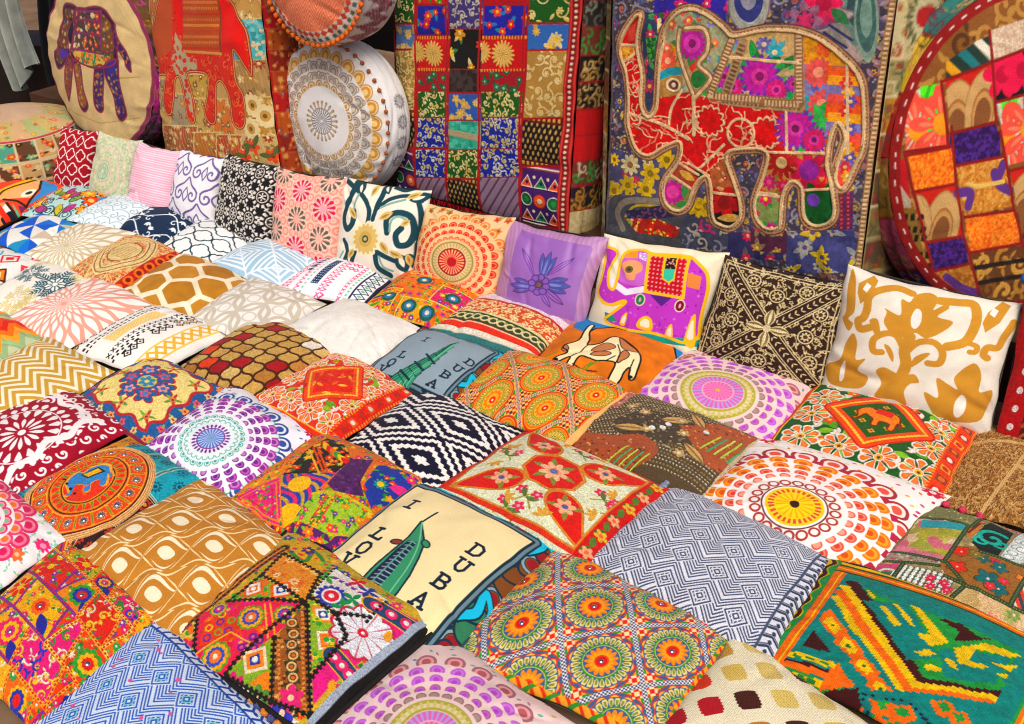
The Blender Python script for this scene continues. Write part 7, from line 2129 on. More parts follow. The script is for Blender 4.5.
    if piping:
        t = np.linspace(-1, 1, 40)[:-1]
        s_ = np.concatenate([np.c_[t, -np.ones_like(t)], np.c_[np.ones_like(t), t], np.c_[-t, np.ones_like(t)], np.c_[-np.ones_like(t), -t]])
        a, b = s_[:, 0], s_[:, 1]
        a2 = a * (1 - bow * (1 - b ** 2) * np.abs(a) ** 3 * .9); b2 = b * (1 - bow * (1 - a ** 2) * np.abs(b) ** 3 * .9)
        P = bil(Q, a2 * 1.004, b2 * 1.004) - loc
        new_obj("piping", tube_mesh("piping", P, piping[1], 7, True), flat_mat("piping_" + piping[0].strip('#'), piping[0]), o)
    return o

def ball_mesh(name, r, seed=0, n=12):
    rng = np.random.default_rng(seed)
    th, phi = np.meshgrid(np.arange(n + 1) / n * 2 * math.pi, np.linspace(0, math.pi, n // 2 + 3))
    rr = r * (1 + rng.uniform(-.16, .16, th.shape)); rr[:, -1] = rr[:, 0]; rr[0] = rr[-1] = r
    V = np.c_[(rr * np.sin(phi) * np.cos(th)).ravel(), (rr * np.sin(phi) * np.sin(th)).ravel(), (rr * np.cos(phi)).ravel()]
    return raw_mesh(name, V, grid_faces(n + 1, n // 2 + 3, True))
BALLS = {}
def pompom(parent, pos, r, col, name="pompom"):
    k = (round(r, 4), col)
    if k not in BALLS:
        BALLS[k] = ball_mesh(name, r, len(BALLS))
        BALLS[k].materials.append(flat_mat("wool_" + col.strip('#'), col, .95, .1, .35, 180, .6))
    o = bpy.data.objects.new(name, BALLS[k])
    COL.objects.link(o); o.parent = parent
    o.location = Vector(pos) - parent.location
    o.rotation_euler = (pos[0] * 50, pos[1] * 70, pos[2] * 90)
    return o
def tassel(parent, pos, d, L, r, col):
    """A knotted head and a spreading skirt of threads."""
    pos, d = np.array(pos, float), np.array(d, float); d /= np.linalg.norm(d)
    t = np.array([0, .06, .14, .2, .26, .3, .5, .8, 1.0]); rr = r * np.array([.25, .6, .75, .55, .4, .55, .8, 1.0, 1.1])
    P = pos + d * (t * L)[:, None] + np.array([0, 0, -1]) * (t ** 2 * L * .15)[:, None]
    n = 14
    me = tube_mesh("tassel", P - np.array(parent.location), rr, n)
    rng = np.random.default_rng(int(abs(pos[0]) * 999))
    co = np.empty(len(me.vertices) * 3, np.float32); me.vertices.foreach_get("co", co)
    co = co.reshape(-1, n, 3); cen = co.mean(1, keepdims=True)
    co[4:] = cen[4:] + (co[4:] - cen[4:]) * rng.uniform(.6, 1.25, (1, n, 1))
    me.vertices.foreach_set("co", co.ravel()); me.update()
    return new_obj("tassel", me, flat_mat("thread_" + col.strip('#'), col, .9, .15, .35, 150, .5), parent)

# cushions lying on the ground: left, top, right and bottom corner of each in the picture
ZS = .068
GROW = 1.07
UPN = np.array([0, 0, 1.0])
def lie(px4, zs=ZS, dz=(0, 0, 0, 0)):
    L_, T_, R_, B_ = px4
    m = np.mean(px4, 0); L_, T_, R_, B_ = [m + (np.array(q) - m) * GROW for q in px4]
    return np.array([on_z(L_, zs + dz[0]), on_z(B_, zs + dz[3]), on_z(R_, zs + dz[2]), on_z(T_, zs + dz[1])])
def quad_normal(Q):
    n = np.cross(Q[2] - Q[0], Q[3] - Q[1]); n /= np.linalg.norm(n)
    return n
# ------------------------------------------------------------------ the setting
def box_mesh(name, x0, x1, y0, y1, z0, z1):
    V = [(x, y, z) for z in (z0, z1) for y in (y0, y1) for x in (x0, x1)]
    F = [(0, 2, 3, 1), (4, 5, 7, 6), (0, 1, 5, 4), (2, 6, 7, 3), (0, 4, 6, 2), (1, 3, 7, 5)]
    me = raw_mesh(name, V, F)
    me.polygons.foreach_set("use_smooth", np.zeros(6, bool))
    return me
me = raw_mesh("ground", [(-60, -60, 0), (60, -60, 0), (60, 60, 0), (-60, 60, 0)], [(0, 1, 2, 3)])
tag(new_obj("ground", me, flat_mat("ground_stone", '#7a5f48', .9, .25, .3, 5)), kind="structure")
ROW = R(-32)                                   # direction of the back row
U_, B_ = np.array([math.cos(ROW), math.sin(ROW), 0]), np.array([-math.sin(ROW), math.cos(ROW), 0])
def along(s, t, z=0):                          # along the row, behind the row
    return np.array([0, 3.85, 0]) + U_ * s + B_ * t + np.array([0, 0, z])
me = box_mesh("back_wall", -6, 5, 2.9, 3.1, 0, 4)
w = new_obj("back_wall", me, flat_mat("plaster_interior_shade", '#0b0706', .95, .1, .4, 2), None, (0, 3.85, 0))  # shade of the shop interior is put into this near-black base colour
w.rotation_euler = (0, 0, ROW); tag(w, "dark brown wall far behind the cushions", "wall")
me = box_mesh("display_ledge", -3.6, 2.9, .26, .95, 0, .25)
w = new_obj("display_ledge", me, flat_mat("dark_wood", '#4a2f1e', .6, .3, .3, 8), None, (0, 3.85, 0))
w.rotation_euler = (0, 0, ROW); tag(w, "low dark ledge that carries the large floor cushions", "ledge")

# ------------------------------------------------------------------ big floor cushions leaning on the ledge
GB = "large floor cushions leaning at the back"
def frame(ang, lean):
    u = np.array([math.cos(R(ang)), math.sin(R(ang)), 0]); b = np.array([-u[1], u[0], 0])
    up = math.cos(R(lean)) * UPN + math.sin(R(lean)) * b
    return u, up, np.cross(u, up)
def box_cushion(name, bl, brx, zb, ang, lean, tops, depth, paint, side, bgc, label, N=330, bulge=.05, kind='emb', seed=3, side_n=40, flare=.0):
    u, up, n = frame(ang, lean)                # n looks out of the wall
    o = on_z(bl, zb)
    lo, hi = 0.0, 4.0
    for _ in range(50):
        m = (lo + hi) / 2
        lo, hi = (m, hi) if proj(o + u * m)[0] < brx else (lo, m)
    w = lo
    Q = np.array([o, o + u * w, on_plane(tops[1], o, n), on_plane(tops[0], o, n)])
    h = (np.linalg.norm(Q[3] - Q[0]) + np.linalg.norm(Q[2] - Q[1])) / 2
    ay = h / w
    c = Cv(N, bgc, 1.0, ay, seed)
    c.H, c.H1 = px_homog(Q, n, 0.0, 1, ay), px_homog(Q, n, bulge, 1, ay)
    c.prof = lambda a, b: ((1 - a ** 4) * (1 - np.clip(b / ay, -1, 1) ** 6)) ** .7
    paint(c)
    C = to_alb(c.out())
    nx, ny = C.shape[1], C.shape[0]
    a, b = np.meshgrid(np.linspace(-1, 1, nx), np.linspace(-1, 1, ny))
    g = np.random.default_rng(seed); ph = g.uniform(0, 6.28, 8)
    prof = ((1 - a ** 4) * (1 - b ** 6)) ** .7
    hgt = bulge * prof + .006 * np.sin(4 * a + 3 * b + ph[0]) * prof + .004 * np.sin(-7 * a + 8 * b + ph[1]) * prof + .0035 * np.exp(-(1 - np.abs(a)) * 6) * np.sin(22 * b + ph[2])
    hgt = hgt + folds(a, b, seed + 40, 26, .011, (.03, .09)) * np.clip(prof * 4, 0, 1) + .0055 * np.clip(highpass(c.out().mean(-1), 5), -.3, .3)
    V = bil(Q, a * (1 - .018 * (1 - b ** 2)), b) + n * hgt[..., None]
    G_ = V
    V = V.reshape(-1, 3)
    loc = np.array([*(o + u * w / 2)[:2], zb])
    U = np.c_[(a.ravel() + 1) / 2 * w, (b.ravel() + 1) / 2 * h]
    root = new_obj(name, raw_mesh(name, V - loc, grid_faces(nx, ny), C.reshape(-1, 3), U), kmat(kind), None, loc)
    tag(root, label, "floor cushion", GB)
    if 'cord' in c.save:
        E2 = c.save['cord']; ii = np.clip((E2[:, 0] + 1) / 2 * (nx - 1), 1, nx - 2).astype(int); jj = np.clip((E2[:, 1] / ay + 1) / 2 * (ny - 1), 1, ny - 2).astype(int)
        new_obj("cord_outline", tube_mesh("cord_outline", G_[jj, ii] + n * .002 - loc, .0042, 7, True), flat_mat("cord_tan", '#c9a878', .85, .2, .4, 260, .6), root)
    # sides: right, top, left in one band, and a plain back
    sc = Cv(side_n, '#8a6a50', 1.0, h / depth, seed + 5)
    sc.n = side_n
    side(sc)
    S = to_alb(sc.out())
    k = S.shape[1]; m = S.shape[0]
    al, be = np.meshgrid(np.linspace(-1, 1, k), np.linspace(-1, 1, m))
    def strip(p0, p1, out):
        d = (al + 1) / 2 * depth
        P = p0 + (p1 - p0) * ((be + 1) / 2)[..., None] - n * d[..., None] + out * (d * flare)[..., None] + out * (.03 * (1 - al ** 2) + folds(al, be / (h / depth), seed + 60, 30, .012, (.04, .12)) * (1 - al ** 4))[..., None]
        return P.reshape(-1, 3)
    SV = np.vstack([strip(Q[1], Q[2], u), strip(Q[2], Q[3], up), strip(Q[3], Q[0], -u)])
    SC_ = np.vstack([S.reshape(-1, 3)] * 3)
    SF = np.vstack([grid_faces(k, m, False, i * k * m) for i in range(3)])
    su = np.c_[(al.ravel() + 1) / 2 * depth, (be.ravel() + 1) / 2 * h]
    new_obj("side_panel", raw_mesh("side_panel", SV - loc, SF, SC_, np.vstack([su] * 3)), kmat(kind), root)
    bq = Q - n * depth - loc + np.array([-u, u, u + up, up - u]) * depth * flare
    new_obj("back_panel", raw_mesh("back_panel", bq, [(3, 2, 1, 0)], np.tile(to_alb(hx('#6a4a3a')[None]), (4, 1)), np.array([(0, 0), (1, 0), (1, 1), (0, 1)])), kmat(kind), root)
    return root, Q, u, up, n, w
def disc_cushion(name, bottom, center, zb, ang, lean, depth, paint, side, label, N=220, bulge=.05, kind='emb', seed=5, r=None, side_n=26, sq=1.0):
    u, up, n = frame(ang, lean)
    o = on_z(bottom, zb)
    cen = on_plane(center, o, n)
    if isinstance(r, str):
        r = np.linalg.norm(on_plane((float(r[2:]), center[1]), o, n) - cen)
    r = r or np.linalg.norm(cen - o)
    Q = np.array([cen - u * r - up * r * sq, cen + u * r - up * r * sq, cen + u * r + up * r * sq, cen - u * r + up * r * sq])
    c = Cv(N, '#d8c8a0', seed=seed); c.H, c.H1 = px_homog(Q, n, 0.0), px_homog(Q, n, bulge); c.prof = lambda a, b: np.clip(1 - np.hypot(a, b) ** 3, 0, 1) ** .7
    paint(c)
    C = c.out()
    g = np.linspace(-1, 1, N); a, b = np.meshgrid(g, g)
    x, y = a * np.sqrt(1 - b * b / 2), b * np.sqrt(1 - a * a / 2)
    q = np.hypot(x, y)
    ph = np.random.default_rng(seed).uniform(0, 6.28, 4)
    hgt = bulge * np.clip(1 - q ** 3, 0, 1) ** .7 + .004 * np.sin(5 * x + 4 * y + ph[0]) + .003 * np.exp(-(1 - q) * 6) * np.sin(26 * np.arctan2(y, x))
    hgt = hgt + folds(a, b, seed + 70, 20, .009, (.03, .09)) + .004 * np.clip(highpass(C.mean(-1), 5), -.3, .3)
    V = (cen + u * (x * r)[..., None] + up * (y * r * sq)[..., None] + n * hgt[..., None]).reshape(-1, 3)
    loc = np.array([*o[:2], V[:, 2].min()])
    root = new_obj(name, raw_mesh(name, V - loc, grid_faces(N, N), to_alb(sample(C, x, y, 1, 1)).reshape(-1, 3), np.c_[x.ravel() * r, y.ravel() * r]), kmat(kind), None, loc)
    tag(root, label, "floor cushion", GB)
    ax = 2 * math.pi * r / depth
    sc = Cv(side_n, '#a08a60', ax, 1.0, seed + 9); side(sc)
    S = to_alb(sc.out()); m, k = S.shape[:2]
    th, d = np.meshgrid(np.linspace(-math.pi, math.pi, k), np.linspace(-1, 1, m))
    rr = r * (1 + .05 * (1 - d ** 2) + folds(th / math.pi, d, seed + 80, 40, .03, (.02, .06)) * (1 - d ** 4))
    W = cen + u * (rr * np.cos(th))[..., None] + up * (rr * sq * np.sin(th))[..., None] - n * ((d + 1) / 2 * depth)[..., None]
    new_obj("side_band", raw_mesh("side_band", W.reshape(-1, 3) - loc, grid_faces(k, m, True), S.reshape(-1, 3), np.c_[th.ravel() * r, d.ravel() * depth / 2]), kmat(kind), root)
    M = 24; g2 = np.linspace(-1, 1, M); a2, b2 = np.meshgrid(g2, g2); x2, y2 = a2 * np.sqrt(1 - b2 ** 2 / 2), b2 * np.sqrt(1 - a2 ** 2 / 2)
    Bk = cen + u * (x2 * r)[..., None] + up * (y2 * r * sq)[..., None] - n * depth
    new_obj("back_panel", raw_mesh("back_panel", Bk.reshape(-1, 3) - loc, grid_faces(M, M, True), np.tile(to_alb(hx('#8a7a6a')[None]), (M * M, 1)), np.c_[x2.ravel(), y2.ravel()]), kmat(kind), root)
    return root, cen, u, up, n, r

g5, Q5, u5, up5, n5, w5 = box_cushion("square_floor_cushion", (397, 188), 568, .26, -34, 8, ((392, -60), (588, -60)), .25, pat_patchwork_front, pat_patchwork_side, '#a8151f',
            "square patchwork floor cushion of red, green and blue embroidered panels with a red fringed hem", flare=.12)
# red fringe along its hem
Fv, Ff = [], []
rg = random.Random(8)
for k in range(150):
    t = k / 150
    p0 = Q5[0] + u5 * w5 * t + n5 * .01; dd = np.array([rg.uniform(-.01, .01), rg.uniform(-.01, .01), -rg.uniform(.012, .028)])
    q = [p0 - u5 * .0025, p0 + u5 * .0025, p0 + u5 * .002 + dd, p0 - u5 * .002 + dd]
    i = len(Fv)
    for e in (0, .004):
        Fv += [a + n5 * e for a in q]
    Ff += [(i, i + 1, i + 2, i + 3), (i + 7, i + 6, i + 5, i + 4), (i, i + 3, i + 7, i + 4), (i + 1, i + 5, i + 6, i + 2)]
new_obj("fringe", raw_mesh("fringe", np.array(Fv) - np.array(g5.location), Ff), flat_mat("thread_fringe", '#a8141e', .9, .1), g5)
box_cushion("square_floor_cushion", (604, 252), 857, .26, -27, 10, ((613, -60), (906, -60)), .38, pat_grand_elephant, pat_grand_side, '#37407c',
            "largest square floor cushion with a red appliqué elephant on blue and grey embroidery", 430, .06, 'emb', 11, flare=.3)
box_cushion("square_floor_cushion", (166, 158), 284, .26, -33, 8, ((142, -60), (254, -60)), .2, pat_red_elephant, pat_red_panel_side, '#c9a56a',
            "square beige patchwork floor cushion with a red elephant and red side panel", 330, .06, 'emb', 13)
disc_cushion("round_floor_cushion", (104, 146), (100, 62), .26, -34, 10, .2, pat_cream_elephant, pat_purple_side,
             "round cream floor cushion with a purple patchwork elephant, leftmost of the leaning ones", 280, .05, 'emb', 17)
g4, c4, u4, up4, n4, r4 = disc_cushion("round_floor_cushion", (330, 190), (331, 119), .26, -33, 6, .15, pat_white_fans_face, pat_white_band,
             "round white floor cushion printed with gold and grey fans, edged in small orange pompoms", 280, .06, 'print', 19)
for k in range(46):
    a = k / 46 * 6.283
    pompom(g4, c4 + u4 * r4 * 1.01 * math.cos(a) + up4 * r4 * 1.01 * math.sin(a) + n4 * .01, .009, '#b05a2a')
g3, c3, u3, up3, n3, r3 = disc_cushion("round_floor_cushion", (319, 38), (313, -26), .26 + 2.17 * r4, -33, 6, .22, pat_orange_zig_face, pat_dark_zig_band,
             "round orange zigzag floor cushion with orange pompom trim resting on the white round one", 190, .07, 'emb', 23, r4 * .82)
for k in range(60):
    a = k / 60 * 6.283
    pompom(g3, c3 + u3 * r3 * 1.01 * math.cos(a) + up3 * r3 * 1.01 * math.sin(a) + n3 * .012, .0115, '#dd6a24')
disc_cushion("round_floor_cushion", (1020, 312), (1015, 154), .26, 4, 18, .22, pat_round_patchwork, pat_round_side,
             "round patchwork floor cushion of neon flowers, orange and purple squares at the right edge", 330, .06, 'emb', 29, 'px889', 26, 1.24)

# pouf at the left
def pouf():
    c0 = on_z((10, 117), .36)
    r, H = .34, .4
    ax = 2.2
    c = Cv(190, '#cdb58a', ax, 1.0, 31); pat_pouf(c)
    C = c.out(); m, k = C.shape[:2]
    th, y = np.meshgrid(np.linspace(-math.pi, math.pi, k), np.linspace(-1, 1, m))
    t = np.clip(-y, 0, 1); s_ = np.clip(y, 0, 1)
    rad = np.where(y < 0, r * (1 + .09 * np.sin(np.pi * t)), r * (1 - s_))
    z = np.where(y < 0, H * .82 * (1 - t), H * .82 + H * .2 * np.sin(s_ * np.pi / 2))
    V = np.stack([rad * np.cos(th), rad * np.sin(th), z], -1).reshape(-1, 3)
    o = new_obj("round_pouf", raw_mesh("round_pouf", V, grid_faces(k, m), to_alb(C).reshape(-1, 3), np.c_[th.ravel() * r, y.ravel() * .3]), kmat('emb'), None, (c0[0], c0[1], 0))
    tag(o, "round patchwork pouf with pale top and green and brown side squares, far left", "pouf")
    tassel(o, on_z((54, 122), .2) , (.2, -.3, -1), .06, .016, '#2f63a8')
pouf()

# clothes hanging in the dark opening at the left
def drape(name, top, w0, w1, h, col, label, cat, seed, folds=5, depth=.05):
    g = np.random.default_rng(seed); ph = g.uniform(0, 6.28, 6)
    nx, ny = 60, 50
    a, b = np.meshgrid(np.linspace(-1, 1, nx), np.linspace(0, 1, ny))
    wd = (w0 * (1 - b) + w1 * b) / 2
    x = a * wd * (1 + .1 * np.sin(5 * b + ph[0])) + .05 * np.sin(3 * b + ph[1])
    hem = h * (1 - .18 * (1 + np.sin(2.2 * a + ph[2])) * .5)
    z = -b * hem
    y = depth * np.sin(folds * a * 2 + ph[3] + 1.2 * np.sin(2 * b + ph[4])) * (.4 + .6 * b)
    Vf = np.stack([x, y, z], -1).reshape(-1, 3); Vb = Vf + np.array([0, .02, 0])
    F = np.vstack([grid_faces(nx, ny, True), grid_faces(nx, ny, False, nx * ny)])
    o = new_obj(name, raw_mesh(name, np.vstack([Vf, Vb]), F), flat_mat("garment_" + col.strip('#'), col, .9, .2, .2, 14), None, top)
    o.rotation_euler = (0, 0, R(-10))
    return tag(o, label, cat)
def hang(px, y, top=-70):
    a = on_plane((px[0], top), np.array([0, y, 0]), np.array([0, 1.0, 0])); b = on_plane(px, np.array([0, y, 0]), np.array([0, 1.0, 0]))
    return a, a[2] - b[2]
a_, h_ = hang((-12, 92), 6.2)
drape("hanging_shawl", a_, .2, .17, h_, '#a3a89e', "pale grey shawl hanging in the dark opening at the upper left", "shawl", 4, 4)
a_, h_ = hang((34, 108), 6.25)
drape("hanging_coat", a_, .2, .2, h_ * 1.1, '#17181b', "black coat hanging beside the pale grey shawl", "coat", 6, 4)
me = box_mesh("wooden_stool", -.25, .25, -.2, .2, 0, .42)
w = new_obj("wooden_crate", me, flat_mat("brown_wood", '#1f120b', .6, .3, .3, 12), None, (-3.1, 6.6, 0)); tag(w, "dark brown wooden crate under the hanging clothes", "crate")

# ------------------------------------------------------------------ cushions standing in front of them
GS = "cushions standing along the back row"
STAND = [
    (((60, 125), (98, 131), (90, 186), (53, 178)), pat_red_trellis, '#9c1127', 'print', "small dark red cushion with white quatrefoil trellis, standing leftmost in the back row", {}),
    (((100, 131), (142, 140), (132, 195), (92, 187)), pat_green_mandala, '#d6cfae', 'print', "pale green mandala cushion standing between red trellis and pink striped ones", {}),
    (((140, 141), (180, 151), (172, 208), (130, 197)), pat_pink_pinstripe, '#f3b6c9', 'print', "plain pink cushion with thin white stripes, standing", {}),
    (((182, 148), (227, 158), (215, 222), (172, 208)), pat_purple_scroll, '#f1eef1', 'print', "white cushion with purple scrolls, standing", {}),
    (((228, 153), (279, 166), (272, 242), (217, 224)), pat_black_lace, '#161418', 'emb', "black cushion with white lace rings, standing", {}),
    (((279, 167), (346, 178), (335, 260), (274, 244)), pat_pink_daisies, '#f2cab6', 'print', "pink cushion with magenta and grey daisies, standing", {}),
    (((346, 177), (430, 190), (413, 275), (338, 258)), pat_teal_damask, '#f0eadb', 'print', "white cushion with dark teal scrolls and a gold rosette, standing", {}),
    (((428, 203), (514, 217), (497, 296), (415, 274)), pat_red_mandala, '#e9c79b', 'print', "cream cushion with red and orange peacock mandala, standing", {}),
    (((513, 220), (607, 237), (583, 325), (498, 296)), pat_purple_panel, '#b98db6', 'satin', "purple satin cushion with a dark line flower, standing", {}),
    (((607, 234), (727, 252), (697, 350), (590, 322)), pat_cartoon_elephant, '#efe6cc', 'print', "white cushion with a pink purple elephant outlined in yellow, standing", {}),
    (((728, 255), (850, 283), (827, 383), (698, 352)), pat_brown_embroidery, '#38221a', 'emb', "dark brown cushion embroidered with cream vines and a diagonal cross, standing", {}),
    (((852, 265), (1018, 303), (990, 424), (822, 385)), pat_gold_damask, '#e9e2d4', 'print', "large white cushion with bold gold damask, standing", {}),
    (((1026, 284), (1140, 300), (1115, 440), (996, 432)), pat_red_border_patch, '#b5131c', 'emb', "red bordered patchwork cushion with white dots, standing at the right edge", {}),
]
for i, ((tl, tr, br, bl), fn, bg, kind, label, kw) in enumerate(STAND):
    a, b = on_z(bl, .085), on_z(br, .085)
    u = (b - a) / np.linalg.norm(b - a); bk = np.array([-u[1], u[0], 0])
    lean = R(24)
    up = math.cos(lean) * UPN + math.sin(lean) * bk
    n = np.cross(u, up)
    A, B = on_plane(tl, a, n), on_plane(tr, a, n)
    ext = .06 / math.cos(lean)
    a2 = a - (A - a) / np.linalg.norm(A - a) * ext; b2 = b - (B - b) / np.linalg.norm(B - b) * ext
    Q = np.array([a2, b2, B, A]); m = Q.mean(0); e_ = ((Q - m) @ u)[:, None] * u; Q = Q + e_ * (.05 if i < 12 else 0)
    T = .19 * np.linalg.norm(b - a) ** .75 * .95
    o = pillow("cushion", Q, n, T, fn, bg, label, GS, kind, 100 + i, .04, sag=.16, topbow=.035, pw=2.5, pq=.52, **kw)
    if i == 12:
        pompom(o, A + np.array([-.01, -.02, .03]), .022, '#2f6fd0')

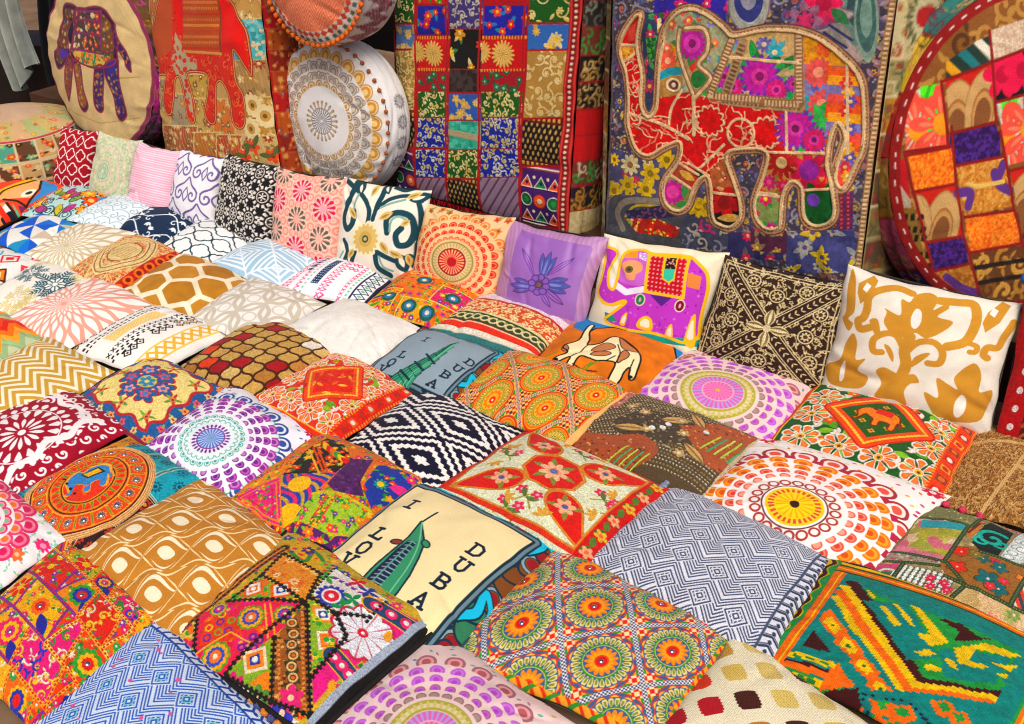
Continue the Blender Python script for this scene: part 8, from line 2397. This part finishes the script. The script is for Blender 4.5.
# ------------------------------------------------------------------ cushions lying on the ground
GL = "cushions laid out flat in rows"
LIE = [
    (((-60, 210), (35, 173), (70, 191), (-20, 238)), pat_face_painting, '#e2502a', 'print', "cushion with an orange painted face and large white eye at the left edge", {}),
    (((20, 216), (74, 181), (118, 195), (74, 221)), pat_doodle_flowers, '#b9d8d4', 'print', "orange flower doodle cushion on pale teal behind the pale swirl cushion", {}),
    (((70, 222), (113, 193), (160, 207), (116, 230)), pat_pale_swirl, '#e6f1f4', 'print', "pale white cushion with faint blue grey swirls", {}),
    (((115, 229), (161, 204), (205, 219), (161, 245)), pat_navy_vine, '#17304c', 'print', "navy cushion with white vines and buds", {}),
    (((160, 246), (211, 218), (259, 238), (215, 265)), pat_dark_lattice, '#f0f2f0', 'print', "white cushion with dark teal lantern lattice", {}),
    (((212, 265), (263, 238), (324, 259), (275, 289)), pat_blue_greek, '#eef2f4', 'print', "white cushion with pale blue concentric squares", {}),
    (((276, 290), (328, 258), (400, 271), (361, 304)), pat_white_aztec, '#f3eff0', 'print', "white cushion with pink, navy and green woven motifs", {}),
    (((366, 306), (412, 269), (498, 291), (455, 333)), pat_orange_medley, '#ea7a1c', 'emb', "orange floral patchwork cushion in front of the red mandala cushion", {}),
    (((430, 330), (494, 292), (579, 321), (530, 362)), pat_banded_stripes, '#d8c8a0', 'emb', "banded cushion with tan, pale pink and red border stripes", {}),
    (((536, 360), (580, 318), (693, 347), (645, 402)), pat_camel, '#cc7418', 'print', "ochre cushion with a painted spotted camel", {}),
    (((636, 397), (692, 344), (818, 380), (771, 442)), pat_pink_mandala, '#ecd2cd', 'print', "pink mandala cushion with purple fans beside the brown beaded one", {}),
    (((769, 443), (826, 379), (977, 427), (938, 496)), pat_green_daisies, '#245a22', 'emb', "dark green cushion with orange daisies around an orange elephant diamond", {}),
    (((938, 500), (986, 424), (1082, 452), (1050, 535)), pat_jute, '#a07440', 'jute', "rough brown jute cushion at the right edge", {}),
    (((-10, 240), (45, 213), (81, 227), (27, 256)), pat_blue_triangles, '#f1efe9', 'print', "cushion of blue, white and beige triangles at the left", {}),
    (((28, 254), (80, 221), (134, 236), (70, 272)), pat_beige_starburst, '#cdbd9c', 'print', "beige and cream starburst cushion", {}),
    (((69, 272), (133, 235), (184, 253), (118, 293)), pat_beige_ornate, '#e6c48c', 'emb', "beige and red ornate cushion with a red side band", {}),
    (((119, 293), (183, 252), (254, 279), (189, 318)), pat_honeycomb, '#b4812e', 'print', "gold honeycomb cushion with cream lines", {}),
    (((188, 319), (254, 279), (322, 303), (258, 346)), pat_grey_loops, '#f1ede6', 'print', "white cushion with pale grey interlaced loops", {}),
    (((281, 334), (347, 299), (423, 331), (362, 374)), pat_plain_cream, '#efebe3', 'canvas', "plain cream cushion without pattern", {}),
    (((366, 371), (424, 331), (509, 356), (452, 408)), pat_grey_city, '#95a5ae', 'print', "grey cushion lettered I LOVE DUBAI with a green spired tower", {'piping': ('#1f2f3a', .004)}),
    (((454, 405), (513, 352), (636, 390), (567, 447)), pat_orange_rosettes, '#e9a33c', 'print', "orange cushion with a grid of sun rosettes", {}),
    (((564, 447), (631, 396), (758, 441), (697, 504)), pat_brown_beads, '#43331f', 'bead', "dark brown beaded cushion with leaf appliqués", {}),
    (((702, 503), (764, 437), (943, 497), (866, 578)), pat_orange_mandala, '#f8f2ee', 'print', "white cushion with an orange and yellow peacock mandala", {}),
    (((862, 577), (930, 505), (1095, 560), (1045, 668)), pat_green_patchwork, '#b98f5e', 'emb', "green edged patchwork cushion with pearl rows and painted silk squares", {}),
    (((-60, 277), (0, 246), (43, 262), (-14, 294)), pat_bright_diamonds, '#f0efe9', 'print', "white cushion with red, teal and orange diamonds at the left edge", {}),
    (((-18, 302), (43, 259), (90, 278), (20, 320)), pat_teal_feather, '#f4f0e4', 'print', "white cushion with dark teal and gold feather bursts", {}),
    (((10, 318), (96, 277), (153, 306), (66, 351)), pat_pink_starburst, '#e8ab98', 'print', "pink and white starburst cushion", {}),
    (((67, 349), (153, 305), (229, 332), (150, 378)), pat_gold_black_aztec, '#f5f1ea', 'print', "white cushion with black and gold woven motifs", {}),
    (((184, 369), (261, 320), (341, 352), (258, 408)), pat_brown_quatrefoil, '#47230f', 'emb', "dark brown cushion with gold and red quatrefoil cells", {}),
    (((251, 402), (341, 351), (412, 392), (334, 446)), pat_red_daisies, '#d63a1a', 'emb', "red orange cushion with white edged daisies around a diamond", {}),
    (((346, 444), (423, 389), (520, 431), (440, 496)), pat_ikat, '#f1ece4', 'canvas', "navy and white ikat diamond cushion", {}),
    (((442, 492), (530, 432), (663, 493), (584, 566)), pat_suzani, '#e6e6c6', 'emb', "cream and red embroidered cushion with floral lobes and red flowered side", {}),
    (((588, 563), (675, 486), (831, 563), (766, 660)), pat_grey_zigzag, '#e6e7ee', 'canvas', "grey and white zigzag woven cushion", {}),
    (((758, 661), (835, 563), (1085, 652), (1012, 775)), pat_kilim, '#258a3e', 'canvas', "green, yellow and teal kilim cushion at the lower right", {}),
    (((-60, 345), (0, 310), (44, 340), (-15, 374)), pat_orange_zigzag, '#ee7a1e', 'print', "orange and red zigzag cushion at the left edge", {}),
    (((-50, 394), (46, 340), (110, 374), (20, 432)), pat_gold_chevron, '#f3ecd8', 'print', "gold and cream chevron cushion", {}),
    (((75, 400), (155, 358), (226, 394), (148, 448)), pat_blue_flower, '#2a6296', 'emb', "blue bordered cushion with yellow field and blue star flower", {}),
    (((146, 450), (233, 387), (319, 437), (234, 499)), pat_purple_mandala, '#f4f1f6', 'print', "white cushion with a purple and turquoise peacock mandala", {}),
    (((228, 499), (324, 435), (420, 481), (328, 560)), pat_pink_collage, '#c8342c', 'emb', "bright collage cushion of suns, flowers and purple strips", {}),
    (((300, 580), (420, 483), (557, 551), (440, 664)), pat_cream_city, '#f3e0ae', 'print', "cream cushion lettered I LOVE DUBAI with a green sail shaped tower", {'piping': ('#2c4450', .004)}),
    (((446, 652), (560, 551), (733, 638), (655, 745)), pat_rosette_panels, '#e3a338', 'print', "cushion of blue panels with orange sunflower rosettes at the bottom centre", {}),
    (((655, 740), (737, 642), (890, 745), (800, 850)), pat_cream_dashes, '#f0e6c8', 'canvas', "cream cushion with red, brown and yellow rounded dashes at the bottom edge", {}),
    (((-50, 447), (58, 386), (129, 430), (18, 497)), pat_red_lace, '#9b1230', 'print', "dark red cushion with white lace cutwork", {}),
    (((14, 497), (128, 441), (198, 482), (90, 562)), pat_orange_medallion, '#1fa3b4', 'emb', "round orange medallion cushion with a blue elephant on turquoise ground", {}),
    (((84, 556), (201, 481), (293, 547), (175, 642)), pat_gold_ogee, '#bd8438', 'print', "gold and cream ogee cushion", {}),
    (((172, 643), (293, 539), (437, 631), (312, 740)), pat_black_trim_patches, '#d0a028', 'emb', "patchwork cushion with black stitched seams and black trim", {'piping': ('#14100f', .008)}),
    (((310, 745), (436, 633), (572, 730), (450, 860)), pat_pink_mandala_front, '#ecd2cd', 'print', "pink mandala cushion with purple fans at the bottom edge", {}),
    (((-80, 560), (-8, 474), (68, 541), (-25, 605)), pat_pink_fans_white, '#f6f1ef', 'print', "white cushion with pink fans and green sprigs at the left edge", {}),
    (((-50, 650), (67, 543), (163, 620), (50, 742)), pat_red_yellow_patches, '#e0481e', 'emb', "red and yellow embroidered patchwork cushion at the lower left", {}),
    (((-2, 752), (157, 620), (280, 738), (130, 860)), pat_blue_zigzag, '#dfe9f6', 'canvas', "blue and white zigzag woven cushion at the bottom left", {}),
]
rgl = random.Random(5)
DONE = {}
for i, (p4, fn, bg, kind, label, kw) in enumerate(LIE):
    sz = np.linalg.norm(on_z(p4[0], ZS) - on_z(p4[3], ZS)) if True else 0
    T = float(np.clip(.152 * sz, .035, .073))
    Q = lie(p4, ZS - .004 + .004 * (i % 3))
    Q[:, 2] += [rgl.uniform(-.013, .013) for _ in range(4)]
    n = quad_normal(Q)
    if fn is pat_black_trim_patches:
        Q[:, 2] += .018
    o = pillow("cushion", Q, n, T, fn, bg, label, GL, kind, 200 + i, .028, **kw)
    DONE[fn.__name__] = (o, Q)

# ------------------------------------------------------------------ tassels and pompoms on some of them
def edge(Q, k, t):
    return Q[k] * (1 - t) + Q[(k + 1) % 4] * t
o, Q = DONE['pat_red_yellow_patches']
for k in range(18):
    t = (k + .5) / 18
    p = edge(Q, 2, t) + np.array([0, 0, .004])
    pompom(o, p, .009, '#d02a24')
for k in range(16):
    p = edge(Q, 1, (k + .5) / 16) + np.array([0, 0, .004]); pompom(o, p, .009, '#d02a24')
o, Q = DONE['pat_grey_zigzag']
tassel(o, Q[1], (.4, -.6, -.1), .06, .02, '#2a6ac0')
for k in range(5):
    pompom(o, edge(Q, 3, .0 + k * .035) + np.array([0, 0, .012]), .012, '#7f8aa0')
o, Q = DONE['pat_green_patchwork']
for k in range(10):
    pompom(o, edge(Q, 3, .1 + k * .09) + np.array([-.006, .0, .012]), .013, ('#d0285c', '#e0762c')[k % 3 == 2])
for k in range(4):
    pompom(o, edge(Q, 2, .98 - k * .1) + np.array([0, .006, .012]), .012, '#d83a5c')
o, Q = DONE['pat_orange_medallion']
tassel(o, Q[2], (.6, .5, .1), .05, .016, '#c8202a')
o, Q = DONE['pat_blue_zigzag']
for k in range(6):
    pompom(o, edge(Q, 2, .03 + k * .045) + np.array([0, 0, .01]), .012, ('#4a4f86', '#d07a2c')[k % 2])
o, Q = DONE['pat_red_daisies']
tassel(o, Q[3], (-.3, .6, .3), .04, .012, '#b8202a')
o, Q = DONE['pat_blue_flower']
tassel(o, Q[1], (.2, -.6, .2), .045, .014, '#8fa0b0')
